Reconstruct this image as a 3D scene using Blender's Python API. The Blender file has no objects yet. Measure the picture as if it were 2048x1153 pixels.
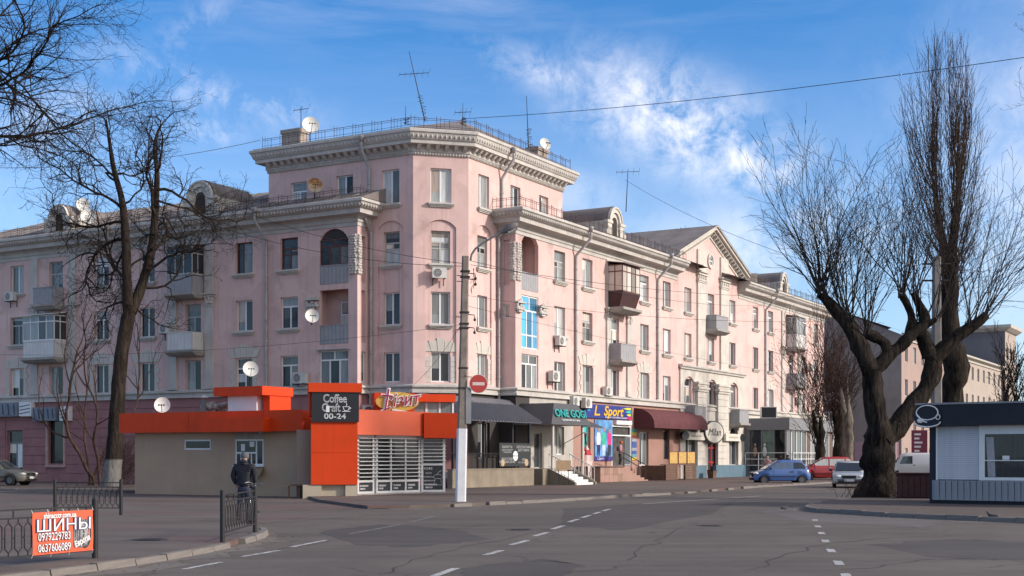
import bpy, bmesh, math, random
from mathutils import Matrix, Vector, noise
R = math.radians
SC = bpy.context.scene
COL = SC.collection

# ------------------------------------------------------------------ camera
FPX, HY, CXP, EYE = 2700.0, 915.0, 1024.0, 1.65      # focal length, horizon row, centre column of the photograph, eye height
cam = bpy.data.cameras.new('camera')
cam.sensor_width = 36.0
cam.lens = 36.0 * FPX / 2048.0
cam.shift_y = (HY - 576.5) / 2048.0
cam.clip_start = 0.5
cam.clip_end = 3000
cam_o = bpy.data.objects.new('camera', cam)
cam_o.location = (0, 0, EYE)
cam_o.rotation_euler = (R(90), 0, 0)
COL.objects.link(cam_o)
SC.camera = cam_o

# ------------------------------------------------------------------ light and sky
SUN_EL, SUN_AZ = R(25), R(105)
SUN_DIR = Vector((math.sin(SUN_AZ) * math.cos(SUN_EL), math.cos(SUN_AZ) * math.cos(SUN_EL), math.sin(SUN_EL)))
sun = bpy.data.lights.new('sun', 'SUN')
sun.energy = 2.0
sun.angle = R(3.5)
sun.color = (1.0, 0.91, 0.83)
sun_o = bpy.data.objects.new('sun', sun)
sun_o.rotation_euler = SUN_DIR.to_track_quat('Z', 'Y').to_euler()
sun_o.location = (60, -10, 60)
COL.objects.link(sun_o)
SC.view_settings.view_transform = 'Standard'
SC.view_settings.look = 'None'
SC.view_settings.gamma = 1.0
SC.view_settings.exposure = 1.08

world = bpy.data.worlds.new('World')
SC.world = world
world.use_nodes = True
wt = world.node_tree
for n in list(wt.nodes):
    wt.nodes.remove(n)


class NT:
    """tiny helper for node trees"""
    def __init__(self, tree):
        self.t = tree

    def n(self, typ, **kw):
        nd = self.t.nodes.new(typ)
        for k, v in kw.items():
            setattr(nd, k, v)
        return nd

    def l(self, a, b):
        self.t.links.new(a, b)

    def val(self, sock, v):
        if isinstance(v, (int, float)):
            sock.default_value = v
        elif isinstance(v, (tuple, list)):
            sock.default_value = v
        else:
            self.l(v, sock)

    def math(self, op, a, b=0.0, c=None, clamp=False):
        nd = self.n('ShaderNodeMath', operation=op, use_clamp=clamp)
        self.val(nd.inputs[0], a)
        self.val(nd.inputs[1], b)
        if c is not None:
            self.val(nd.inputs[2], c)
        return nd.outputs[0]

    def mix(self, f, a, b, mode='MIX'):
        nd = self.n('ShaderNodeMix', data_type='RGBA', blend_type=mode)
        self.val(nd.inputs[0], f)
        self.val(nd.inputs[6], a if not isinstance(a, tuple) else (*a[:3], 1))
        self.val(nd.inputs[7], b if not isinstance(b, tuple) else (*b[:3], 1))
        return nd.outputs[2]

    def noise(self, vec, scale, detail=4, rough=0.55, dist=0.0):
        nd = self.n('ShaderNodeTexNoise')
        if vec is not None:
            self.l(vec, nd.inputs['Vector'])
        nd.inputs['Scale'].default_value = scale
        nd.inputs['Detail'].default_value = detail
        nd.inputs['Roughness'].default_value = rough
        nd.inputs['Distortion'].default_value = dist
        return nd.outputs[0]

    def ramp(self, f, stops):
        nd = self.n('ShaderNodeValToRGB')
        self.l(f, nd.inputs[0])
        e = nd.color_ramp.elements
        while len(e) < len(stops):
            e.new(0.5)
        for i, (p, c) in enumerate(stops):
            e[i].position = p
            e[i].color = (c, c, c, 1) if isinstance(c, (int, float)) else (*c, 1)
        return nd.outputs[0]

    def mapr(self, f, a, b, c, d):
        nd = self.n('ShaderNodeMapRange')
        nd.clamp = True
        self.val(nd.inputs[0], f)
        for i, v in enumerate((a, b, c, d)):
            nd.inputs[i + 1].default_value = v
        return nd.outputs[0]


W = NT(wt)
sky = W.n('ShaderNodeTexSky', sky_type='NISHITA')
sky.sun_disc = False
sky.sun_elevation = SUN_EL
sky.sun_rotation = SUN_AZ
sky.air_density = 1.0
sky.dust_density = 0.6
sky.ozone_density = 3.0
tc = W.n('ShaderNodeTexCoord')
sep = W.n('ShaderNodeSeparateXYZ')
W.l(tc.outputs['Generated'], sep.inputs[0])
dx, dy, dz = sep.outputs
# clouds lie on a high flat layer: direction -> position on that layer
den = W.math('MAXIMUM', dz, 0.03)
lay = W.n('ShaderNodeCombineXYZ')
W.l(W.math('DIVIDE', dx, den), lay.inputs[0])
W.l(W.math('DIVIDE', dy, den), lay.inputs[1])
lay = lay.outputs[0]
warp = W.n('ShaderNodeTexNoise')
W.l(lay, warp.inputs['Vector'])
warp.inputs['Scale'].default_value = 1.3
warp.inputs['Detail'].default_value = 3
vm = W.n('ShaderNodeVectorMath', operation='MULTIPLY_ADD')
W.l(warp.outputs['Color'], vm.inputs[0])
vm.inputs[1].default_value = (0.5, 0.5, 0)
W.l(lay, vm.inputs[2])
layw = vm.outputs[0]
mp = W.n('ShaderNodeMapping')
W.l(layw, mp.inputs[0])
mp.inputs['Rotation'].default_value = (0, 0, R(28))
mp.inputs['Scale'].default_value = (0.8, 1.7, 1)
streak = W.noise(mp.outputs[0], 2.2, 9, 0.62)
broad = W.noise(layw, 0.55, 4, 0.5)
veil = W.math('MULTIPLY', W.mapr(streak, 0.42, 0.75, 0.0, 0.9), W.mapr(broad, 0.36, 0.62, 0.15, 1.0))


def cloud(px, py, rx, ry, ang, amp):
    """a soft bank of cloud centred on a direction, broken up by the streaks"""
    d = Vector(((px - CXP) / FPX, 1.0, (HY - py) / FPX))
    ux = W.math('SUBTRACT', W.math('DIVIDE', dx, W.math('MAXIMUM', dy, 0.05)), d.x)
    uz = W.math('SUBTRACT', W.math('DIVIDE', dz, W.math('MAXIMUM', dy, 0.05)), d.z)
    c, s = math.cos(R(ang)), math.sin(R(ang))
    a = W.math('ADD', W.math('MULTIPLY', ux, c), W.math('MULTIPLY', uz, s))
    b = W.math('SUBTRACT', W.math('MULTIPLY', uz, c), W.math('MULTIPLY', ux, s))
    a = W.math('DIVIDE', a, rx / FPX)
    b = W.math('DIVIDE', b, ry / FPX)
    q = W.math('ADD', W.math('MULTIPLY', a, a), W.math('MULTIPLY', b, b))
    return W.math('MULTIPLY', W.math('EXPONENT', W.math('MULTIPLY', q, -1.0)), amp)


pt = W.n('ShaderNodeVectorMath', operation='SCALE')
W.l(tc.outputs['Generated'], pt.inputs[0])
pt.inputs['Scale'].default_value = 1.0
fine = W.noise(pt.outputs[0], 30.0, 10, 0.66, 0.3)
fine2 = W.noise(pt.outputs[0], 9.0, 6, 0.55, 0.2)
banks = None
for args in [(1370, 250, 215, 85, -26, 1.0), (1490, 320, 100, 55, -20, 1.0), (1110, 150, 150, 42, -18, 0.50), (1230, 230, 120, 60, -20, 0.55),
             (390, 175, 210, 34, -20, 0.50), (560, 220, 80, 40, -10, 0.35), (420, 265, 60, 28, 0, 0.5), (380, 60, 120, 40, 40, 0.30),
             (1560, 470, 320, 90, 10, 0.40), (1100, 390, 160, 60, 0, 0.25), (120, 240, 130, 60, 10, 0.35),
             (2250, 300, 400, 300, 0, 0.3), (-500, 250, 400, 120, -15, 0.5), (2900, 500, 500, 160, 0, 0.6)]:
    c_ = cloud(*args)
    banks = c_ if banks is None else W.math('MAXIMUM', banks, c_)
dens = W.math('ADD', W.math('MULTIPLY', fine, 0.65), W.math('MULTIPLY', fine2, 0.35))
banks = W.math('MULTIPLY', banks, W.mapr(dens, 0.43, 0.60, 0.0, 0.74))
horizon = W.mapr(dz, 0.0, 0.30, 0.30, 0.0)                         # thin white haze low down
glow = W.mapr(W.math('ADD', W.math('MULTIPLY', dx, SUN_DIR.x), W.math('MULTIPLY', dy, SUN_DIR.y)), 0.02, 0.75, 0.0, 0.85)
cover = W.math('MINIMUM', W.math('ADD', W.math('MAXIMUM', banks, W.math('MULTIPLY', veil, W.mapr(dz, 0.28, 0.52, 0.05, 1.0))), W.math('ADD', horizon, glow)), 0.95)  # veil thickens overhead, out of view, added to whiten and lift the fill light
bright = W.mix(1.0, sky.outputs[0], (0.185, 0.41, 0.60), 'MULTIPLY')
SKY_STRENGTH = 0.15
cloud_col = (5.0, 4.7, 4.5)
skyc = W.mix(cover, bright, cloud_col)
bgn = W.n('ShaderNodeBackground')
W.l(skyc, bgn.inputs[0])
bgn.inputs[1].default_value = SKY_STRENGTH
outw = W.n('ShaderNodeOutputWorld')
W.l(bgn.outputs[0], outw.inputs[0])

# ------------------------------------------------------------------ materials
MATS = {}


def M(name, col, rough=0.8, var=0.12, scale=2.0, bump=0.0, metal=0.0, fine=0.0, spec=0.4, streaks=0.0, dirt=None, patch=0.0):
    """procedural paint / plaster / metal: cloudy tone, fine grain, run-off streaks, bump"""
    if name in MATS:
        return MATS[name]
    m = bpy.data.materials.new(name)
    m.use_nodes = True
    T = NT(m.node_tree)
    bs = m.node_tree.nodes['Principled BSDF']
    bs.inputs['Roughness'].default_value = rough
    bs.inputs['Metallic'].default_value = metal
    bs.inputs['Specular IOR Level'].default_value = spec
    tcn = T.n('ShaderNodeTexCoord')
    vec = tcn.outputs['Object']
    c = (*col, 1)
    if var > 0 or fine > 0:
        nz = T.noise(vec, scale, 5, 0.6)
        lo = tuple(max(0, x * (1 - var)) for x in col)
        hi = tuple(min(1, x * (1 + var)) for x in col)
        c = T.mix(T.mapr(nz, 0.3, 0.7, 0, 1), lo, hi)
        if patch > 0:                               # areas painted over at other times
            pz = T.noise(vec, 0.33, 2, 0.35, 0.6)
            c = T.mix(T.math('MULTIPLY', T.mapr(pz, 0.535, 0.555, 0, 1), patch), c, tuple(min(1, x * 1.35) for x in col))
            pz = T.noise(vec, 0.61, 5, 0.6, 0.3)
            c = T.mix(T.math('MULTIPLY', T.mapr(pz, 0.56, 0.70, 0, 1), patch * 2), c, dirt or tuple(x * 0.6 for x in col))
        if streaks > 0:
            mpn = T.n('ShaderNodeMapping')
            T.l(vec, mpn.inputs[0])
            mpn.inputs['Scale'].default_value = (2.6, 2.6, 0.16)
            st = T.noise(mpn.outputs[0], 1.4, 6, 0.65)
            c = T.mix(T.math('MULTIPLY', T.mapr(st, 0.52, 0.74, 0, 1), streaks), c, dirt or tuple(x * 0.55 for x in col))
        if fine > 0:
            fz = T.noise(vec, 38.0, 3, 0.6)
            c = T.mix(T.math('MULTIPLY', T.mapr(fz, 0.35, 0.7, 0, 1), fine), c, tuple(x * 0.55 for x in col))
        T.l(c, bs.inputs['Base Color'])
    else:
        bs.inputs['Base Color'].default_value = c
    if bump > 0:
        b = T.n('ShaderNodeBump')
        b.inputs['Strength'].default_value = bump
        b.inputs['Distance'].default_value = 0.02
        T.l(T.noise(vec, 22.0, 4, 0.6), b.inputs['Height'])
        T.l(b.outputs[0], bs.inputs['Normal'])
    MATS[name] = m
    return m


def glass(name, col, rough=0.06, spec=0.38):
    """window glass seen from outside by day: dark room or curtain behind a mirror-like pane"""
    if name in MATS:
        return MATS[name]
    m = bpy.data.materials.new(name)
    m.use_nodes = True
    T = NT(m.node_tree)
    bs = m.node_tree.nodes['Principled BSDF']
    oi = T.n('ShaderNodeObjectInfo')
    f = T.mapr(oi.outputs['Random'], 0, 1, 0.35, 1.8)
    tcn = T.n('ShaderNodeTexCoord')
    mpn = T.n('ShaderNodeMapping')
    T.l(tcn.outputs['Object'], mpn.inputs[0])
    mpn.inputs['Scale'].default_value = (9, 1, 0.7)
    folds = T.mapr(T.noise(mpn.outputs[0], 1.5, 3, 0.5), 0.3, 0.7, 0.8, 1.2)
    nd = T.n('ShaderNodeVectorMath', operation='SCALE')
    nd.inputs[0].default_value = col
    T.l(T.math('MULTIPLY', f, folds), nd.inputs['Scale'])
    T.l(nd.outputs[0], bs.inputs['Base Color'])
    bs.inputs['Roughness'].default_value = rough
    bs.inputs['Specular IOR Level'].default_value = spec
    b = T.n('ShaderNodeBump')
    b.inputs['Strength'].default_value = 0.12
    b.inputs['Distance'].default_value = 0.02
    T.l(T.noise(tcn.outputs['Object'], 1.6, 2, 0.5), b.inputs['Height'])
    T.l(b.outputs[0], bs.inputs['Normal'])
    MATS[name] = m
    return m


def asphalt(name, col, patch=0.25, crack=0.5, red=None):
    if name in MATS:
        return MATS[name]
    m = bpy.data.materials.new(name)
    m.use_nodes = True
    T = NT(m.node_tree)
    bs = m.node_tree.nodes['Principled BSDF']
    tcn = T.n('ShaderNodeTexCoord')
    v = tcn.outputs['Object']
    big = T.noise(v, 0.16, 5, 0.6, 0.8)
    mid = T.noise(v, 1.1, 5, 0.65)
    grain = T.noise(v, 24, 3, 0.7)
    blot = T.noise(v, 0.42, 6, 0.7, 0.5)
    c = T.mix(T.mapr(big, 0.35, 0.66, 0, 1), tuple(x * (1 - patch) for x in col), tuple(x * (1 + patch) for x in col))
    c = T.mix(T.math('MULTIPLY', T.mapr(blot, 0.50, 0.66, 0, 1), 0.38), c, tuple(x * 0.55 for x in col))
    c = T.mix(T.math('MULTIPLY', T.mapr(blot, 0.50, 0.36, 0, 1), 0.30), c, tuple(x * 1.5 for x in col))
    c = T.mix(T.math('MULTIPLY', T.mapr(mid, 0.42, 0.72, 0, 1), 0.5), c, tuple(x * 0.6 for x in col))
    c = T.mix(T.math('MULTIPLY', T.mapr(grain, 0.35, 0.7, 0, 1), 0.45), c, tuple(x * 1.5 for x in col))
    if red:
        rz = T.noise(v, 0.22, 3, 0.4)
        c = T.mix(T.math('MULTIPLY', T.mapr(rz, 0.52, 0.60, 0, 1), 0.7), c, red)
    # worn streaks along the direction of travel
    mpn = T.n('ShaderNodeMapping')
    T.l(v, mpn.inputs[0])
    mpn.inputs['Rotation'].default_value = (0, 0, R(-60))
    mpn.inputs['Scale'].default_value = (0.05, 0.7, 1)
    tr = T.noise(mpn.outputs[0], 1.6, 4, 0.55)
    c = T.mix(T.math('MULTIPLY', T.mapr(tr, 0.44, 0.62, 0, 1), 0.42), c, tuple(x * 1.5 for x in col))
    # cracks
    wv = T.n('ShaderNodeVectorMath', operation='MULTIPLY_ADD')
    wn = T.n('ShaderNodeTexNoise')
    T.l(v, wn.inputs['Vector'])
    wn.inputs['Scale'].default_value = 0.8
    wn.inputs['Detail'].default_value = 5
    T.l(wn.outputs['Color'], wv.inputs[0])
    wv.inputs[1].default_value = (1.6, 1.6, 0)
    T.l(v, wv.inputs[2])
    vo = T.n('ShaderNodeTexVoronoi', feature='DISTANCE_TO_EDGE')
    T.l(wv.outputs[0], vo.inputs['Vector'])
    vo.inputs['Scale'].default_value = 0.24
    line = T.mapr(vo.outputs['Distance'], 0.0, 0.012, 1, 0)
    gate = T.mapr(T.noise(v, 0.35, 3, 0.5), 0.5, 0.58, 0, 1)
    c = T.mix(T.math('MULTIPLY', T.math('MULTIPLY', line, gate), crack), c, tuple(x * 0.3 for x in col))
    T.l(c, bs.inputs['Base Color'])
    bs.inputs['Roughness'].default_value = 0.82
    bs.inputs['Specular IOR Level'].default_value = 0.35
    b = T.n('ShaderNodeBump')
    b.inputs['Strength'].default_value = 0.35
    b.inputs['Distance'].default_value = 0.02
    T.l(T.math('ADD', T.math('MULTIPLY', grain, 0.5), T.math('MULTIPLY', mid, 1.0)), b.inputs['Height'])
    T.l(b.outputs[0], bs.inputs['Normal'])
    MATS[name] = m
    return m


def worn_paint(name, col, under, wear=0.5):
    """road paint worn through in patches"""
    if name in MATS:
        return MATS[name]
    m = bpy.data.materials.new(name)
    m.use_nodes = True
    T = NT(m.node_tree)
    bs = m.node_tree.nodes['Principled BSDF']
    tcn = T.n('ShaderNodeTexCoord')
    nz = T.noise(tcn.outputs['Object'], 7.0, 6, 0.7)
    c = T.mix(T.mapr(nz, wear - 0.08, wear + 0.10, 0, 1), col, under)
    T.l(c, bs.inputs['Base Color'])
    bs.inputs['Roughness'].default_value = 0.75
    MATS[name] = m
    return m


def bark(name, dark, light, whitewash=None):
    if name in MATS:
        return MATS[name]
    m = bpy.data.materials.new(name)
    m.use_nodes = True
    T = NT(m.node_tree)
    bs = m.node_tree.nodes['Principled BSDF']
    tcn = T.n('ShaderNodeTexCoord')
    mpn = T.n('ShaderNodeMapping')
    T.l(tcn.outputs['Object'], mpn.inputs[0])
    mpn.inputs['Scale'].default_value = (4.6, 4.6, 0.8)
    nz = T.noise(mpn.outputs[0], 1.3, 6, 0.65, 1.0)
    f = T.mapr(nz, 0.35, 0.68, 0, 1)
    c = T.mix(f, dark, light)
    if whitewash:
        zz = T.n('ShaderNodeSeparateXYZ')
        T.l(tcn.outputs['Object'], zz.inputs[0])
        edge = T.math('ADD', zz.outputs[2], T.math('MULTIPLY', nz, 0.25))
        up = T.mapr(edge, whitewash - 0.05, whitewash + 0.05, 1, 0)
        c = T.mix(T.math('MULTIPLY', up, T.mapr(nz, 0.30, 0.5, 0.25, 1.0)), c, (0.21, 0.20, 0.185))
    T.l(c, bs.inputs['Base Color'])
    bs.inputs['Roughness'].default_value = 0.95
    bs.inputs['Specular IOR Level'].default_value = 0.1
    b = T.n('ShaderNodeBump')
    b.inputs['Strength'].default_value = 1.0
    b.inputs['Distance'].default_value = 0.14
    T.l(nz, b.inputs['Height'])
    T.l(b.outputs[0], bs.inputs['Normal'])
    MATS[name] = m
    return m


# ------------------------------------------------------------------ objects
WM = {}                                                    # world matrices as built (nothing is evaluated while the script runs)
I4 = Matrix.Identity(4)


def link(o, parent=None, mw=I4):
    COL.objects.link(o)
    WM[o.name] = mw.copy()
    if parent is not None:
        o.parent = parent
        o.matrix_parent_inverse = WM[parent.name].inverted()
    o.matrix_basis = mw
    return o


def tag(o, label=None, cat=None, group=None, kind=None):
    if label:
        o['label'] = label
    if cat:
        o['category'] = cat
    if group:
        o['group'] = group
    if kind:
        o['kind'] = kind
    return o


def thing(name, label, cat, mw=I4, group=None):
    o = bpy.data.objects.new(name, None)
    o.empty_display_size = 0.3
    link(o, None, mw)
    return tag(o, label, cat, group)


def mesh_obj(name, me, mats, parent=None, mw=I4):
    o = bpy.data.objects.new(name, me)
    if mats is not None and len(me.materials) == 0:
        for m in (mats if isinstance(mats, (list, tuple)) else [mats]):
            me.materials.append(m)
    return link(o, parent, mw)


def inst(name, me, mat, parent, mw):
    """another object on shared mesh data, with a material of its own if asked"""
    o = bpy.data.objects.new(name, me)
    if mat is not None:
        if len(me.materials) == 0:
            me.materials.append(mat)
        if me.materials[0] is not mat:
            o.material_slots[0].link = 'OBJECT'
            o.material_slots[0].material = mat
    return link(o, parent, mw)


def copy_tree(src, mw, label=None, group=None):
    base = WM[src.name].inverted()

    def rec(o, par):
        c = o.copy()
        COL.objects.link(c)
        m = mw @ base @ WM[o.name]
        WM[c.name] = m
        c.parent = par
        if par is not None:
            c.matrix_parent_inverse = WM[par.name].inverted()
        c.matrix_basis = m
        for ch in [x for x in KIDS.get(o.name, [])]:
            rec(ch, c)
        return c
    KIDS = {}
    for o in list(COL.objects):
        if o.parent:
            KIDS.setdefault(o.parent.name, []).append(o)
    r = rec(src, None)
    tag(r, label, None, group)
    return r


class MB:
    """collects faces; build() links them as one mesh object"""
    def __init__(self):
        self.v, self.f, self.mi, self.sm = [], [], [], []

    def face(self, pts, mi=0, smooth=False):
        b = len(self.v)
        self.v.extend([tuple(p) for p in pts])
        self.f.append(tuple(range(b, b + len(pts))))
        self.mi.append(mi)
        self.sm.append(smooth)

    def grid(self, rows, mi=0, smooth=True, close=False):
        b = len(self.v)
        n = len(rows[0])
        for r in rows:
            self.v.extend([tuple(p) for p in r])
        for i in range(len(rows) - 1):
            for j in range(n if close else n - 1):
                k = (j + 1) % n
                self.f.append((b + i * n + j, b + i * n + k, b + (i + 1) * n + k, b + (i + 1) * n + j))
                self.mi.append(mi)
                self.sm.append(smooth)

    def box(self, x0, x1, y0, y1, z0, z1, mi=0):
        p = [(x0, y0, z0), (x1, y0, z0), (x1, y1, z0), (x0, y1, z0), (x0, y0, z1), (x1, y0, z1), (x1, y1, z1), (x0, y1, z1)]
        b = len(self.v)
        self.v.extend(p)
        for q in ((3, 2, 1, 0), (4, 5, 6, 7), (0, 1, 5, 4), (1, 2, 6, 5), (2, 3, 7, 6), (3, 0, 4, 7)):
            self.f.append(tuple(b + i for i in q))
            self.mi.append(mi)
            self.sm.append(False)

    def hull8(self, lo, hi, mi=0):
        """lo, hi: four points each, counter-clockwise seen from above"""
        b = len(self.v)
        self.v.extend([tuple(p) for p in lo] + [tuple(p) for p in hi])
        for q in ((3, 2, 1, 0), (4, 5, 6, 7), (0, 1, 5, 4), (1, 2, 6, 5), (2, 3, 7, 6), (3, 0, 4, 7)):
            self.f.append(tuple(b + i for i in q))
            self.mi.append(mi)
            self.sm.append(False)

    def prism(self, poly, y0, y1, mi=0):
        """polygon in x,z (counter-clockwise seen from -y), extruded from y0 (front) to y1"""
        a = [(x, y0, z) for x, z in poly]
        c = [(x, y1, z) for x, z in poly]
        self.face(a, mi)
        self.face(c[::-1], mi)
        n = len(poly)
        for i in range(n):
            j = (i + 1) % n
            self.face([a[j], a[i], c[i], c[j]], mi)

    def slab(self, poly, z0, z1, mi=0):
        """polygon in x,y (counter-clockwise), z0..z1"""
        a = [(x, y, z0) for x, y in poly]
        c = [(x, y, z1) for x, y in poly]
        self.face(a[::-1], mi)
        self.face(c, mi)
        n = len(poly)
        for i in range(n):
            j = (i + 1) % n
            self.face([a[i], a[j], c[j], c[i]], mi)

    def tube(self, pts, rad, k=6, mi=0, caps=True, smooth=True):
        pts = [Vector(p) for p in pts]
        rs = rad if isinstance(rad, (list, tuple)) else [rad] * len(pts)
        rows = []
        a = None
        for i, p in enumerate(pts):
            d = (pts[min(i + 1, len(pts) - 1)] - pts[max(i - 1, 0)])
            d = d.normalized() if d.length > 1e-9 else Vector((0, 0, 1))
            a = a - d * a.dot(d) if a is not None else d.cross(Vector((0.13, 0.31, 0.94)))
            if a.length < 0.05:
                a = d.cross(Vector((1, 0, 0)))
            a.normalize()
            c = d.cross(a)
            rows.append([p + (a * math.cos(t) + c * math.sin(t)) * rs[i] for t in [2 * math.pi * j / k for j in range(k)]])
        self.grid(rows, mi, smooth, True)
        if caps:
            self.face(rows[0][::-1], mi)
            self.face(rows[-1], mi)

    def disc(self, c, nrm, r, k=20, mi=0, thick=0.0):
        c, nrm = Vector(c), Vector(nrm).normalized()
        a = nrm.cross(Vector((0, 0, 1)))
        if a.length < 0.1:
            a = nrm.cross(Vector((1, 0, 0)))
        a.normalize()
        e = nrm.cross(a)
        ring = [c + (a * math.cos(2 * math.pi * j / k) + e * math.sin(2 * math.pi * j / k)) * r for j in range(k)]
        self.face(ring, mi)
        if thick:
            ring2 = [p - nrm * thick for p in ring]
            self.face(ring2[::-1], mi)
            self.grid([ring, ring2], mi, True, True)

    def ball(self, c, rx, ry, rz, n=5, k=8, mi=0):
        rows = []
        for i in range(n + 1):
            t = math.pi * i / n
            rows.append([(c[0] + rx * math.sin(t) * math.cos(2 * math.pi * j / k), c[1] + ry * math.sin(t) * math.sin(2 * math.pi * j / k), c[2] + rz * math.cos(t)) for j in range(k)])
        self.grid(rows, mi, True, True)

    def lathe(self, prof, c=(0, 0), k=16, mi=0):
        """prof: (radius, z) list, about a vertical axis"""
        rows = [[(c[0] + r * math.cos(2 * math.pi * j / k), c[1] + r * math.sin(2 * math.pi * j / k), z) for j in range(k)] for r, z in prof]
        self.grid(rows, mi, True, True)

    def mesh(self, name='mesh'):
        me = bpy.data.meshes.new(name)
        me.from_pydata(self.v, [], self.f)
        me.polygons.foreach_set('material_index', self.mi)
        me.polygons.foreach_set('use_smooth', self.sm)
        me.update()
        return me

    def build(self, name, mats, parent=None, mw=I4):
        return mesh_obj(name, self.mesh(name), mats, parent, mw)


# ------------------------------------------------------------------ measuring: photograph pixel -> point in the place
def G(px, py, z=0.0):
    """point of the level ground (height z) that the photograph shows at a pixel"""
    y = (EYE - z) * FPX / (py - HY)
    return Vector(((px - CXP) / FPX * y, y, z))


def P(px, py, y):
    return Vector(((px - CXP) / FPX * y, y, EYE + (HY - py) / FPX * y))


class Frame:
    """a facade: origin, direction to the right along it; local x along, -y outwards, z up"""
    def __init__(self, o, ang):
        self.o = Vector((o[0], o[1], 0))
        self.a = R(ang)
        self.d = Vector((math.cos(self.a), math.sin(self.a), 0))
        self.n = Vector((math.sin(self.a), -math.cos(self.a), 0))

    def pt(self, s, t=0.0, z=0.0):
        q = self.o + self.d * s + self.n * t
        return Vector((q.x, q.y, z))

    def m(self, s=0.0, t=0.0, z=0.0, extra=0.0):
        return Matrix.Translation(self.pt(s, t, z)) @ Matrix.Rotation(self.a + extra, 4, 'Z')

    def s(self, px, t=0.0):
        k = (px - CXP) / FPX
        q = self.o + self.n * t
        return (k * q.y - q.x) / (self.d.x - k * self.d.y)

    def z(self, px, py, t=0.0):
        y = self.pt(self.s(px, t), t).y
        return EYE + (HY - py) / FPX * y


def offset_path(path, t):
    """plan polyline moved outwards (to its right-hand side) by t, mitred"""
    out = []
    n = len(path)
    for i in range(n):
        p = Vector(path[i][:2])
        nr = []
        for a, b in ((i - 1, i), (i, i + 1)):
            if 0 <= a and b < n:
                d = (Vector(path[b][:2]) - Vector(path[a][:2])).normalized()
                nr.append(Vector((d.y, -d.x)))
        if len(nr) == 1:
            out.append(p + nr[0] * t)
        else:
            m = (nr[0] + nr[1]).normalized()
            out.append(p + m * (t / max(0.25, m.dot(nr[0]))))
    return out


def sweep(mb, path, prof, mi=0, ends=True):
    """moulding: profile of (outward, z) swept along a plan polyline"""
    rows = []
    for t, z in prof:
        rows.append([(q.x, q.y, z) for q in offset_path(path, t)])
    for i in range(len(rows) - 1):
        for j in range(len(path) - 1):
            mb.face([rows[i][j], rows[i][j + 1], rows[i + 1][j + 1], rows[i + 1][j]], mi)
    if ends:
        mb.face([r[0] for r in rows][::-1], mi)
        mb.face([r[-1] for r in rows], mi)


def text_mesh(body, size, depth=0.01, shear=0.0, align='CENTER', spacing=1.0, xs=1.0, offset=0.0):
    cu = bpy.data.curves.new('lettering', 'FONT')
    cu.body = body
    cu.size = size
    cu.extrude = depth / 2
    cu.shear = shear
    cu.align_x = align
    cu.align_y = 'CENTER'
    cu.space_character = spacing
    cu.offset = offset
    cu.resolution_u = 3
    ob = bpy.data.objects.new('lettering_source', cu)
    COL.objects.link(ob)
    dg = bpy.context.evaluated_depsgraph_get()
    me = bpy.data.meshes.new_from_object(ob.evaluated_get(dg))
    bpy.data.objects.remove(ob)
    bpy.data.curves.remove(cu)
    me.materials.clear()
    me.transform(Matrix.Rotation(R(90), 4, 'X') @ Matrix.Diagonal((xs, 1, 1, 1)))
    return me


def lettering(parent, body, size, mw, mat, depth=0.01, name='lettering', **kw):
    me = text_mesh(body, size, depth, **kw)
    return mesh_obj(name, me, mat, parent, mw)


T3 = Matrix.Translation


def at(x=0, y=0, z=0):
    return Matrix.Translation((x, y, z))


# base colours
PINK = M('pink_plaster', (0.635, 0.445, 0.405), 0.92, 0.10, 0.45, 0.3, patch=0.26, streaks=0.5, dirt=(0.33, 0.23, 0.21), fine=0.10)
ROSE = M('rose_plaster', (0.33, 0.155, 0.15), 0.92, 0.14, 0.9, 0.3, streaks=0.3, fine=0.12)
BROWNROSE = M('brown_rose_cladding', (0.36, 0.205, 0.165), 0.8, 0.10, 0.7, 0.15, streaks=0.15)
STONE = M('cream_stone', (0.56, 0.52, 0.46), 0.92, 0.12, 1.2, 0.35, streaks=0.4, dirt=(0.30, 0.27, 0.24), fine=0.10)
TRIM = M('grey_stone_trim', (0.50, 0.47, 0.43), 0.92, 0.14, 1.0, 0.35, streaks=0.45, dirt=(0.25, 0.225, 0.20), fine=0.12)
WHITEW = M('white_paint', (0.70, 0.69, 0.67), 0.45, 0.05, 2.0, streaks=0.15, dirt=(0.45, 0.43, 0.40))
PVC = M('white_window_frame', (0.74, 0.74, 0.73), 0.4, 0.04, 3.0)
OLDFRAME = M('old_grey_window_frame', (0.42, 0.41, 0.38), 0.7, 0.12, 5.0)
BROWNFRAME = M('brown_window_frame', (0.115, 0.045, 0.03), 0.6, 0.15, 4.0)
ROOF = M('grey_asbestos_roof', (0.20, 0.172, 0.158), 0.9, 0.25, 0.8, 0.4, streaks=0.5, fine=0.2)
ZINC = M('zinc_grey', (0.25, 0.25, 0.255), 0.5, 0.18, 1.5, metal=0.25, streaks=0.3)
DOWNPIPE = M('galvanised_pipe', (0.36, 0.345, 0.34), 0.55, 0.2, 1.5, metal=0.2, streaks=0.4)
IRON = M('black_iron', (0.018, 0.017, 0.018), 0.55, 0.2, 6.0)
RAIL = M('rusty_rail', (0.07, 0.045, 0.045), 0.8, 0.3, 4.0)
BALC = M('grey_balcony_sheet', (0.29, 0.29, 0.30), 0.7, 0.10, 1.6, streaks=0.25)
CONCRETE = M('concrete', (0.34, 0.32, 0.295), 0.95, 0.16, 2.0, 0.4, fine=0.2, streaks=0.3)
G_DARK = glass('glass_dark_room', (0.030, 0.034, 0.040))
G_MID = glass('glass_net_curtain', (0.16, 0.175, 0.175))
G_LIGHT = glass('glass_light_curtain', (0.42, 0.43, 0.42))
G_TAN = glass('glass_tan_curtain', (0.50, 0.42, 0.36))
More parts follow.
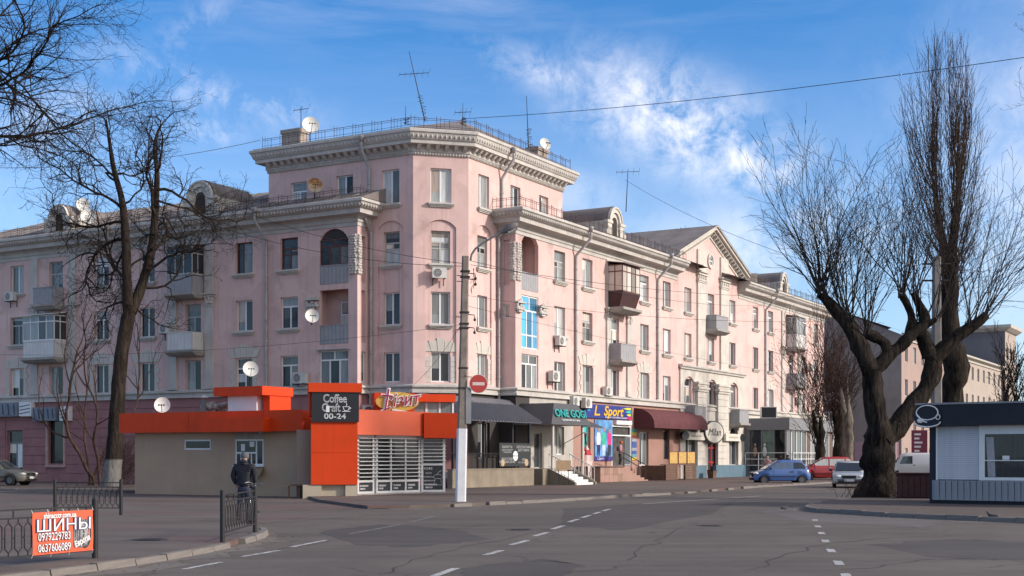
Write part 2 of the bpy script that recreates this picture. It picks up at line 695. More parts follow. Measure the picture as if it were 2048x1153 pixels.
G_BLUE = glass('glass_blue_film', (0.05, 0.26, 0.46), 0.08)
ORANGE = M('orange_panel', (0.62, 0.054, 0.008), 0.55, 0.10, 0.7, streaks=0.30, dirt=(0.36, 0.04, 0.012), spec=0.2, fine=0.06, bump=0.06)
BEIGE = M('beige_render', (0.43, 0.30, 0.205), 0.92, 0.07, 0.8, 0.3, streaks=0.12, fine=0.06)
BLACK = M('black_board', (0.016, 0.018, 0.022), 0.45, 0.1, 3.0)
WHITE = M('white_board', (0.72, 0.72, 0.71), 0.5, 0.05, 2.0, streaks=0.12)
ROAD = asphalt('road_asphalt', (0.092, 0.076, 0.063), 0.26, 0.55)
PAVE = asphalt('pavement_asphalt', (0.097, 0.077, 0.064), 0.16, 0.4, red=(0.120, 0.066, 0.060))
PLAZA = asphalt('plaza_asphalt', (0.098, 0.079, 0.066), 0.2, 0.6, red=(0.115, 0.065, 0.060))
KERBM = M('kerb_stone', (0.185, 0.165, 0.148), 0.95, 0.2, 1.5, 0.5, fine=0.25)
EARTH = M('bare_earth', (0.12, 0.095, 0.07), 0.98, 0.25, 0.6, 0.5, fine=0.3)

# ------------------------------------------------------------------ ground, road, pavements
def sheet(name, poly, z, mat, kind='structure'):
    mb = MB()
    mb.face([(p[0], p[1], z) for p in poly])
    return tag(mb.build(name, mat), kind=kind)


def raised(name, poly, z, mat):
    mb = MB()
    mb.slab([(p[0], p[1]) for p in poly], -0.02, z)
    return tag(mb.build(name, mat), kind='structure')


def resample(path, step):
    out, acc = [Vector(path[0])], 0.0
    for a, b in zip(path, path[1:]):
        a, b = Vector(a), Vector(b)
        L = (b - a).length
        d = step - acc
        while d <= L:
            out.append(a.lerp(b, d / L))
            d += step
        acc = L - (d - step)
    return out


def kerbs(path, z, parent, seed=1, skip=()):
    """a row of separate kerb stones along the edge of a pavement, outside it (path runs with the road on its right)"""
    rnd = random.Random(seed)
    pts = resample([Vector((p[0], p[1], 0)) for p in path], 1.02)
    mb = MB()
    mb.hull8([(0.008, 0, -0.03), (0.992, 0, -0.03), (0.992, 0.16, -0.03), (0.008, 0.16, -0.03)], [(0.012, 0.03, 1.0), (0.985, 0.022, 1.0), (0.985, 0.16, 1.0), (0.012, 0.16, 1.0)])
    me = mb.mesh('kerb_stone')
    for i in range(len(pts) - 1):
        if i in skip:
            continue
        a, b = pts[i], pts[i + 1]
        d = b - a
        o = a + Vector((d.y, -d.x, 0)).normalized() * 0.155
        h = z + rnd.uniform(-0.012, 0.02)
        mw = Matrix.Translation((o.x, o.y, rnd.uniform(-0.01, 0.0))) @ Matrix.Rotation(math.atan2(d.y, d.x) + rnd.uniform(-0.012, 0.012), 4, 'Z') @ Matrix.Diagonal((d.length, 1, h, 1))
        inst('kerb_stone', me, KERBM, parent, mw)


tag(sheet('ground', [(-900, -300), (900, -300), (900, 1500), (-900, 1500)], -0.02, EARTH), kind='structure')
road = sheet('road', [(-130, -40), (150, -40), (150, 330), (-130, 330)], 0.0, ROAD)

FR = Frame((0.2, 77.0), 60.26)            # street front on the right
FL = Frame((-8.51, 74.34), -29.74)        # front on the side street, left
FLT = Frame((-5.41, 73.84), -29.74)       # corner tower, left face
FC = Frame((-5.41, 73.84), 15.26)         # corner tower, cut-off corner
FRT = Frame((-2.405, 74.66), 60.26)       # corner tower, right face
FRS = Frame(FR.pt(0, -1.1), -29.74)       # return of the right wing
FLS = Frame(FL.pt(0, 0), 60.26)           # return of the left wing
K1 = Frame((-17.04, 61.0), -29.74)        # coffee kiosk, long wall

near_edge = [G(x, y, 0.1) for x, y in [(-330, 1176), (-150, 1163), (0, 1148), (100, 1138), (215, 1124), (300, 1112), (400, 1095), (470, 1080), (513, 1068), (524, 1061), (514, 1053)]]
near_back = [G(x, y, 0.1) for x, y in [(440, 1037), (245, 1031), (0, 1033), (-330, 1037)]]
near_pave = raised('near_pavement', near_edge + near_back, 0.10, PAVE)
kerbs(near_edge, 0.105, near_pave, 3, skip=(9,))

front_edge = [G(x, y, 0.1) for x, y in [(735, 1012), (820, 1011), (896, 1009), (937, 1007), (1062, 1001), (1218, 992), (1360, 984), (1510, 972)]]
far_pt = front_edge[-1] + FR.d * 75
kl = K1.pt(0.2, -0.6)
main_poly = front_edge + [far_pt, far_pt - FR.n * 60, FL.pt(-50, -30), Vector((kl.x, kl.y, 0)) - FL.d * 30, Vector((kl.x, kl.y, 0)), K1.pt(9.0, -0.6), G(640, 1000, 0.1)]
main_pave = raised('building_pavement', main_poly, 0.10, PAVE)
kerbs(front_edge + [far_pt], 0.105, main_pave, 5, skip=(0, 1, 2, 4, 20, 21, 24, 25, 27, 28, 30, 31))
kerbs([Vector((kl.x, kl.y, 0)) - FL.d * 28, Vector((kl.x, kl.y, 0)) - FL.d * 1.5], 0.105, main_pave, 8, skip=(3, 4, 9))
sheet('plaza', [K1.pt(-16, 0.1), K1.pt(9.4, 0.1), G(690, 1003), G(720, 1013), G(640, 1030), G(530, 1048), G(440, 1038), G(245, 1032), G(-100, 1034)], 0.004, PLAZA)

isl_edge = [G(x, y, 0.12) for x, y in [(1700, 996.5), (1650, 1003), (1625, 1008), (1617, 1012), (1624, 1015), (1645, 1018), (1700, 1021), (1767, 1025), (1850, 1029), (2048, 1037), (2400, 1052)]]
back_far = G(1730, 994.5, 0.12) + FR.d * 75
isl = raised('island_pavement', isl_edge + [Vector((70, 28, 0)), Vector((95, 120, 0)), back_far, G(1735, 994, 0.12)], 0.12, PAVE)
kerbs(isl_edge, 0.125, isl, 11)

LINE = worn_paint('road_paint', (0.47, 0.465, 0.45), (0.095, 0.085, 0.078), 0.53)
FAINT = worn_paint('faded_road_paint', (0.22, 0.21, 0.20), (0.095, 0.085, 0.078), 0.46)


def stroke(name, a, b, w, mat, z=0.004):
    a, b = Vector(a), Vector(b)
    d = (b - a).normalized()
    q = Vector((-d.y, d.x, 0)) * (w / 2)
    mb = MB()
    mb.face([(p.x, p.y, z) for p in (a - q, b - q, b + q, a + q)])
    return mb.build(name, mat, road)


for (x0, y0, x1, y1) in [(868, 1153, 912, 1137), (970, 1111, 1004, 1101.5), (1022, 1090.5, 1055, 1081.5), (1069, 1073, 1094, 1065.5), (1105, 1059, 1127, 1052), (1138, 1044.5, 1156, 1039), (1164, 1036, 1180, 1031), (1187, 1028.5, 1200, 1024.5), (1206, 1022.5, 1220, 1018.5)]:
    stroke('lane_dash', G(x0, y0), G(x1, y1), 0.13, LINE)
for (x0, y0, x1, y1) in [(368, 1139, 442, 1125), (484, 1114, 558, 1101.5), (582, 1095, 652, 1081)]:
    stroke('lane_dash', G(x0, y0), G(x1, y1), 0.11, LINE)
for (x0, y0, x1, y1) in [(700, 1068, 800, 1050), (820, 1045, 868, 1033), (935, 1021, 960, 1016)]:
    stroke('lane_dash', G(x0, y0), G(x1, y1), 0.10, FAINT)
stroke('lane_line', G(1285, 1008.5), G(1520, 992.5), 0.13, LINE)
stroke('lane_line', G(1520, 992.5), G(1680, 983), 0.13, FAINT)
for (x, y) in [(1630, 1041), (1635.5, 1053.5), (1643, 1067), (1651, 1082.5), (1662, 1102), (1677, 1126.5), (1693, 1153)]:
    g = G(x, y)
    d = Vector((0.18, 0.98, 0)).normalized()
    stroke('lane_dash', g - d * 0.42, g + d * 0.42, 0.14, LINE)
# patches of repaired and worn asphalt
PATCH = asphalt('repaired_asphalt', (0.062, 0.053, 0.047), 0.12, 0.3)
PALE = asphalt('pale_worn_asphalt', (0.105, 0.092, 0.084), 0.12, 0.4)
for i, (pts, mt) in enumerate([([(640, 1062), (760, 1049), (900, 1058), (980, 1078), (840, 1096), (700, 1090)], PATCH),
                              ([(1130, 1018), (1330, 1004), (1480, 1003), (1420, 1028), (1240, 1062), (1120, 1050)], PATCH),
                              ([(1500, 1022), (1610, 1016), (1720, 1026), (1900, 1040), (1840, 1056), (1620, 1044)], PALE),
                              ([(1740, 1090), (1900, 1078), (2060, 1085), (2060, 1120), (1860, 1116)], PATCH),
                              ([(930, 1135), (1080, 1118), (1160, 1132), (1100, 1160), (900, 1165)], PATCH)]):
    rnd = random.Random(i)
    ring = []
    gp = [G(*p) for p in pts]
    for a, b in zip(gp, gp[1:] + gp[:1]):
        for k in range(6):
            q = a.lerp(b, k / 6)
            ring.append((q.x + rnd.uniform(-0.12, 0.12), q.y + rnd.uniform(-0.3, 0.3)))
    mb = MB()
    mb.face([(x, y, 0.002) for x, y in ring])
    mb.build('asphalt_patch', mt, road)

TAR = M('tar_seam', (0.040, 0.035, 0.031), 0.7, 0.2, 3)
for i, pts in enumerate([[(560, 1100), (700, 1075), (820, 1068), (1000, 1046)], [(760, 1150), (860, 1110), (1010, 1078), (1180, 1046)], [(1240, 1120), (1330, 1076), (1400, 1040)], [(1500, 1140), (1640, 1090), (1800, 1074), (2040, 1068)], [(1120, 1152), (1260, 1132), (1480, 1126)], [(560, 1046), (700, 1034), (900, 1022)], [(1330, 1024), (1450, 1010), (1600, 1001)], [(1700, 1140), (1850, 1120), (2040, 1118)]]):
    rnd = random.Random(60 + i)
    q = []
    for a, b in zip(pts, pts[1:]):
        for k in range(7):
            g = G(*a).lerp(G(*b), k / 7)
            q.append(g + Vector((rnd.uniform(-.14, .14), rnd.uniform(-.14, .14), 0)))
    mb = MB()
    for a, b in zip(q, q[1:]):
        d = (b - a).normalized()
        e = Vector((-d.y, d.x, 0)) * rnd.uniform(0.006, 0.022)
        mb.face([(p.x, p.y, 0.0032) for p in (a - e, b - e, b + e, a + e)])
    mb.build('crack_seam', TAR, road)
for x, y in ((1040, 1060), (1420, 1052), (760, 1018), (300, 1080)):
    g = G(x, y, 0.1 if x == 300 else 0)
    mb = MB()
    mb.disc((0, 0, 0.008), (0, 0, 1), 0.33, 24)
    for k in range(5):
        mb.box(-.2, .2, -.2 + k * .1 - .02, -.2 + k * .1 + .02, 0.008, 0.014)
    mb.build('manhole_cover', M('cast_iron', (0.045, 0.04, 0.038), 0.6, 0.3, 6), road if x != 300 else near_pave, Matrix.Translation(g))
DUST = asphalt('gutter_dust', (0.125, 0.108, 0.092), 0.25, 0.0)
for i, pth in enumerate((near_edge, front_edge, isl_edge)):
    rnd = random.Random(80 + i)
    pts = resample([Vector((p.x, p.y, 0)) for p in pth], 0.5)
    mb = MB()
    prev = None
    for a, b in zip(pts, pts[1:]):
        d = (b - a).normalized()
        n_ = Vector((d.y, -d.x, 0))
        w_ = rnd.uniform(0.12, 0.75)
        cur = (a + n_ * 0.10, a + n_ * (0.16 + w_))
        if prev:
            mb.face([(p.x, p.y, 0.0026) for p in (prev[0], prev[1], cur[1], cur[0])])
        prev = cur
    mb.build('gutter_dust', DUST, road)
LITT = M('dry_leaf', (0.10, 0.055, 0.025), 0.9, 0.4, 8)
rnd = random.Random(12)
mb = MB()
for k in range(420):
    pth = (near_edge, front_edge, isl_edge)[k % 3]
    i = rnd.randrange(len(pth) - 1)
    a = pth[i].lerp(pth[i + 1], rnd.random())
    d = (pth[i + 1] - pth[i]).normalized()
    c = a + Vector((d.y, -d.x, 0)) * (0.2 + abs(rnd.gauss(0, .5)))
    r_, t_ = rnd.uniform(.02, .05), rnd.uniform(0, 6.28)
    mb.face([(c.x + r_ * math.cos(t_ + j * 1.57) * (1 if j % 2 else .5), c.y + r_ * math.sin(t_ + j * 1.57) * (1 if j % 2 else .5), 0.006 + .012 * rnd.random()) for j in range(4)])
tag(mb.build('fallen_leaves', LITT), 'dry brown leaves scattered along the kerbs', 'leaves', kind='stuff')

# ------------------------------------------------------------------ the corner apartment building
bld = thing('apartment_building', 'long pink corner apartment house with five-storey cut-off corner and grey cornices', 'building', Matrix.Translation((-2, 80, 0)))
SILLZ = {2: 5.62, 3: 8.96, 4: 12.30, 5: 15.64}
WH = {2: 1.80, 3: 1.80, 4: 1.82, 5: 1.90}


def wall(mb, s0, s1, z0, z1, ops, depth=0.24, y=0.0, mi=0):
    """outside skin with real openings: ops = (a, b, c, d[, rise]); reveals go inwards, rise adds a segmental arch"""
    xs = sorted({s0, s1, *[v for o in ops for v in o[:2] if s0 < v < s1]})
    zs = sorted({z0, z1, *[v for o in ops for v in ((o[2], o[3] + (o[4] if len(o) > 4 else 0))) if z0 < v < z1]})
    for i in range(len(xs) - 1):
        for j in range(len(zs) - 1):
            mx, mz = (xs[i] + xs[i + 1]) / 2, (zs[j] + zs[j + 1]) / 2
            if any(o[0] < mx < o[1] and o[2] < mz < o[3] + (o[4] if len(o) > 4 else 0) for o in ops):
                continue
            mb.face([(xs[i], y, zs[j]), (xs[i + 1], y, zs[j]), (xs[i + 1], y, zs[j + 1]), (xs[i], y, zs[j + 1])], mi)
    for o in ops:
        a, b, c, d = o[:4]
        rise = o[4] if len(o) > 4 else 0
        e = y + depth
        mb.face([(a, y, c), (a, e, c), (b, e, c), (b, y, c)], mi)
        mb.face([(a, y, d), (a, e, d), (a, e, c), (a, y, c)], mi)
        mb.face([(b, y, c), (b, e, c), (b, e, d), (b, y, d)], mi)
        if rise == 0:
            mb.face([(a, e, d), (a, y, d), (b, y, d), (b, e, d)], mi)
        else:
            n = 10
            hw = (b - a) / 2
            rad = (hw * hw + rise * rise) / (2 * rise)
            arc = []
            for k in range(n + 1):
                x = a + (b - a) * k / n
                arc.append((x, d + rise - rad + math.sqrt(max(0, rad * rad - (x - a - hw) ** 2))))
            for k in range(n):
                (x0, za), (x1, zb) = arc[k], arc[k + 1]
                mb.face([(x0, y, za), (x1, y, zb), (x1, y, d + rise), (x0, y, d + rise)], mi)
                mb.face([(x0, e, za), (x1, e, zb), (x1, y, zb), (x0, y, za)], mi)


WCACHE = {}


def window_meshes(w, h, kind):
    key = (round(w, 2), round(h, 2), kind)
    if key in WCACHE:
        return WCACHE[key]
    b, dp = 0.065, 0.07
    mb = MB()
    mb.box(0, w, 0, dp, 0, b)
    mb.box(0, w, 0, dp, h - b, h)
    mb.box(0, b, 0, dp, b, h - b)
    mb.box(w - b, w, 0, dp, b, h - b)
    panes = []
    m = 0.045
    if kind == 'two':
        mb.box(w / 2 - m, w / 2 + m, 0.002, dp, b, h - b)
        panes = [(b, w / 2 - m, b, h - b), (w / 2 + m, w - b, b, h - b)]
    elif kind == 'off':
        c = w * 0.36
        mb.box(c - m, c + m, 0.002, dp, b, h - b)
        panes = [(b, c - m, b, h - b), (c + m, w - b, b, h - b)]
    elif kind in ('tee', 'old'):
        tz = h * (0.70 if kind == 'tee' else 0.66)
        mb.box(b, w - b, 0.002, dp, tz - m, tz + m)
        mb.box(w / 2 - m, w / 2 + m, 0.003, dp, b, tz - m)
        panes = [(b, w / 2 - m, b, tz - m), (w / 2 + m, w - b, b, tz - m)]
        if kind == 'old':
            q = tz * 0.72
            mb.box(b, w / 2 - m, 0.004, dp, q - 0.03, q + 0.03)
            mb.box(w / 2 + m, w - b, 0.004, dp, q - 0.03, q + 0.03)
            panes = [(b, w / 2 - m, b, q - 0.03), (w / 2 + m, w - b, b, q - 0.03), (b, w / 2 - m, q + 0.03, tz - m), (w / 2 + m, w - b, q + 0.03, tz - m), (b, w - b, tz + m, h - b)]
        else:
            panes.append((b, w - b, tz + m, h - b))
    elif kind == 'tri':
        tz = h * 0.72
        mb.box(b, w - b, 0.002, dp, tz - m, tz + m)
        for c in (w * 0.34, w * 0.68):
            mb.box(c - m, c + m, 0.003, dp, b, tz - m)
        mb.box(w / 2 - m, w / 2 + m, 0.003, dp, tz + m, h - b)
        panes = [(b, w * 0.34 - m, b, tz - m), (w * 0.34 + m, w * 0.68 - m, b, tz - m), (w * 0.68 + m, w - b, b, tz - m), (b, w / 2 - m, tz + m, h - b), (w / 2 + m, w - b, tz + m, h - b)]
    elif kind == 'one':
        panes = [(b, w - b, b, h - b)]
    fr = mb.mesh('window')
    pm = []
    for (a, c, e, f) in panes:
        q = MB()
        q.box(0, c - a, 0, 0.02, 0, f - e)
        pm.append((a, e, q.mesh('pane')))
    s = MB()
    s.box(-0.16, w + 0.16, -0.42, -0.02, -0.10, 0.0)
    s.box(-0.12, w + 0.12, -0.36, -0.21, -0.17, -0.10)
    s.box(-0.05, w + 0.05, -0.30, -0.21, -0.24, -0.17)
    WCACHE[key] = (fr, pm, s.mesh('sill'))
    return WCACHE[key]


QB = {}


def qblock(w, h):
    k = (round(w, 2), round(h, 2))
    if k not in QB:
        mb = MB()
        mb.hull8([(0, -0.045, 0), (w, -0.045, 0), (w, 0.02, 0), (0, 0.02, 0)], [(0, -0.045, h), (w, -0.045, h), (w, 0.02, h), (0, 0.02, h)])
        QB[k] = mb.mesh('quoin')
    return QB[k]


def voussoir(i, w):
    k = ('v', i, round(w, 2))
    if k not in QB:
        n = 5
        W2 = w + 0.55
        a0, a1 = (i / n - 0.5) * w, ((i + 1) / n - 0.5) * w
        b0, b1 = (i / n - 0.5) * W2, ((i + 1) / n - 0.5) * W2
        top = {0: 0.50, 1: 0.60, 2: 0.74, 3: 0.60, 4: 0.50}[i]
        p = -0.06 if i == 2 else -0.045
        g = 0.012
        mb = MB()
        mb.hull8([(a0 + g, p, 0), (a1 - g, p, 0), (a1 - g, 0.02, 0), (a0 + g, 0.02, 0)], [(b0 + g, p, top), (b1 - g, p, top), (b1 - g, 0.02, top), (b0 + g, 0.02, top)])
        QB[k] = mb.mesh('quoin')
    return QB[k]


def window(F, s, z0, w, h, kind='two', gl=(G_DARK,), fr=None, sill=True, quoin=False, t=0.0, rec=0.17, parent=None, seed=0):
    """one window: frame > panes, sill, stone blocks round it; s is its middle"""
    fr = fr or PVC
    me, panes, sl = window_meshes(w, h, kind)
    mw = F.m(s - w / 2, t - rec, z0)
    o = inst('window', me, fr, parent or bld, mw)
    rnd = random.Random(int(seed * 131 + s * 77 + z0 * 31))
    for i, (a, e, pme) in enumerate(panes):
        g = gl[i % len(gl)]
        inst('pane', pme, g, o, mw @ at(a, 0.03, e))
        if rnd.random() < 0.38 and kind != 'tri':
            bb_ = pme.vertices
            xs_, zs_ = max(v.co.x for v in bb_), max(v.co.z for v in bb_)
            f = rnd.choice((0.35, 0.55, 0.55, 0.7, 0.9))
            q = MB()
            q.box(0.01, xs_ - 0.01, 0.0, 0.002, zs_ * (1 - f), zs_ - 0.01)
            q.build('blind', rnd.choice((G_LIGHT, G_MID, G_TAN, G_LIGHT)), o, mw @ at(a, 0.027, e))
    if sill:
        inst('sill', sl, TRIM, o, F.m(s - w / 2, t - 0.21 + 0.0, z0) @ at(0, 0, 0))
    if quoin:
        hh = 0.292
        n = int((h + 0.06) / hh)
        for side in (-1, 1):
            for k in range(n):
                wd = 0.42 if k % 2 == 0 else 0.28
                x = s + w / 2 + 0.01 if side > 0 else s - w / 2 - 0.01 - wd
                inst('quoin', qblock(wd - 0.012, hh - 0.016), STONE, o, F.m(x, t, z0 - 0.03 + k * hh))
        for i in range(5):
            inst('quoin', voussoir(i, w + 0.7), STONE, o, F.m(s, t, z0 + h + 0.02))
    return o


def op(s, z0, w, h):
    return (s - w / 2, s + w / 2, z0, z0 + h)


# --- which window stands where: (frame column pixel, width, {floor: (kind, glass, frame, quoin)})
D, C, L_ = G_DARK, G_MID, G_LIGHT
left_cols = [
    (FL.s(578), 1.28, {2: ('tee', (D, C, C), PVC, 0), 3: ('tee', (D, D, C), PVC, 0), 4: ('old', (D, C, D, D, D), BROWNFRAME, 0)}),
    (FL.s(488), 1.28, {2: ('old', (D, D, D, D, C), PVC, 1), 3: ('two', (C, D), PVC, 0), 4: ('off', (D, C), BROWNFRAME, 0)}),
    (FL.s(294), 1.28, {2: ('two', (D, D), PVC, 1), 3: ('two', (D, D), PVC, 0), 4: ('tee', (D, C, D), PVC, 0)}),
    (FL.s(203), 1.28, {2: ('two', (D, D), PVC, 1), 3: ('tee', (D, D, D), PVC, 0), 4: ('tee', (C, D, D), PVC, 0)}),
    (FL.s(34), 1.28, {2: ('two', (D, D), PVC, 1), 3: ('tee', (D, D, D), OLDFRAME, 0), 4: ('two', (C, C), PVC, 0)}),
    (FL.s(-55), 1.28, {2: ('two', (D, D), PVC, 1), 3: ('two', (D, D), PVC, 0), 4: ('two', (C, C), PVC, 0)}),
]
right_cols = [
    (FR.s(1119.5), 1.42, {2: ('two', (D, C), PVC, 0), 3: ('two', (C, L_), PVC, 0), 4: ('old', (C, C, D, C, C), OLDFRAME, 0)}),
    (FR.s(1175), 1.42, {2: ('two', (C, C), PVC, 1), 3: ('old', (C, C, D, C, C), OLDFRAME, 0), 4: ('two', (L_, C), PVC, 0)}),
    (FR.s(1289), 1.42, {2: ('two', (C, C), PVC, 1), 3: ('two', (C, C), PVC, 0), 4: ('tee', (L_, C, C), PVC, 0)}),
    (FR.s(1333.5), 1.42, {2: ('two', (D, C), PVC, 0), 3: ('two', (C, C), PVC, 0), 4: ('two', (C, C), PVC, 0)}),
    (FR.s(1376), 1.35, {2: ('tee', (C, C, D), PVC, 0), 3: ('two', (C, C), PVC, 0), 4: ('two', (C, C), PVC, 0)}),
    (FR.s(1422), 1.35, {2: ('two', (C, D), PVC, 0), 3: ('two', (C, C), PVC, 0), 4: ('tee', (C, C, L_), PVC, 0)}),
    (FR.s(1465), 1.35, {2: ('tee', (C, C, C), PVC, 0), 3: ('two', (C, C), PVC, 0), 4: ('two', (C, L_), PVC, 0)}),
    (FR.s(1511), 1.35, {2: ('two', (C, D), PVC, 0), 3: ('two', (C, C), PVC, 0), 4: ('tee', (C, C, C), PVC, 0)}),
    (FR.s(1541), 1.35, {2: ('two', (C, C), PVC, 1), 3: ('two', (C, D), PVC, 0), 4: ('tee', (L_, C, C), PVC, 0)}),
    (FR.s(1606), 1.35, {2: ('two', (D, C), PVC, 0), 3: ('two', (C, D), PVC, 0), 4: ('two', (D, C), PVC, 0)}),
    (FR.s(1632), 1.35, {2: ('two', (C, C), PVC, 0), 3: ('two', (C, D), PVC, 0), 4: ('old', (C, C, D, C, C), OLDFRAME, 0)}),
]
TOPW = 15.70
LW_END, RW_END = -34.0, 59.6
# openings
opsL, opsR = [], []
for s, w, fl in left_cols:
    for f in fl:
        opsL.append(op(s, SILLZ[f], w, WH[f]))
for s, w, fl in right_cols:
    for f in fl:
        opsR.append(op(s, SILLZ[f], w, WH[f]))
lgL = (-2.62, -0.62)      # loggia openings
lgR = (0.70, 2.72)
opsL += [(lgL[0], lgL[1], 11.30, 13.75, 0.62), (lgL[0], lgL[1], 7.95, 10.98), (lgL[0], lgL[1], 5.70, 7.60)]
opsR += [(lgR[0], lgR[1], 11.30, 14.05, 0.58), (lgR[0], lgR[1], 7.95, 11.02), (lgR[0], lgR[1], 5.60, 7.62)]
# balcony doors
bayL = [FL.s(386), FL.s(112)]
bayR = [13.2, 30.3, FR.s(1582)]
for s in bayL:
    for f in (2, 3, 4):
        opsL.append(op(s, SILLZ[f] - (0.0 if f == 2 else 0.75), 1.25, WH[f] + (0 if f == 2 else 0.75)))
for s in (bayR[0], bayR[2]):
    for f in (2, 3, 4):
        opsR.append(op(s, SILLZ[f] - (0.0 if f == 2 else 0.75), 1.25, WH[f] + (0 if f == 2 else 0.75)))
wL = MB()
wall(wL, LW_END, 0, 5.2, TOPW, opsL)
wL.build('wall', PINK, bld, FL.m())
wR = MB()
wall(wR, 0, RW_END, 5.2, TOPW, opsR)
wR.build('wall', PINK, bld, FR.m())
# ends and backs of the wings
wE = MB()
wE.box(RW_END - 0.02, RW_END, 0.002, 13.0, 0, TOPW)
wE.box(10, RW_END, 12.9, 13.0, 0, TOPW)
wE.build('wall', PINK, bld, FR.m())
wE = MB()
wE.box(LW_END, LW_END + 0.02, 0.002, 13.0, 0, TOPW)
wE.box(LW_END, -10, 12.9, 13.0, 0, TOPW)
wE.build('wall', PINK, bld, FL.m())
# returns of the wings towards the tower, with the slit openings of the loggias
for F, n0, n1 in ((FRS, 0.30, 0.72), (FLS, 0.36, 0.76)):
    mb = MB()
    zz = [(11.5, 14.1), (9.6, 10.4)] if F is FRS else [(11.3, 13.9), (8.0, 10.9), (5.8, 7.5)]
    wall(mb, 0, 1.1, 5.2, TOPW, [(n0, n1, a, b) for a, b in zz], 0.22)
    mb.build('wall', PINK, bld, F.m())
# loggia rooms: back wall, floors
for F, (a, b), sgn in ((FL, lgL, 1), (FR, lgR, -1)):
    mb = MB()
    x0, x1 = (a - 0.35, -0.24) if F is FL else (0.24, b + 0.35)
    mb.box(x0, x1, 1.15, 1.25, 5.2, 15.2)
    mb.box(x0 - 0.1, x0, 0.26, 1.25, 5.2, 15.2)
    mb.box(x1, x1 + 0.1 if F is FR else x1 + 0.02, 0.26, 1.25, 5.2, 15.2)
    for z in (7.75, 11.08, 14.85):
        mb.box(x0, x1, 0.25, 1.2, z, z + 0.18)
    mb.build('loggia_back', PINK, bld, F.m())
for s, w, fl in left_cols:
    for f, (k, g, fr, q) in fl.items():
        window(FL, s, SILLZ[f], w, WH[f], k, g, fr, sill=(f > 2), quoin=q)
for s, w, fl in right_cols:
    for f, (k, g, fr, q) in fl.items():
        window(FR, s, SILLZ[f], w, WH[f], k, g, fr, sill=(f > 2), quoin=q)
for F, bays in ((FL, bayL), (FR, [bayR[0], bayR[2]])):
    for s in bays:
        for f in (2, 3, 4):
            lo = 0.0 if f == 2 else 0.75
            window(F, s, SILLZ[f] - lo, 1.25, WH[f] + lo, 'tee' if f != 2 else 'two', (C, D, C), OLDFRAME if F is FL else PVC, sill=False)

# --- corner tower
TW = 1.08
ltw = (FLT.s(765) + FLT.s(797)) / 2
rtw = (FRT.s(957) + FRT.s(978)) / 2
ctw = 3.116 / 2
panel = {}
for F, s0, s1, c in ((FLT, -2.96, 0, ltw), (FC, 0, 3.116, ctw), (FRT, 0, 3.34, rtw)):
    mb = MB()                                     # outer skin with a tall arched recess, inner skin with the windows
    pw = 1.72
    a, b = c - pw / 2, min(c + pw / 2, s1 - 0.02 if F is FRT else c + pw / 2)
    wall(mb, s0, s1, 5.2, 15.3, [(a, b, 5.75, 14.30, 0.42)], 0.10)
    wall(mb, a - 0.05, b + 0.05, 5.75, 14.8, [op(c, SILLZ[f], TW, WH[f]) for f in (3, 4)] + [op(c, 5.80, TW, 1.65)], 0.2, y=0.10)
    mb.build('wall', PINK, bld, F.m())
    for f in (2, 3, 4):
        kg = {FLT: {2: ('two', (D, D)), 3: ('two', (D, D)), 4: ('old', (L_, L_, C, C, D))}, FC: {2: ('two', (D, D)), 3: ('two', (C, C)), 4: ('old', (L_, L_, C, C, L_))}, FRT: {2: ('two', (C, C)), 3: ('off', (D, C)), 4: ('old', (C, C, D, D, C))}}[F][f]
        z0, h = (SILLZ[f], WH[f]) if f > 2 else (5.80, 1.65)
        window(F, c, z0, TW, h, kg[0], kg[1], PVC if f < 4 else OLDFRAME, sill=(f > 2), quoin=(f == 2 and F is not FLT), t=-0.10, rec=0.15)
up5 = {FLT: [(ltw, 15.64, 1.90, 'two', (L_, C)), ((FLT.s(582) + FLT.s(613)) / 2, 15.75, 1.75, 'tee', (D, C, D)), ((FLT.s(671) + FLT.s(707)) / 2, 15.75, 1.80, 'two', (C, D))],
       FC: [(ctw, 15.64, 1.90, 'two', (C, L_))],
       FRT: [(rtw, 15.64, 1.90, 'off', (C, L_)), ((FRT.s(1018.5) + FRT.s(1043)) / 2, 15.75, 1.80, 'two', (L_, D)), ((FRT.s(1078) + FRT.s(1097)) / 2, 15.75, 1.80, 'two', (D, C))]}
for F, s0, s1 in ((FLT, -10.14, 0), (FC, 0, 3.116), (FRT, 0, 11.2)):
    mb = MB()
    wall(mb, s0, s1, 15.3, 18.35, [op(s, z, TW + 0.1, h) for s, z, h, k, g in up5[F]], 0.2)
    if F is FLT:
        mb.box(s0, s0 + 0.02, 0.002, 9.0, 14.5, 19.5)
    if F is FRT:
        mb.box(s1 - 0.02, s1, 0.002, 9.0, 14.5, 19.5)
    mb.build('wall', PINK, bld, F.m())
    for s, z, h, k, g in up5[F]:
        window(F, s, z, TW + 0.1, h, k, g, PVC, sill=(z < 15.7), rec=0.15)

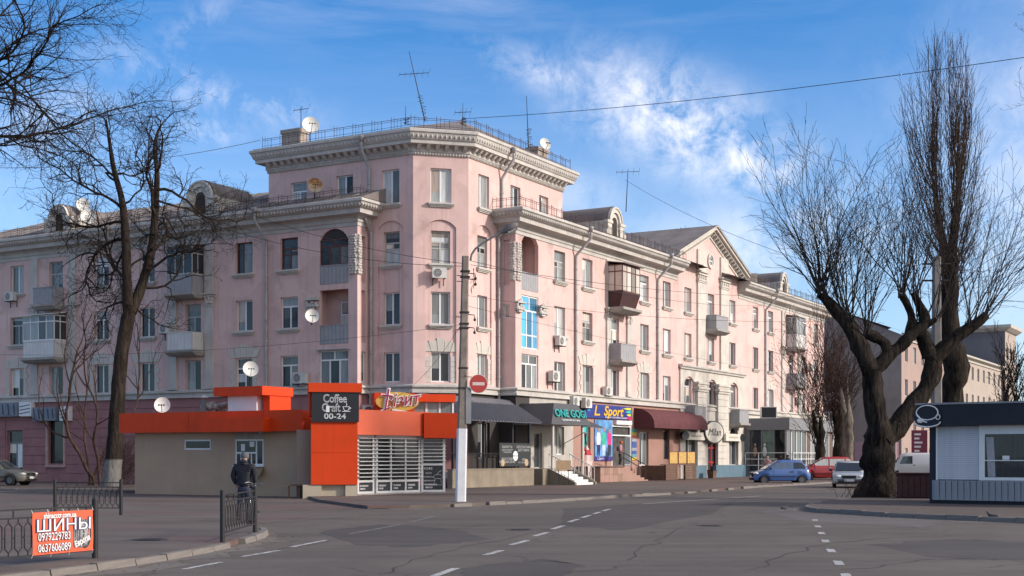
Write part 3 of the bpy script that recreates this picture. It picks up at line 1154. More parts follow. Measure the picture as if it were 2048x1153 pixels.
# --- cornices
cD_R, cD_L = FR.pt(0, -1.1), FL.pt(0, -1.1)
CORN = [(0, 14.42), (0.05, 14.42), (0.05, 14.60), (0.12, 14.66), (0.12, 14.82), (0.24, 14.93), (0.62, 15.0), (0.64, 15.0), (0.66, 15.24), (0.74, 15.27), (0.80, 15.30), (1.00, 15.54), (1.06, 15.56), (1.06, 15.70), (0.92, 15.76), (0, 15.80)]
R1a, R1b, R2a = 23.6, 36.2, RW_END
pathR1 = [cD_R, FR.pt(0), FR.pt(R1a)]
pathR2 = [FR.pt(R1b), FR.pt(R2a), FR.pt(R2a, -8)]
pathL = [FL.pt(LW_END, -8), FL.pt(LW_END), FL.pt(0), cD_L]
for p in (pathR1, pathR2, pathL):
    mb = MB()
    sweep(mb, p, CORN)
    mb.build('cornice', TRIM, bld)
    mb = MB()
    q = offset_path(p, 0.90)
    e = MB()
    cnt = 0
    for a, b in zip(q, q[1:]):
        L = (b - a).length
        n = int(L / 0.235)
        for k in range(n):
            c = a.lerp(b, (k + 0.5) / n)
            e.ball((c.x, c.y, 15.42), 0.085, 0.085, 0.115, 4, 6)
    o = e.build('egg_moulding', TRIM, bld)
    o['kind'] = 'stuff'
TCORN = [(0, 18.22), (0.07, 18.22), (0.07, 18.34), (0.13, 18.40), (0.13, 18.70), (0.53, 18.74), (0.55, 18.74), (0.55, 18.92), (0.60, 18.95), (0.64, 19.0), (0.75, 19.28), (0.81, 19.32), (0.81, 19.46), (0.72, 19.52), (0, 19.60)]
tpath = [FLT.pt(-10.14, -9), FLT.pt(-10.14), FLT.pt(0), FC.pt(3.116), FRT.pt(11.2), FRT.pt(11.2, -9)]
mb = MB()
sweep(mb, tpath, TCORN)
mb.build('cornice', TRIM, bld)
leaf = MB()
q = offset_path(tpath, 0.68)
for a, b in zip(q, q[1:]):
    L = (b - a).length
    n = int(L / 0.26)
    for k in range(n):
        c = a.lerp(b, (k + 0.5) / n)
        leaf.ball((c.x, c.y, 19.15), 0.075, 0.075, 0.13, 4, 5)
leaf.build('leaf_moulding', TRIM, bld)['kind'] = 'stuff'
dent = MB()
for F, s0, s1 in ((FLT, -10.14, 0), (FC, 0, 3.116), (FRT, 0, 11.2)):
    n = int((s1 - s0) / 0.16)
    for k in range(n):
        c = F.pt(s0 + (k + 0.5) * (s1 - s0) / n, 0.10)
        dent.ball((c.x, c.y, 18.28), 0.045, 0.045, 0.06, 3, 4)
dent.build('bead_moulding', TRIM, bld)['kind'] = 'stuff'
mod = MB()
mod.hull8([(-0.10, -0.22, 0.0), (0.10, -0.22, 0.0), (0.10, 0.02, -0.16), (-0.10, 0.02, -0.16)], [(-0.10, -0.37, 0.16), (0.10, -0.37, 0.16), (0.10, 0.02, 0.16), (-0.10, 0.02, 0.16)])
modm = mod.mesh('modillion')
for F, s0, s1 in ((FLT, -10.14, 0), (FC, 0, 3.116), (FRT, 0, 11.2)):
    n = round((s1 - s0) / 0.52)
    for k in range(n):
        inst('modillion', modm, TRIM, bld, F.m(s0 + (k + 0.5) * (s1 - s0) / n, 0.13, 18.575))
# string course over the ground floor
BELT = [(0, 5.18), (0.20, 5.18), (0.20, 5.32), (0.12, 5.36), (0.12, 5.44), (0.26, 5.50), (0.26, 5.58), (0.10, 5.64), (0.0, 5.68)]
bpath = [FL.pt(LW_END), FL.pt(0), cD_L, FLT.pt(0), FC.pt(3.116), cD_R, FR.pt(0), FR.pt(RW_END)]
mb = MB()
sweep(mb, bpath, BELT)
mb.build('string_course', TRIM, bld)

# --- pediment over the middle of the street front
ped = MB()
zc, za, hwp = 15.85, 18.55, 6.8
pc = (R1a + R1b) / 2
ped.prism([(R1a, 15.6), (R1b, 15.6), (R1b, zc + 0.25), (pc, za), (R1a, zc + 0.25)], -0.004, 0.25)
ped.build('pediment_wall', PINK, bld, FR.m())
rk = MB()
for sgn in (-1, 1):
    for (t0, t1, dz0, dz1) in ((0.08, 0.0, -0.16, 0.0), (0.42, 0.0, 0.26, 0.42), (0.62, 0.0, 0.42, 0.62), (0.72, -0.2, 0.62, 0.74)):
        x0, x1 = pc, pc + sgn * (hwp + 0.6)
        sl = (za - zc - 0.25) / (R1b - pc)
        zA, zB = za, za - sl * (hwp + 0.6)
        lo = [(x0, -t0, zA + dz0), (x1, -t0, zB + dz0), (x1, -t1 + 0.3, zB + dz0), (x0, -t1 + 0.3, zA + dz0)]
        hi = [(x0, -t0, zA + dz1), (x1, -t0, zB + dz1), (x1, -t1 + 0.3, zB + dz1), (x0, -t1 + 0.3, zA + dz1)]
        if sgn < 0:
            lo = [lo[1], lo[0], lo[3], lo[2]]
            hi = [hi[1], hi[0], hi[3], hi[2]]
        rk.hull8(lo, hi)
rk.build('raking_cornice', STONE, bld, FR.m())
for sgn in (-1, 1):
    n = 14
    for k in range(n):
        x = pc + sgn * (k + 0.6) * hwp / n
        z = za - sl * abs(x - pc)
        inst('modillion', modm, STONE, bld, FR.m(x, 0.06, z + 0.10))
# round window, pilasters with capitals, arched lower storey
rw = MB()
rw.disc((0, -0.03, 0), (0, -1, 0), 0.42, 24)
rwo = rw.build('round_window', PVC, bld, FR.m(pc + 0.2, 0.02, FR.z(1421, 523)))
pn = MB()
for j in range(4):
    a0 = j * math.pi / 2 + 0.12
    pn.face([(0.05 * math.cos(a0 + 0.66), -0.036, 0.05 * math.sin(a0 + 0.66))] + [(0.33 * math.cos(a0 + q * 1.32 / 5), -0.036, 0.33 * math.sin(a0 + q * 1.32 / 5)) for q in range(6)])
pn.build('pane', G_DARK, rwo, FR.m(pc + 0.2, 0.02, FR.z(1421, 523)))
rg = MB()
rows = []
for rr, yy in ((0.42, -0.02), (0.42, -0.10), (0.60, -0.10), (0.60, 0.0)):
    rows.append([(rr * math.cos(2 * math.pi * j / 24), yy, rr * math.sin(2 * math.pi * j / 24)) for j in range(24)])
rg.grid(rows, 0, False, True)
rg.build('surround', STONE, rwo, FR.m(pc + 0.2, 0.02, FR.z(1421, 523)))
for px0, px1, ztop in ((1393, 1409, 17.2), (1439, 1454, 17.2)):
    a, b = FR.s(px0), FR.s(px1)
    mb = MB()
    mb.box(a, b, -0.14, 0.02, 8.3, ztop)
    pil = mb.build('pilaster', STONE, bld, FR.m())
    cp = MB()
    zc_ = 14.75
    for dz, e in ((0.0, 0.05), (0.12, 0.10), (0.55, 0.14), (0.75, 0.20)):
        cp.box(a - e, b + e, -0.14 - e, 0.02, zc_ + dz, zc_ + dz + 0.12)
    cp.box(a - 0.03, b + 0.03, -0.18, 0.02, zc_ + 0.1, zc_ + 0.8)
    for k in range(4):
        x = a + (b - a) * (k + 0.5) / 4
        cp.ball((x, -0.20, zc_ + 0.36), 0.08, 0.07, 0.2, 4, 6)
    cp.build('capital', STONE, pil, FR.m())
gf = MB()
xa, xb = 24.0, 37.2
wall(gf, xa, xb, 0.0, 8.15, [op(FR.s(c), 5.62, 1.9, 1.55) + (0.42,) for c in (1376, 1422, 1465)] + [(FR.s(1368), FR.s(1391), 1.0, 3.35, 0.75), (FR.s(1413), FR.s(1431), 0.1, 3.1), (FR.s(1456), FR.s(1474), 1.0, 3.35, 0.75)], 0.30, y=-0.12)
gf.box(xa - 0.002, xa, -0.12, 0.0, 0, 8.15)
gf.box(xb, xb + 0.002, -0.12, 0.0, 0, 8.15)
gf.build('stone_storey', STONE, bld, FR.m())
lg = MB()
sweep(lg, [FR.pt(xa - 0.1), FR.pt(xb + 0.1)], [(0.12, 8.10), (0.24, 8.10), (0.24, 8.2), (0.34, 8.28), (0.34, 8.40), (0.0, 8.45)])
lg.build('string_course', TRIM, bld)
# pilaster blocks of the stone storey, each a block of its own
rb = random.Random(4)
for p0, p1 in ((1392, 1411), (1433, 1454)):
    a, b = FR.s(p0, 0.2), FR.s(p1, 0.2)
    for k in range(12):
        z = 1.05 + k * 0.505
        if z > 6.4:
            break
        mb = MB()
        mb.box(a + 0.0, b, -0.34 - rb.uniform(0, 0.012), -0.118, z, z + 0.485)
        mb.build('stone_block', STONE, bld, FR.m())
    mb = MB()
    for dz, e in ((6.55, 0.10), (6.72, 0.18), (6.95, 0.06), (7.1, 0.14)):
        mb.box(a - e, b + e, -0.34 - e, -0.118, dz, dz + 0.16)
    mb.box(a, b, -0.36, -0.118, 6.5, 7.2)
    mb.build('capital', STONE, bld, FR.m())
BLUEP = M('blue_plinth', (0.10, 0.17, 0.22), 0.7, 0.12, 1.0, streaks=0.2)
mb = MB()
mb.box(FR.s(1392, .4), FR.s(1412, .4), -0.42, -0.12, 0.08, 1.04)
mb.box(FR.s(1432, .4), xb + 0.3, -0.42, -0.12, 0.08, 1.04)
mb.build('plinth', BLUEP, bld, FR.m())
# ground floor of the stone storey: red door, arched shop windows
for c0, c1 in ((1368, 1391), (1456, 1474)):
    a, b = FR.s(c0), FR.s(c1)
    w_ = window(FR, (a + b) / 2, 1.0, b - a, 3.0, 'tee', (D, D, D), WHITE, sill=False, t=-0.02, rec=0.1)
REDD = M('red_door_paint', (0.42, 0.03, 0.03), 0.45, 0.1, 2.0)
a, b = FR.s(1413), FR.s(1431)
dr = MB()
for x in (a, b - 0.14, (a + b) / 2 - 0.06):
    dr.box(x, x + 0.14, 0.0, 0.08, 0.12, 3.05)
for z in (0.12, 1.2, 2.3, 2.95):
    dr.box(a + 0.14, b - 0.14, 0.004, 0.075, z, z + 0.12)
do = dr.build('door', REDD, bld, FR.m())
mb = MB()
mb.box(a + 0.1, b - 0.1, 0.04, 0.06, 0.2, 3.0)
mb.build('pane', G_DARK, do, FR.m())

# --- roofs
def gable_roof(F, s0, s1, d, z0, z1, over=0.9, hip0=0.0, hip1=0.0, name='roof'):
    mb = MB()
    n = 60
    A, B = (s0, -over), (s1, -over)
    r0, r1 = (s0 + hip0, d / 2), (s1 - hip1, d / 2)
    e = d + over
    mb.face([(s0, -over, z0), (s1, -over, z0), (r1[0], d / 2, z1), (r0[0], d / 2, z1)])
    mb.face([(s1, e, z0), (s0, e, z0), (r0[0], d / 2, z1), (r1[0], d / 2, z1)])
    mb.face([(s0, e, z0), (s0, -over, z0), (r0[0], d / 2, z1)])
    mb.face([(s1, -over, z0), (s1, e, z0), (r1[0], d / 2, z1)])
    # ribs of the corrugated sheets on the street side
    m = int((s1 - s0) / 1.1)
    for k in range(1, m):
        f = k / m
        x0 = s0 + (s1 - s0) * f
        x1 = min(max(x0, r0[0]), r1[0])
        fr0 = 1.0
        if hip0 and x0 < r0[0]:
            fr0 = (x0 - s0) / hip0
        if hip1 and x0 > r1[0]:
            fr0 = (s1 - x0) / hip1
        if fr0 < 0.1:
            continue
        mb.hull8([(x0 - 0.04, -over, z0 + 0.002), (x0 + 0.04, -over, z0 + 0.002), (x0 + 0.04, -over + (d / 2 + over) * fr0, z0 + (z1 - z0) * fr0), (x0 - 0.04, -over + (d / 2 + over) * fr0, z0 + (z1 - z0) * fr0)],
                 [(x0 - 0.03, -over, z0 + 0.05), (x0 + 0.03, -over, z0 + 0.05), (x0 + 0.03, -over + (d / 2 + over) * fr0, z0 + (z1 - z0) * fr0 + 0.045), (x0 - 0.03, -over + (d / 2 + over) * fr0, z0 + (z1 - z0) * fr0 + 0.045)])
    return mb.build(name, ROOF, bld, F.m())


gable_roof(FL, LW_END - 0.9, 1.0, 13, 15.76, 18.5, hip0=5.5)
gable_roof(FR, 3, R1a + 4, 13, 15.76, 18.3)
gable_roof(FR, R1b - 4, RW_END + 0.9, 13, 15.76, 18.3, hip1=5.5)
mb = MB()      # roof over the pediment, running back from the street
zr0, zr1 = za + 0.75, zc + 0.30 + 0.45
for sgn in (-1, 1):
    x1 = pc + sgn * (hwp + 0.6)
    zz = za - sl * (hwp + 0.6) + 0.75
    pts = [(pc, -0.74, zr0), (x1, -0.74, zz), (x1, 12, zz), (pc, 12, zr0)]
    mb.face(pts if sgn < 0 else pts[::-1])
    mb.face([(p[0], p[1], p[2] - 0.12) for p in (pts[::-1] if sgn < 0 else pts)])
mb.build('roof', ROOF, bld, FR.m())
mb = MB()      # tower: low hipped roof
ring = [FLT.pt(-10.14, 0.66), offset_path(tpath, 0.66)[2], offset_path(tpath, 0.66)[3], FRT.pt(11.2, 0.66), FRT.pt(11.2, -9.5), FLT.pt(-10.14, -9.5)]
ring[0] = offset_path(tpath, 0.66)[1]
ring[3] = offset_path(tpath, 0.66)[4]
apex = Vector((-3.1, 81.5, 21.95))
for a, b in zip(ring, ring[1:] + ring[:1]):
    mb.face([(a[0], a[1], 19.56), (b[0], b[1], 19.56), tuple(apex)])
mb.build('roof', ROOF, bld)

# --- gutters edge, railings on the roofs
def roof_railing(path, t, z, h=0.85, step=0.62, name='roof_railing'):
    q = offset_path(path, t)
    mb = MB()
    for a, b in zip(q, q[1:]):
        L = (b - a).length
        n = max(1, int(L / step))
        for zz, r in ((z + h, 0.016), (z + h * 0.82, 0.012), (z + 0.12, 0.012)):
            mb.tube([(a.x, a.y, zz), (b.x, b.y, zz)], r, 4)
        for k in range(n + 1):
            c = a.lerp(b, k / n)
            hh = h + (0.15 if k % 2 == 0 else 0.0)
            mb.tube([(c.x, c.y, z - 0.05), (c.x, c.y, z + hh)], 0.016, 4)
            if k % 2 == 0 and k < n:
                e = a.lerp(b, (k + 0.30) / n)
                g_ = a.lerp(b, (k + 0.62) / n)
                mb.tube([(e.x, e.y, z), (e.x, e.y, z + h + 0.12)], 0.012, 4)
                mb.tube([(g_.x, g_.y, z), (g_.x, g_.y, z + h + 0.02)], 0.010, 4)
    return mb.build(name, RAIL, bld)


roof_railing(tpath[1:-1], 0.55, 19.58, 0.52)
roof_railing([cD_R, FR.pt(0), FR.pt(R1a)], 0.72, 15.78, 0.55)
roof_railing([FR.pt(R1b + 1), FR.pt(RW_END)], 0.72, 15.78, 0.55, 0.8)
roof_railing([FL.pt(LW_END), FL.pt(0), cD_L], 0.72, 15.78, 0.55)

# --- down pipes
def downpipe(F, s, ztop, t_top, zbot=5.7, t=0.12):
    """hopper under the gutter, swan neck back to the wall, pipe with sockets"""
    mb = MB()
    r = 0.085
    mb.lathe([(0.05, 0), (0.09, 0.0), (0.17, 0.28), (0.17, 0.34), (0.02, 0.34)], (0, -t_top), 10)
    for v in range(len(mb.v)):
        x, y, z = mb.v[v]
        mb.v[v] = (x, y, z + ztop)
    mb.tube([(0, -t_top, ztop + 0.05), (0, -t_top, ztop - 0.35), (0, -t, ztop - 1.35), (0, -t, ztop - 1.6), (0, -t, zbot)], r, 8)
    z = ztop - 2.2
    while z > zbot:
        mb.lathe([(r, z - 0.05), (r + 0.02, z - 0.04), (r + 0.02, z + 0.04), (r, z + 0.05)], (0, -t), 8)
        z -= 1.25
    return mb.build('downpipe', DOWNPIPE, bld, F.m(s))


downpipe(FL, FL.s(535), 15.45, 1.14)
downpipe(FL, FL.s(243), 15.45, 1.14)
downpipe(FR, FR.s(1149), 15.45, 1.14)
downpipe(FR, FR.s(1313), 15.45, 1.14)
downpipe(FR, FR.s(1529), 15.45, 1.14)
for F, s in ((FLT, -2.72), (FRT, 3.08)):
    mb = MB()
    mb.tube([(0, -0.14, 15.3 - 1.1), (0, -0.14, 4.6)], 0.085, 8)
    mb.tube([(0, -0.9, 15.62), (0, -0.9, 15.1), (0, -0.14, 14.2)], 0.085, 8)
    z = 13.4
    while z > 5:
        mb.lathe([(0.085, z - 0.05), (0.105, z - 0.04), (0.105, z + 0.04), (0.085, z + 0.05)], (0, -0.14), 8)
        z -= 1.2
    mb.build('downpipe', DOWNPIPE, bld, F.m(s))
downpipe(FLT, FLT.s(741), 19.05, 0.88, 15.9)
downpipe(FRT, FRT.s(1001), 19.05, 0.88, 15.9)

# --- dormers
def dormer(F, s, t=0.25, sc=1.0):
    mb = MB()
    w, h = 1.5 * sc, 1.1 * sc
    mb.box(-w / 2 - 0.25, w / 2 + 0.25, 0, 3.4, 0, h)
    n = 12
    arc = [(w / 2 * 0.98 * math.cos(math.pi * k / n), h + w / 2 * 0.98 * math.sin(math.pi * k / n)) for k in range(n + 1)]
    mb.prism(arc, -0.02, 3.4)
    body = mb.build('dormer', STONE, bld, F.m(s, t, 15.75))
    tr = MB()
    for r0, r1, y in ((0.72 * w / 2, 1.02 * w / 2, -0.14), (1.02 * w / 2, 1.14 * w / 2, -0.2)):
        for k in range(n):
            a0, a1 = math.pi * k / n, math.pi * (k + 1) / n
            p = [(r0 * math.cos(a0), h + r0 * math.sin(a0)), (r1 * math.cos(a0), h + r1 * math.sin(a0)), (r1 * math.cos(a1), h + r1 * math.sin(a1)), (r0 * math.cos(a1), h + r0 * math.sin(a1))]
            tr.prism(p, y, 0.0)
    for sg in (-1, 1):
        tr.box(min(sg * 0.36 * w, sg * 0.72 * w), max(sg * 0.36 * w, sg * 0.72 * w), -0.16, 0.05, 0, h)
        tr.box(min(sg * 0.33 * w, sg * 0.80 * w), max(sg * 0.33 * w, sg * 0.80 * w), -0.22, 0.05, h * 0.86, h)
        tr.box(min(sg * 0.62 * w, sg * 0.86 * w), max(sg * 0.62 * w, sg * 0.86 * w), -0.18, 0.3, 0, h * 0.5)
    tr.build('surround', STONE, body, F.m(s, t, 15.75))
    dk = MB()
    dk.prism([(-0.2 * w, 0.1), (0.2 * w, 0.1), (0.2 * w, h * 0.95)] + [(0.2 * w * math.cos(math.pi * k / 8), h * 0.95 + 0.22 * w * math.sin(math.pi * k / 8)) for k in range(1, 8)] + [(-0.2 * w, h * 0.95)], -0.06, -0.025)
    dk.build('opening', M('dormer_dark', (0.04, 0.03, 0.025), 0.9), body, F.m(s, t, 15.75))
    rf = MB()
    pts0 = [(w * 0.60 * math.cos(math.pi * k / n), h + w * 0.60 * math.sin(math.pi * k / n)) for k in range(n + 1)]
    rf.grid([[(x, 0.0, z) for x, z in pts0], [(x, 3.6, z) for x, z in pts0]], 0, False)
    rf.build('roof', ROOF, body, F.m(s, t, 15.75))
    return body


dormer(FL, FL.s(122), 0.1)
dormer(FL, FL.s(404), 0.1, 1.15)
dormer(FR, FR.s(1228), 0.0, 1.15)
dormer(FR, FR.s(1566), 0.0, 1.05)
# chimneys
for c, w, h in ((P(590, 262, 81.5), 1.4, 1.9), (P(1075, 299, 84.5), 1.35, 1.6)):
    mb = MB()
    mb.box(-w / 2, w / 2, -0.4, 0.4, -h, 0)
    mb.box(-w / 2 - 0.06, w / 2 + 0.06, -0.46, 0.46, -0.22, 0.02)
    mb.build('chimney', M('chimney_plaster', (0.36, 0.30, 0.25), 0.95, 0.2, 3, 0.5, fine=0.2), bld, Matrix.Translation(c) @ Matrix.Rotation(R(-29.7 if c.x < -5 else 60.3), 4, 'Z'))
for px, py, Y in ((1500, 548, 118), (1530, 552, 122)):
    c = P(px, py, Y)
    mb = MB()
    mb.box(-0.6, 0.6, -0.35, 0.35, -2.5, 0)
    mb.build('chimney', MATS['chimney_plaster'], bld, Matrix.Translation(c))

# --- ground floor of the left wing: courses of rusticated plaster, door and openings
door_s = (FL.s(14), FL.s(45))
dark_s = (FL.s(97), FL.s(129))
cour = [0.62 + k * 0.57 for k in range(9)]
mb = MB()
wall(mb, LW_END, 0, 0.0, 5.2, [(door_s[0], door_s[1], 0.75, 3.4), (dark_s[0], dark_s[1], 1.25, 4.0), (-12.5, -10.2, 1.2, 3.9)], 0.3, y=0.0)
mb.build('wall', ROSE, bld, FL.m())
mb = MB()
mb.box(LW_END, -8, -0.16, 0.0, 0.0, 0.60)
mb.build('plinth', ROSE, bld, FL.m())
for z in cour[:-1]:
    segs = [(LW_END, -8.0)]
    for a, b, c, d in ((door_s[0] - .12, door_s[1] + .12, 0.75, 3.5), (dark_s[0] - .16, dark_s[1] + .16, 1.1, 4.1), (-12.6, -10.1, 1.2, 3.9)):
        if z + 0.54 > c and z < d:
            segs = [q for s in segs for q in ((s[0], min(s[1], a)), (max(s[0], b), s[1])) if q[1] - q[0] > 0.05]
    for a, b in segs:
        x = a
        while x < b - 0.01:
            e = min(b, x + 4.4)
            mb = MB()
            mb.box(x + 0.008, e - 0.008, -0.05, 0.001, z + 0.02, z + 0.55)
            mb.build('plaster_course', ROSE, bld, FL.m())
            x = e
mb = MB()
for a, b, c, d in ((dark_s[0], dark_s[1], 1.25, 4.0),):
    mb.box(a - 0.14, a, -0.12, 0.05, c - 0.1, d)
    mb.box(b, b + 0.14, -0.12, 0.05, c - 0.1, d)
    mb.box(a - 0.14, b + 0.14, -0.16, 0.05, c - 0.24, c - 0.1)
mb.build('surround', M('pale_rose_trim', (0.45, 0.30, 0.26), 0.9, 0.15, 2), bld, FL.m())
window(FL, (dark_s[0] + dark_s[1]) / 2, 1.25, dark_s[1] - dark_s[0], 2.75, 'one', (G_DARK,), IRON, sill=False)
dw = window(FL, (door_s[0] + door_s[1]) / 2, 0.75, door_s[1] - door_s[0], 2.6, 'tee', (G_DARK, G_DARK, G_DARK), M('grey_door_frame', (0.20, 0.21, 0.22), 0.5), sill=False)
dw.name = 'door'
window(FL, -11.35, 1.2, 2.3, 2.7, 'tri', (G_DARK,), PVC, sill=False)
mb = MB()
for k in range(4):
    mb.box(door_s[0] - 0.3, door_s[1] + 0.3, -0.5 - 0.3 * k, -0.161 if k else -0.16, 0.1, 0.72 - 0.16 * k)
mb.build('door_step', CONCRETE, bld, FL.m())
# ground floor under the tower and right wing
mb = MB()
mb.box(-2.94, 0, 0.002, 0.2, 0, 5.2)
mb.build('wall', ROSE, bld, FLT.m())
mb = MB()
mb.box(0, 3.116, 0.002, 0.2, 0, 5.2)
mb.build('wall', ROSE, bld, FC.m())
SHADEW = M('canopy_shade_wall', (0.055, 0.047, 0.045), 0.9, 0.15, 1.0, 0.2, streaks=0.2)  # near-black tone: shade under the terrace canopy put into the wall colour
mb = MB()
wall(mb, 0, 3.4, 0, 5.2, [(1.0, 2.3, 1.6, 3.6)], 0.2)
mb.build('wall', SHADEW, bld, FRT.m())
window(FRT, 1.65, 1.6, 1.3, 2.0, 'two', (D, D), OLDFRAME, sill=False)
sp_poster = (FR.s(1188), FR.s(1223))
sp_door = (FR.s(1223.5), FR.s(1247))
cf_door = (FR.s(1279), FR.s(1297))
cf_win = (FR.s(1327), FR.s(1339))
for F, m_ in ((FRS, SHADEW), (FLS, ROSE)):
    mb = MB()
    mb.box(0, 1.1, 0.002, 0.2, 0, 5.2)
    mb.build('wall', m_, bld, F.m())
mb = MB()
mb.box(0, 1.6, -0.02, 0.0, 0, 5.17)  # thin sheet over the cream wall, coloured as canopy shade
mb.build('wall_shade_sheet', SHADEW, bld, FR.m())
SH = M('cream_porch_wall', (0.42, 0.39, 0.35), 0.9, 0.12, 1.2, 0.2, streaks=0.25)
mb = MB()
wall(mb, 0, 7.2, 0, 5.2, [(2.2, 3.2, 1.0, 3.1), (5.0, 6.0, 1.8, 3.5)], 0.2)
mb.build('wall', SH, bld, FR.m())
window(FR, 2.7, 1.0, 1.0, 2.1, 'one', (D,), OLDFRAME, sill=False)
window(FR, 5.5, 1.8, 1.0, 1.7, 'two', (D, C), PVC, sill=False)
mb = MB()
wall(mb, 7.2, 24.0, 0, 5.2, [(FR.s(1164), FR.s(1181), 1.95, 3.65), (sp_door[0], sp_door[1] + 1.2, 1.08, 3.75), (cf_door[0], cf_door[1], 1.08, 3.4), (cf_win[0], cf_win[1], 1.5, 3.6)], 0.25)
mb.build('wall', BROWNROSE, bld, FR.m())
mb = MB()
for x0, x1 in ((7.2, sp_door[0] - 0.1), (sp_door[1] + 1.3, 24.0)):
    mb.box(x0, x1, -0.06, 0.0, 0.0, 0.95)
mb.build('plinth', BROWNROSE, bld, FR.m())
window(FR, (FR.s(1164) + FR.s(1181)) / 2, 1.95, FR.s(1181) - FR.s(1164), 1.7, 'one', (G_DARK,), M('cream_shop_frame', (0.62, 0.55, 0.44), 0.5), sill=False)
window(FR, (cf_door[0] + cf_door[1]) / 2, 1.08, cf_door[1] - cf_door[0], 2.3, 'two', (D, C), WHITE, sill=False).name = 'door'
window(FR, (cf_win[0] + cf_win[1]) / 2, 1.5, cf_win[1] - cf_win[0], 2.1, 'one', (D,), BROWNFRAME, sill=False)
mb = MB()
mb.box(37.2, RW_END, -0.002, 0.2, 0, 5.2)
mb.build('wall', STONE, bld, FR.m())

# --- pilasters of the balcony bays and their capitals
def pilaster(F, s, w, z0, z1, capz=None, t=0.12, mat=None):
    mb = MB()
    mb.box(s - w / 2, s + w / 2, -t, 0.02, z0, z1)
    mb.box(s - w / 2 - 0.06, s + w / 2 + 0.06, -t - 0.05, 0.02, z0, z0 + 0.35)
    o = mb.build('pilaster', mat or TRIM, bld, F.m())
    if capz:
        cp = MB()
        for dz, e in ((0.0, 0.04), (0.55, 0.10), (0.68, 0.16)):
            cp.box(s - w / 2 - e, s + w / 2 + e, -t - e, 0.02, capz + dz, capz + dz + 0.10)
        rnd = random.Random(int(s * 10))
        for k in range(9):
            cp.ball((s + rnd.uniform(-w / 2, w / 2), -t - 0.03, capz + rnd.uniform(0.1, 0.55)), 0.09, 0.09, 0.13, 4, 6)
        cp.build('capital', TRIM, o, F.m())
    return o


for c in (FL.s(419.5), FL.s(347), FL.s(146), FL.s(70)):
    pilaster(FL, c, 0.62, 5.68, 14.42, 10.55)
for c in (FR.s(1215.5), FR.s(1256), FR.s(1564.5), FR.s(1597)):
    pilaster(FR, c, 0.62, 5.68, 14.42, 10.55)
# brackets and carved panels beside the loggias
def relief(F, s0, s1, z0, z1, t=0.0):
    rnd = random.Random(int(s0 * 33))
    mb = MB()
    mb.box(s0, s1, -t - 0.05, 0.02, z0, z1)
    n = int((z1 - z0) / 0.14)
    for k in range(n):
        for q in range(3):
            mb.ball((s0 + (s1 - s0) * (q + 0.5) / 3 + rnd.uniform(-.05, .05), -t - 0.05, z0 + (k + 0.5) * (z1 - z0) / n), 0.075 + rnd.uniform(0, .03), 0.075, 0.075 + rnd.uniform(0, .03), 4, 6)
    return mb.build('relief_panel', TRIM, bld, F.m())


relief(FL, -0.52, -0.06, 11.75, 13.95)
relief(FLS, 0.04, 0.30, 11.75, 13.95)
relief(FR, 0.10, 0.58, 11.75, 13.95)
relief(FRS, 0.74, 1.06, 11.75, 13.95)
for F, s in ((FL, lgL[0] - 0.45), (FR, lgR[1] + 0.35), (FR, 0.3)):
    mb = MB()
    rnd = random.Random(7)
    for dz, e in ((0, 0.14), (0.14, 0.28), (0.5, 0.38)):
        mb.box(s - e - 0.1, s + e + 0.1, -0.16 - e * 0.3, 0.02, 9.95 + dz, 10.05 + dz)
    for k in range(12):
        mb.ball((s + rnd.uniform(-.4, .4), -0.14, 10.05 + rnd.uniform(0.05, .6)), 0.11, 0.1, 0.13, 4, 6)
    mb.build('capital', TRIM, bld, F.m())


# --- loggias: glazing and panels
def corrugated(mb, x0, x1, y, z0, z1, step=0.13, dep=0.025):
    n = max(2, int((x1 - x0) / step))
    xs = [x0 + (x1 - x0) * k / n for k in range(n + 1)]
    prev = None
    for k, x in enumerate(xs):
        yy = y - (dep if k % 2 else 0)
        if prev:
            mb.face([(prev[0], prev[1], z0), (x, yy, z0), (x, yy, z1), (prev[0], prev[1], z1)])
        prev = (x, yy)


def side_corrugated(mb, x, y0, y1, z0, z1, step=0.13, dep=0.025, flip=False):
    n = max(2, int(abs(y1 - y0) / step))
    prev = None
    for k in range(n + 1):
        y = y0 + (y1 - y0) * k / n
        xx = x - (dep if k % 2 else 0) * (-1 if flip else 1)
        if prev:
            mb.face([(prev[0], prev[1], z0), (xx, y, z0), (xx, y, z1), (prev[0], prev[1], z1)])
        prev = (xx, y)


def loggia_panel(F, a, b, z0, z1, y=0.03):
    mb = MB()
    corrugated(mb, a, b, y, z0, z1)
    mb.box(a, b, y - 0.04, y + 0.05, z1, z1 + 0.05)
    return mb.build('loggia_panel', BALC, bld, F.m())


loggia_panel(FL, lgL[0], lgL[1], 11.32, 12.32)
loggia_panel(FL, lgL[0], lgL[1], 7.97, 8.98)
loggia_panel(FR, lgR[0], lgR[1], 11.32, 12.30)
c = sum(lgL) / 2
window(FL, c, 12.36, 2.0, 1.45, 'tri', (D, C, L_, D, D), BROWNFRAME, sill=False, rec=0.08)
mb = MB()
n = 10
hw, rise = 1.0, 0.62
rad = (hw * hw + rise * rise) / (2 * rise)
mb.face([(c - hw + 2 * hw * k / n, 0.12, 13.77 + rise - rad + math.sqrt(max(0, rad * rad - (-hw + 2 * hw * k / n) ** 2))) for k in range(n + 1)] + [(c + hw, 0.12, 13.77), (c - hw, 0.12, 13.77)])
mb.build('fanlight', M('dark_boarding', (0.05, 0.04, 0.04), 0.8), bld, FL.m())
window(FL, c + 0.3, 8.0, 1.15, 2.4, 'tee', (C, L_, D), PVC, sill=False, rec=1.05)
window(FL, c, 5.70, 2.0, 1.90, 'tri', (C, D, C, C, C), PVC, sill=False, rec=0.08)
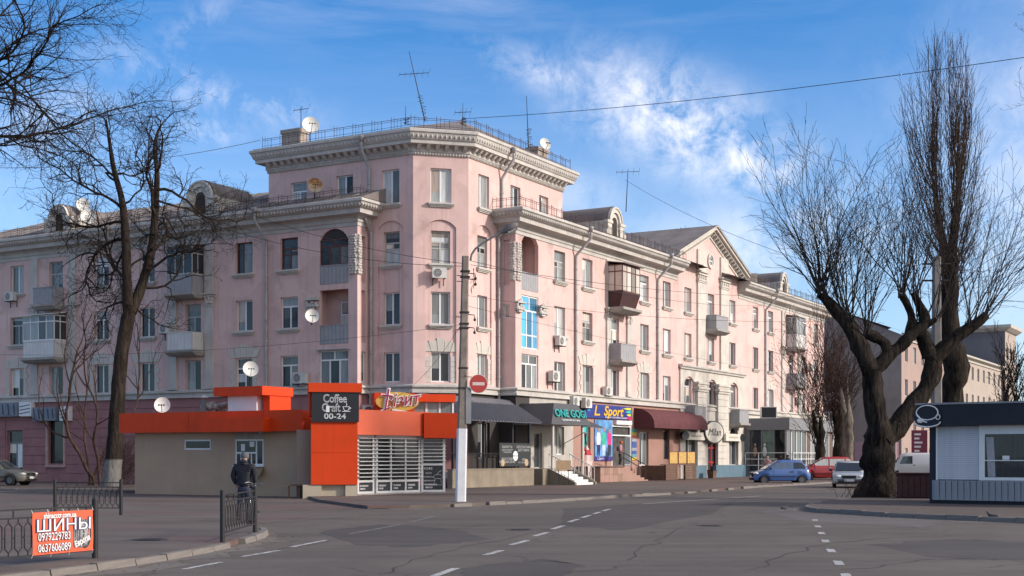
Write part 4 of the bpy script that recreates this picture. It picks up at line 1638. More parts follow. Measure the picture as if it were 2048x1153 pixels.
mb = MB()
mb.box(lgL[0] - 0.1, lgL[1] + 0.1, -0.18, 0.02, 7.60, 7.66)
mb.build('drip_board', ZINC, bld, FL.m())
c = sum(lgR) / 2
o = window(FR, c, 7.95, 2.0, 3.05, 'tri', (G_BLUE, G_BLUE, G_BLUE, G_BLUE, G_BLUE), PVC, sill=False, rec=0.06)
mb = MB()
mb.box(-1.0 + 0.07, 1.0 - 0.07, 0.02, 0.06, 0.74, 0.82)
mb.build('transom', PVC, o, FR.m(c, -0.06, 7.95))
window(FR, c, 5.62, 2.0, 2.0, 'tri', (D, C, C, C, C), PVC, sill=False, rec=0.1)
window(FRS, 0.51, 9.62, 0.4, 0.78, 'one', (C,), PVC, sill=False, rec=0.1)
window(FLS, 0.56, 5.82, 0.38, 1.66, 'one', (D,), PVC, sill=False, rec=0.1)


# --- balconies
def balcony(F, s0, s1, floor, t, h=1.0, mat=None, glazed=None, roof=False, tray=False, thin=False):
    mat = mat or BALC
    mb = MB()
    mb.hull8([(s0 - 0.05, -t + 0.25, floor - 0.34), (s1 + 0.05, -t + 0.25, floor - 0.34), (s1 + 0.05, 0.0, floor - 0.34), (s0 - 0.05, 0.0, floor - 0.34)],
             [(s0 - 0.12, -t - 0.10, floor - 0.16), (s1 + 0.12, -t - 0.10, floor - 0.16), (s1 + 0.12, 0.0, floor - 0.16), (s0 - 0.12, 0.0, floor - 0.16)])
    mb.box(s0 - 0.12, s1 + 0.12, -t - 0.10, 0, floor - 0.16, floor)
    o = mb.build('balcony', CONCRETE, bld, F.m())
    if not tray:
        p = MB()
        corrugated(p, s0, s1, -t + 0.03, floor, floor + h)
        p.build('front_panel', mat, o, F.m())
        for x in (s0, s1):
            q = MB()
            side_corrugated(q, x, -t + 0.03, -0.02, floor, floor + h, flip=(x == s1))
            q.build('side_panel', mat, o, F.m())
    else:
        p = MB()
        dz = 0.0
        p.hull8([(s0 + 0.12, -t + 0.30, floor), (s1 - 0.12, -t + 0.30, floor), (s1, -0.01, floor), (s0, -0.01, floor)], [(s0, -t, floor + h), (s1, -t, floor + h), (s1, -0.01, floor + h), (s0, -0.01, floor + h)])
        p.build('front_panel', mat, o, F.m())
    r = MB()
    r.box(s0 - 0.02, s1 + 0.02, -t - 0.01, -t + 0.06, floor + h, floor + h + 0.05)
    r.box(s0 - 0.02, s0 + 0.05, -t + 0.06, -0.01, floor + h, floor + h + 0.05)
    r.box(s1 - 0.05, s1 + 0.02, -t + 0.06, -0.01, floor + h, floor + h + 0.05)
    r.build('rail', mat, o, F.m())
    if glazed:
        frm, gls, gh, nb = glazed
        z0, z1 = floor + h + 0.05, floor + h + gh
        g = MB()
        b = 0.06
        for x in [s0 + (s1 - s0) * k / nb for k in range(nb + 1)]:
            g.box(max(s0, x - b / 2), min(s1, x + b / 2) if x < s1 else s1, -t, -t + 0.06, z0, z1)
        for z in (z0, z0 + (z1 - z0) * 0.72, z1 - 0.07):
            g.box(s0, s1, -t + 0.001, -t + 0.059, z, z + 0.07)
            for x in (s0, s1 - 0.06):
                g.box(x + .001, x + 0.059, -t + 0.06, -0.01, z, z + 0.07)
        for x in (s0, s1 - 0.06):
            g.box(x, x + 0.06, -t / 2 - 0.03, -t / 2 + 0.03, z0, z1)
        g.build('glazing_frame', frm, o, F.m())
        for k in range(nb):
            q = MB()
            a0, a1 = s0 + (s1 - s0) * k / nb + 0.02, s0 + (s1 - s0) * (k + 1) / nb - 0.02
            q.box(a0, a1, -t + 0.025, -t + 0.04, z0 + 0.03, z1 - 0.03)
            q.build('pane', gls, o, F.m())
        for x in (s0 + 0.02, s1 - 0.04):
            q = MB()
            q.box(x, x + 0.015, -t + 0.05, -0.02, z0 + 0.03, z1 - 0.03)
            q.build('pane', gls, o, F.m())
    if roof:
        rt = floor + h + (glazed[2] if glazed else 1.9)
        q = MB()
        q.hull8([(s0 - 0.15, -t - 0.2, rt), (s1 + 0.15, -t - 0.2, rt), (s1 + 0.15, 0.0, rt + 0.18), (s0 - 0.15, 0.0, rt + 0.18)], [(s0 - 0.15, -t - 0.2, rt + 0.05), (s1 + 0.15, -t - 0.2, rt + 0.05), (s1 + 0.15, 0.0, rt + 0.25), (s0 - 0.15, 0.0, rt + 0.25)])
        q.build('balcony_roof', mat, o, F.m())
    return o


BROWNB = M('brown_balcony_sheet', (0.055, 0.022, 0.022), 0.6, 0.15, 2.0)
WHITEB = M('white_balcony_sheet', (0.60, 0.59, 0.57), 0.6, 0.08, 2.0, streaks=0.3, dirt=(.35, .32, .28))
G_TAN = glass('glass_tan_curtain', (0.50, 0.42, 0.36))
balcony(FR, 11.95, 14.65, 11.35, 1.15, 0.95, BROWNB, (BROWNFRAME, G_TAN, 1.80, 4), True, tray=True)
balcony(FR, 12.15, 14.45, 7.98, 0.95, 1.0)
balcony(FR, bayR[1] - 1.25, bayR[1] + 1.25, 11.36, 0.95, 1.0)
for c in (1376, 1465):
    s = FR.s(c)
    balcony(FR, s - 0.9, s + 1.15, 4.35, 0.95, 1.0)
    mb = MB()
    mb.box(s - 0.5, s + 0.5, -0.1, 0.1, 4.3, 5.7)
    mb.build('balcony_door', G_DARK, bld, FR.m())
s = bayR[2]
balcony(FR, s - 1.25, s + 1.25, 11.36, 0.95, 1.0, WHITEB, (WHITE, G_MID, 1.65, 3), True)
balcony(FR, s - 1.25, s + 1.25, 7.98, 0.95, 1.0)
s = bayL[0]
balcony(FL, s - 1.15, s + 0.85, 11.36, 1.0, 1.0, BALC, (OLDFRAME, G_DARK, 1.7, 3), True)
balcony(FL, s - 1.15, s + 0.85, 7.98, 1.0, 1.0, WHITEB)
s = bayL[1]
balcony(FL, s - 1.05, s + 0.75, 11.36, 0.95, 1.0)
balcony(FL, s - 1.9, s + 0.95, 7.98, 1.0, 1.0, WHITEB, (WHITE, G_MID, 1.65, 4), True)

# ------------------------------------------------------------------ things fixed to the building
ACW = M('air_conditioner_white', (0.56, 0.55, 0.51), 0.5, 0.10, 2.0, streaks=0.3, dirt=(.33, .30, .26))
ACD = M('air_conditioner_grille', (0.10, 0.10, 0.10), 0.6, 0.1)
ac_case = MB()
ac_case.box(-0.40, 0.40, -0.30, 0.0, 0, 0.56)
ac_case.box(-0.42, 0.42, -0.31, 0.01, 0.56, 0.58)
ac_case = ac_case.mesh('case')
ac_fan = MB()
ac_fan.disc((-0.10, -0.303, 0.28), (0, -1, 0), 0.215, 22, 0, 0.01)
ac_fan = ac_fan.mesh('fan_grille')
ac_ring = MB()
for r_ in (0.22, 0.15, 0.08):
    ac_ring.tube([(-0.10 + r_ * math.cos(2 * math.pi * j / 20), -0.315, 0.28 + r_ * math.sin(2 * math.pi * j / 20)) for j in range(21)], 0.009, 4)
for j in range(4):
    a = j * math.pi / 4
    ac_ring.tube([(-0.10 + 0.22 * math.cos(a), -0.316, 0.28 + 0.22 * math.sin(a)), (-0.10 - 0.22 * math.cos(a), -0.316, 0.28 - 0.22 * math.sin(a))], 0.007, 4)
ac_ring = ac_ring.mesh('grille_ring')
ac_br = MB()
for x in (-0.32, 0.28):
    ac_br.box(x, x + 0.04, -0.38, 0.12, -0.05, -0.005)
    ac_br.box(x, x + 0.04, 0.08, 0.12, -0.40, -0.05)
ac_br = ac_br.mesh('bracket')


def aircon(F, s, z, label, t=0.12, sc=1.0):
    mw = F.m(s, t, z) @ Matrix.Scale(sc, 4)
    o = thing('air_conditioner', label, 'air conditioner', mw, 'air conditioners on the walls')
    cs = inst('case', ac_case, ACW, o, mw)
    inst('fan_grille', ac_fan, ACD, cs, mw)
    inst('grille_ring', ac_ring, ACW, cs, mw)
    inst('bracket', ac_br, IRON, o, mw)
    return o


aircon(FC, FC.s(876), FC.z(876, 558), 'air conditioner under the fourth-floor window of the cut-off corner', 0.12)
aircon(FR, FR.s(1113), FR.z(1112, 692), 'air conditioner under the third-floor window beside the blue-glazed loggia')
aircon(FR, FR.s(1100), FR.z(1100, 764), 'air conditioner on pink wall right of the lowest loggia window', 0.12, 1.1)
aircon(FR, FR.s(1207), FR.z(1208, 792), 'air conditioner on the string course above the blue sport shop sign')
aircon(FR, FR.s(1141), FR.z(1141, 812), 'air conditioner half hidden by the top of the dark porch canopy')
aircon(FR, FR.s(1165), FR.z(1168, 817), 'air conditioner between porch canopy and blue sport shop sign', 0.12, 1.1)
aircon(FL, FL.s(607), FL.z(605, 768), 'air conditioner low on pink wall above the black coffee sign', 0.12, 1.1)
aircon(FL, FL.s(28), FL.z(28, 603), 'air conditioner under a fourth-floor window at the far left')
aircon(FL, FL.s(338), FL.z(338, 668), 'air conditioner beside the white open balcony behind the bare tree')
aircon(FR, FR.s(1592), FR.z(1592, 808), 'air conditioner low on the far pink wing beside the small pollarded tree')
aircon(FR, FR.s(1613), FR.z(1613, 742), 'air conditioner beside a grey balcony on the far pink wing', 0.3)

DISHW = M('white_dish', (0.68, 0.66, 0.61), 0.5, 0.06, 2.0, streaks=0.25, dirt=(.45, .40, .34))


def rusty_mat():
    m = bpy.data.materials.new('rusty_dish')
    m.use_nodes = True
    T = NT(m.node_tree)
    bs = m.node_tree.nodes['Principled BSDF']
    tcn = T.n('ShaderNodeTexCoord')
    nz = T.noise(tcn.outputs['Object'], 4.5, 6, 0.7)
    sp_ = T.n('ShaderNodeSeparateXYZ')
    T.l(tcn.outputs['Object'], sp_.inputs[0])
    f = T.math('ADD', nz, T.math('MULTIPLY', sp_.outputs[2], 0.35))
    c = T.mix(T.mapr(f, 0.36, 0.60, 0, 1), (0.58, 0.50, 0.36), (0.33, 0.135, 0.025))
    T.l(c, bs.inputs['Base Color'])
    bs.inputs['Roughness'].default_value = 0.8
    return m


RUSTD = rusty_mat()


def dish(pos, yaw, rad, label, mat=DISHW, tilt=18, mast=0.5, bx=0.0):
    """satellite dish: bowl facing -y of its frame, feed arms with three receivers, mount"""
    mw = Matrix.Translation(pos) @ Matrix.Rotation(R(yaw), 4, 'Z')
    o = thing('satellite_dish', label, 'satellite dish', mw, 'satellite dishes')
    tl = mw @ Matrix.Rotation(R(-tilt), 4, 'X')
    mb = MB()
    rows = []
    for i in range(6):
        r = rad * i / 5
        rows.append([(r * math.cos(2 * math.pi * j / 24) * 0.95, -0.55 * r * r / rad * 0.6, r * math.sin(2 * math.pi * j / 24)) for j in range(24)])
    mb.grid(rows, 0, True, True)
    back = [[(x, y + 0.025, z) for x, y, z in r] for r in rows]
    mb.grid(back[::-1], 0, True, True)
    mb.grid([rows[-1], back[-1]], 0, False, True)
    mb.build('bowl', mat, o, tl)
    ar = MB()
    f = (0, -rad * 1.15, -rad * 0.35)
    ar.tube([(0, -0.05, -rad * 0.95), f], 0.015, 5)
    ar.tube([(-rad * 0.35, -rad * 1.12, -rad * 0.33), (rad * 0.35, -rad * 1.12, -rad * 0.33)], 0.012, 5)
    ar.build('feed_arm', IRON, o, tl)
    for dx_ in (-0.3, 0, 0.3):
        rc = MB()
        rc.tube([(dx_ * rad, -rad * 1.2, -rad * 0.36), (dx_ * rad, -rad * 1.04, -rad * 0.28)], 0.04, 8)
        rc.build('receiver', BLACK, o, tl)
    mt = MB()
    mt.tube([(0, 0.04, -0.1), (0, 0.16, -0.15), (0, 0.16, -0.15 - mast)], 0.03, 6)
    if bx:
        mt.tube([(0, 0.16, -0.3), (0, bx, -0.3)], 0.025, 6)
    mt.build('mount', IRON, o, mw)
    return o


dish(P(621, 253, 79.0), 18, 0.53, 'white satellite dish beside the chimney on the tower roof, branch shadow on it', mast=1.1)
dish(P(630, 373, 76.2), 12, 0.44, 'brown rusty satellite dish above the terrace railing of the tower', RUSTD, 14, 0.55)
dish(P(624, 634, 75.0), 14, 0.41, 'white satellite dish beside the open loggia on the third floor', mast=0.3, bx=0.6)
dish(P(501, 740, 75.0), 16, 0.45, 'white satellite dish in front of a stone-framed window left of the coffee sign', mast=0.6, bx=0.9)
dish(P(1089, 290, 80.5), 28, 0.38, 'white satellite dish at the right end of the tower roof', mast=0.5)
dish(P(325, 812, 60.5), 8, 0.37, 'small white satellite dish on the red flat roof of the kiosk', mast=0.5)
dish(P(166, 412, 86), 20, 0.46, 'upper white satellite dish on the roof seen through the bare crown', mast=1.2)
dish(P(176, 436, 85.5), 20, 0.50, 'lower white satellite dish on the roof seen through the bare crown', mast=0.9)


# antennas on the roofs
def antenna(base, top, label, yagi=None, coil=True, r=0.035):
    mw = Matrix.Translation(base)
    o = thing('television_antenna', label, 'antenna', mw, 'roof antennas')
    mb = MB()
    d = Vector(top) - Vector(base)
    mb.tube([(0, 0, 0), d * 0.5, d], [r, r * 0.8, r * 0.5], 6)
    mb.build('mast', IRON, o, mw)
    if yagi:
        f, L, ang, ne = yagi
        y = MB()
        c = d * f
        ax = Vector((math.cos(R(ang)), math.sin(R(ang)) * 0.5, 0.05)).normalized()
        sd = Vector((0.15, 0.6, 0.75)).normalized()
        y.tube([c - ax * L / 2, c + ax * L / 2], 0.018, 5)
        for k in range(ne):
            q = c + ax * (L * (k / (ne - 1) - 0.5))
            e = 0.22 + 0.22 * (k / (ne - 1))
            y.tube([q - sd * e, q + sd * e], 0.009, 4)
        y.build('elements', IRON, o, mw)
    if coil:
        w = MB()
        rnd = random.Random(int(base[0] * 10))
        pts = []
        for k in range(26):
            f = k / 25 * 0.38
            c = d * f
            pts.append(c + Vector((math.sin(k * 1.9) * 0.16 + 0.10 * rnd.random(), 0.1 * math.cos(k * 1.3), 0)))
        w.tube(pts, 0.014, 4)
        w.build('loose_cable', IRON, o, mw)
    return o


antenna(P(850, 243, 80), P(818, 103, 80), 'tall leaning television antenna on top of the tower roof', (0.68, 1.75, -4, 6))
antenna(P(602, 268, 77.4), P(602, 214, 77.4), 'short mast with side arm behind the tower roof dish', (0.9, 0.9, -30, 3), False)
antenna(P(811, 250, 76), P(811, 212, 76), 'thin short antenna left of the tall leaning mast', None, True, 0.025)
antenna(P(925, 252, 76), P(926, 207, 76), 'small antenna with side rod where the long cable starts', (0.6, 0.9, 0, 4), True, 0.025)
antenna(P(1057, 296, 82), P(1053, 192, 82), 'plain upright antenna pole in front of the right-hand chimney', None, True)
antenna(P(1252, 424, 94), P(1256, 340, 94), 'antenna mast behind the round-topped dormer on the right wing', (0.95, 1.6, 10, 5), False)
antenna(P(1361, 469, 104), P(1361, 456, 104), 'tiny antenna on the ridge beside the pediment', (0.7, 0.7, 0, 3), False)

# ------------------------------------------------------------------ shops along the right front
# restaurant terrace
SLATE = M('slate_blue_metal', (0.16, 0.16, 0.18), 0.5, 0.10, 1.2, metal=0.2)
STONEW = M('terrace_stone', (0.24, 0.20, 0.15), 0.95, 0.2, 1.2, 0.5, fine=0.2, streaks=0.4)
ter = thing('restaurant_terrace', 'covered dark terrace with low stone wall and slate metal canopy', 'terrace', FR.m(-4, 1.5, 0.1))
TT = 2.0
ts0, ts1 = FR.s(905, TT), FR.s(1068, TT)
mb = MB()
mb.box(ts0, ts1, -TT, -TT + 0.3, 0.08, 1.0)
mb.box(ts0 - 0.01, ts1 + 0.01, -TT - 0.03, -TT + 0.33, 1.0, 1.06)
mb.build('stone_wall', STONEW, ter, FR.m())
mb = MB()
mb.box(ts0, ts1 + 0.2, -TT + 0.3, 1.0, 0.6, 0.9)
mb.build('floor', CONCRETE, ter, FR.m())
for s in (ts0 + 0.4, ts0 + 3.4, ts0 + 6.4, ts1 - 0.15):
    mb = MB()
    mb.box(s - 0.06, s + 0.06, -TT + 0.17, -TT + 0.29, 1.06, 3.7)
    mb.build('post', IRON, ter, FR.m())
mb = MB()
k = ts0 + 0.5
while k < ts1 - 0.2:
    mb.tube([(k, -TT + 0.14, 1.06), (k, -TT + 0.14, 1.85)], 0.012, 4)
    k += 0.14
mb.tube([(ts0, -TT + 0.14, 1.85), (ts1, -TT + 0.14, 1.85)], 0.02, 5)
mb.build('railing', IRON, ter, FR.m())
# canopy: ribbed lower slope, shallow upper slope
def ribbed_slope(name, parent, F, p00, p10, p01, p11, mat, n, h=0.05):
    """sheet-metal slope p00-p10 (eave) to p01-p11 (top), points in the frame of F, with standing ribs"""
    p00, p10, p01, p11 = map(Vector, (p00, p10, p01, p11))
    mb = MB()
    nr = (p10 - p00).cross(p01 - p00).normalized()
    if nr.z < 0:
        nr = -nr
    mb.face([p00, p10, p11, p01])
    mb.face([p - nr * 0.03 for p in (p01, p11, p10, p00)])
    for a, b in ((p00, p10), (p10, p11), (p11, p01), (p01, p00)):
        mb.face([a - nr * 0.03, b - nr * 0.03, b, a])
    for k in range(n + 1):
        f = k / n
        a, b = p00.lerp(p10, f), p01.lerp(p11, f)
        e = (p10 - p00).normalized() * 0.03
        mb.hull8([a - e, a + e, b + e, b - e], [a - e * .5 + nr * h, a + e * .5 + nr * h, b + e * .5 + nr * h, b - e * .5 + nr * h])
    return mb.build(name, mat, parent, F.m())


te = TT + 0.45
ce0, ce1 = FR.s(905, te), FR.s(1083, te)
ribbed_slope('canopy_slope', ter, FR, (ce0, -te, 3.52), (ce1, -te, 3.52), (ce0, -te + 1.1, 4.48), (ce1 - 1.0, -te + 1.1, 4.48), SLATE, 30, 0.09)
ribbed_slope('canopy_top', ter, FR, (ce0, -te + 1.1, 4.48), (ce1 - 1.0, -te + 1.1, 4.48), (ce0 + 1.5, 0.6, 4.95), (0.2, 0.6, 4.95), SLATE, 2, 0.02)
mb = MB()
c0, c1 = FR.s(992, TT - .3), FR.s(1055, TT - .3)
mb.build
PR = M('dark_banner_print', (0.022, 0.024, 0.026), 0.5, 0.1)
ban = thing('menu_banner', 'dark menu banner with white round logo hung on the terrace railing', 'banner', FR.m(c0, TT - 0.12, 1.3))
mb = MB()
mb.box(c0, c1, -TT + 0.09, -TT + 0.10, 1.16, 2.42)
mb.build('sheet', PR, ban, FR.m())
bw = c1 - c0
mb = MB()
mb.disc((c0 + bw * 0.5, -TT + 0.085, 1.72), (0, -1, 0), 0.27, 24)
mb.build('logo_disc', WHITE, ban, FR.m())
for dz_, tx, dx_, sz in ((0.06, 'БАНКЕТЫ', 0.24, .18), (-0.1, 'ДНИ РОЖДЕНИЯ', 0.24, .11), (-0.22, 'ПРАЗДНИКИ', 0.24, .11), (0.06, 'БЕСПЛАТНАЯ', 0.76, .18), (-0.11, 'ДОСТАВКА', 0.76, .18), (-0.58, 'РАБОТАЕМ', 0.24, .17), (-0.74, 'КАЖДЫЙ ДЕНЬ', 0.24, .17), (-0.62, '-10%', 0.76, .2), (-0.78, 'НА САМОВЫВОЗ', 0.76, .11)):
    lettering(ban, tx, sz, FR.m(c0 + bw * dx_, TT - 0.086, 2.14 + dz_), M('banner_grey_print', (0.40, 0.40, 0.39), 0.6), 0.004, xs=1.25)
lettering(ban, 'ONE GOGI', 0.13, FR.m(c0 + bw * 0.5, TT - 0.083, 1.72), BLACK, 0.004, xs=1.2)
TAN = M('printed_food', (0.45, 0.30, 0.16), 0.5, 0.5, 9.0)
for x_ in (c0 + 0.35, c1 - 0.5):
    mb = MB()
    mb.disc((x_, -TT + 0.086, 1.36), (0, -1, 0), 0.2, 12)
    mb.build('food_picture', TAN, ban, FR.m())
# table and bench under the canopy
for k, s in enumerate((ts0 + 5.2, ts0 + 8.6)):
    tb = thing('terrace_table', ['dark table under the terrace canopy nearest the white-footed pole', 'dark table under the terrace canopy behind the menu banner'][k], 'table', FR.m(s, 0.9, 0.9), 'terrace tables')
    mb = MB()
    mb.box(-0.6, 0.6, -0.4, 0.4, 0.72, 0.77)
    mb.build('table_top', BROWNB, tb, FR.m(s, 0.9, 0.9))
    for x in (-0.5, 0.5):
        for y in (-0.3, 0.3):
            q = MB()
            q.box(x - 0.03, x + 0.03, y - 0.03, y + 0.03, 0, 0.72)
            q.build('leg', BROWNB, tb, FR.m(s, 0.9, 0.9))
# porch with canopy sign
por = thing('restaurant_porch', 'dark porch canopy with turquoise name over white steps and railings', 'porch', FR.m(2, 1.5, 0.1))
pt_ = 2.6
q0, q1 = FR.s(1103, pt_), FR.s(1183, pt_)
DKG = M('dark_grey_canopy', (0.062, 0.062, 0.066), 0.5, 0.08, 1.5)
mb = MB()
mb.hull8([(q0, -pt_, 3.50), (q1, -pt_, 3.50), (q1, -0.05, 3.50), (q0, -0.05, 3.50)], [(q0 + 0.95, -pt_ + 0.35, 4.72), (q1 - 1.15, -pt_ + 0.35, 4.72), (q1 - 1.15, -0.05, 4.72), (q0 + 0.95, -0.05, 4.72)])
mb.build('canopy', DKG, por, FR.m())
tilt = Matrix.Rotation(-math.atan2(0.35, 1.22), 4, 'X')
TURQ = M('turquoise_letters', (0.01, 0.30, 0.29), 0.4, 0.05)
midp = (q0 + q1) / 2 - 0.05
lettering(por, 'ONE GOGI', 0.62, FR.m(midp + 0.1, pt_ - 0.11, 4.13) @ tilt, TURQ, 0.06, xs=1.28, offset=0.012)
lettering(por, 'грузинский ресторан', 0.17, FR.m(midp, pt_ - 0.03, 3.78) @ tilt, WHITE, 0.01, xs=1.3)
ribbed_slope('side_roof', por, FR, (q1 - 0.2, -pt_ + 0.3, 3.48), (q1 + 2.2, -pt_ + 0.3, 3.42), (q1 - 0.9, -0.2, 4.45), (q1 + 0.9, -0.2, 4.45), SLATE, 12)
for s, tt in ((q0 + 0.7, pt_ - 0.3), (q1 - 0.6, pt_ - 0.3)):
    mb = MB()
    mb.tube([(s, -tt, 0.1), (s, -tt, 3.5)], 0.09, 8)
    mb.build('post', STONE, por, FR.m())
mb = MB()
mb.box(q0 - 0.3, q1 - 1.8, -pt_ + 0.4, 0.0, 0.08, 1.0)
mb.build('landing', STONEW, por, FR.m())
for k in range(5):
    mb = MB()
    mb.box(q0 + 0.6, q1 - 2.2, -pt_ + 0.4 - 0.32 * (k + 1), -pt_ + 0.4 - 0.32 * k, 0.08, 0.84 - 0.155 * k)
    mb.build('step', WHITE, por, FR.m())
for s in (q0 + 0.45, q1 - 2.05):
    mb = MB()
    for k in range(9):
        f = k / 8
        y = -pt_ + 0.4 - 1.6 * f
        z = 0.98 - 0.8 * f
        mb.tube([(s, y, z), (s, y, z + 0.85)], 0.018, 5)
    mb.tube([(s, -pt_ + 0.4, 1.85), (s, -pt_ - 1.2, 1.05)], 0.03, 6)
    mb.tube([(s, -pt_ + 0.4, 1.15), (s, -pt_ - 1.2, 0.33)], 0.018, 5)
    mb.build('railing', WHITEB, por, FR.m())
    mb = MB()
    mb.hull8([(s - 0.1, -pt_ - 1.3, 0.08), (s + 0.1, -pt_ - 1.3, 0.08), (s + 0.1, -pt_ + 0.4, 0.08), (s - 0.1, -pt_ + 0.4, 0.08)], [(s - 0.1, -pt_ - 1.3, 0.24), (s + 0.1, -pt_ - 1.3, 0.24), (s + 0.1, -pt_ + 0.4, 1.02), (s - 0.1, -pt_ + 0.4, 1.02)])
    mb.build('stringer', STONEW, por, FR.m())
# sandwich board in front of the steps
sb = thing('sandwich_board', 'small wooden notice board on black stand in front of the white steps', 'sign board', Matrix.Translation(G(1127, 971, 0.1)))
mw = Matrix.Translation(G(1127, 971, 0.1)) @ Matrix.Rotation(R(10), 4, 'Z')
for x in (-0.28, 0.28):
    mb = MB()
    mb.tube([(x, 0, 0), (x, 0.05, 1.0)], 0.02, 6)
    mb.build('leg', IRON, sb, mw)
mb = MB()
mb.box(-0.42, 0.42, -0.03, 0.0, 0.85, 1.38)
mb.build('board', M('plywood', (0.42, 0.28, 0.17), 0.7, 0.15, 3), sb, mw)
# wind dancer / rolled flags by the porch
fl = thing('hanging_flag', 'red and white striped flag hanging on a slanted pole at the porch', 'flag', FR.m(q1 - 1.6, 2.4, 3.0))
mb = MB()
mb.tube([(q1 - 3.6, -2.5, 2.35), (q1 - 1.5, -2.9, 3.1)], 0.025, 6)
mb.build('pole', IRON, fl, FR.m())
rows = []
for i in range(9):
    z = 3.05 - i * 0.32
    rows.append([(q1 - 1.55 + 0.16 * math.sin(i * 0.9 + j) + j * 0.11 - 0.2 + (0.12 * i if i < 5 else 0.6), -2.9 - 0.08 * math.cos(i + 2 * j), z) for j in range(5)])
for k in range(8):
    mb = MB()
    mb.grid([rows[k], rows[k + 1]], 0, True)
    mb.build('cloth_stripe', M('flag_red', (0.42, 0.04, 0.06), 0.8, .1) if k in (0, 1, 3) else M('flag_white', (0.55, 0.45, 0.42), 0.8, .1), fl, FR.m())

# sport shop
SB = M('blue_sign_board', (0.02, 0.035, 0.22), 0.4, 0.15, 1.0)
s0_, s1_ = FR.s(1164), FR.s(1259)
sg = thing('sport_shop_sign', 'blue shop sign with slanted yellow letters and coloured splashes', 'shop sign', FR.m(s0_, 0.1, 4.15))
mb = MB()
mb.box(s0_, s1_, -0.16, -0.002, 4.14, 5.0)
mb.build('board', SB, sg, FR.m())
YEL = M('yellow_letters', (0.72, 0.42, 0.02), 0.4, 0.1, 2)
lettering(sg, 'L.', 0.88, FR.m(s0_ + 1.75, 0.175, 4.58), YEL, 0.03, shear=0.25, xs=1.45, offset=0.016)
lettering(sg, 'Sport', 0.86, FR.m(s0_ + 4.15, 0.175, 4.60), YEL, 0.03, shear=0.25, xs=1.5, offset=0.016)
lettering(sg, 'магазин спортивной одежды', 0.16, FR.m(s0_ + 4.6, 0.172, 4.24), WHITE, 0.01, xs=1.45)
rnd = random.Random(3)
for k, (x, z, w, h, m) in enumerate([(6.3, 4.86, 1.2, 0.14, M('splash_lemon', (0.6, 0.6, 0.05), .5)), (6.45, 4.65, .9, .16, M('splash_mint', (.05, .42, .36), .5)), (6.5, 4.25, 1.0, .2, M('splash_pink', (.5, .02, .14), .5)), (0.45, 4.7, .8, .3, M('splash_sky', (.03, .2, .5), .5)), (6.55, 4.45, .7, .14, MATS['splash_lemon'])]):
    mb = MB()
    mb.prism([(s0_ + x - w / 2, z), (s0_ + x, z - h / 2), (s0_ + min(x + w / 2, 6.95), z - h / 2), (s0_ + min(x + w / 2, 6.95), z + h / 2), (s0_ + x, z + h / 2)], -0.168, -0.161)
    mb.build('splash', m, sg, FR.m())
po = thing('fashion_poster', 'tall blue poster of people in bright ski jackets beside the shop door', 'poster', FR.m(sp_poster[0], 0.05, 1.4))
a, b = sp_poster
mb = MB()
mb.box(a, b, -0.07, -0.002, 1.42, 4.05)
mb.build('panel', M('poster_blue', (0.10, 0.26, 0.50), 0.4, 0.6, 1.3), po, FR.m())
mb = MB()
mb.box(a + .01, b - .01, -0.074, -0.07, 1.42, 1.70)
mb.build('footer', M('poster_navy', (0.05, 0.03, 0.20), 0.4, 0.2), po, FR.m())
lettering(po, 'L.Sport', 0.24, FR.m((a * .7 + b * .3), 0.078, 1.57), WHITE, 0.004, shear=0.25, xs=1.3)
pw_ = b - a
for k, (fx, jc, tcv, hz) in enumerate([(0.20, (0.62, 0.62, 0.66), (0.02, 0.02, 0.09), 3.42), (0.50, (0.03, 0.42, 0.26), (0.45, 0.55, 0.68), 3.45), (0.82, (0.55, 0.03, 0.19), (0.02, 0.02, 0.05), 3.35)]):
    x = a + pw_ * fx
    y = -0.0765
    mb = MB()
    mb.face([(x - .27, y, 2.45), (x + .25, y, 2.45), (x + .30, y, 2.9), (x + .22, y, 3.22), (x - .2, y, 3.25), (x - .32, y, 2.9)])
    mb.build('printed_jacket', M('print_jacket%d' % k, jc, 0.4, 0.25, 5), po, FR.m())
    mb = MB()
    mb.face([(x - .2, y, 1.75), (x - .03, y, 1.75), (x, y, 2.2), (x + .04, y, 1.75), (x + .2, y, 1.75), (x + .24, y, 2.45), (x - .24, y, 2.45)])
    mb.build('printed_trousers', M('print_trousers%d' % k, tcv, 0.4, 0.2, 4), po, FR.m())
    mb = MB()
    mb.disc((x + 0.02, y - 0.0005, hz), (0, -1, 0), 0.14, 14)
    mb.build('printed_face', M('print_face', (0.36, 0.22, 0.16), 0.4, 0.4, 9), po, FR.m())
a, b = FR.s(1165), FR.s(1180)
wp = thing('window_poster', 'turquoise and red jersey poster in the shop window', 'poster', FR.m(a, -0.1, 2))
mb = MB()
mb.box(a + .1, b - .1, 0.165, 0.19, 2.30, 3.6)
mb.build('sheet', M('jersey_print', (0.04, 0.36, 0.36), 0.4, 0.7, 2.2), wp, FR.m())
mb = MB()
mb.box(a + .1, b - .1, 0.165, 0.19, 2.02, 2.30)
mb.build('strip', M('jersey_red', (0.35, 0.03, 0.03), 0.5, 0.4, 5), wp, FR.m())
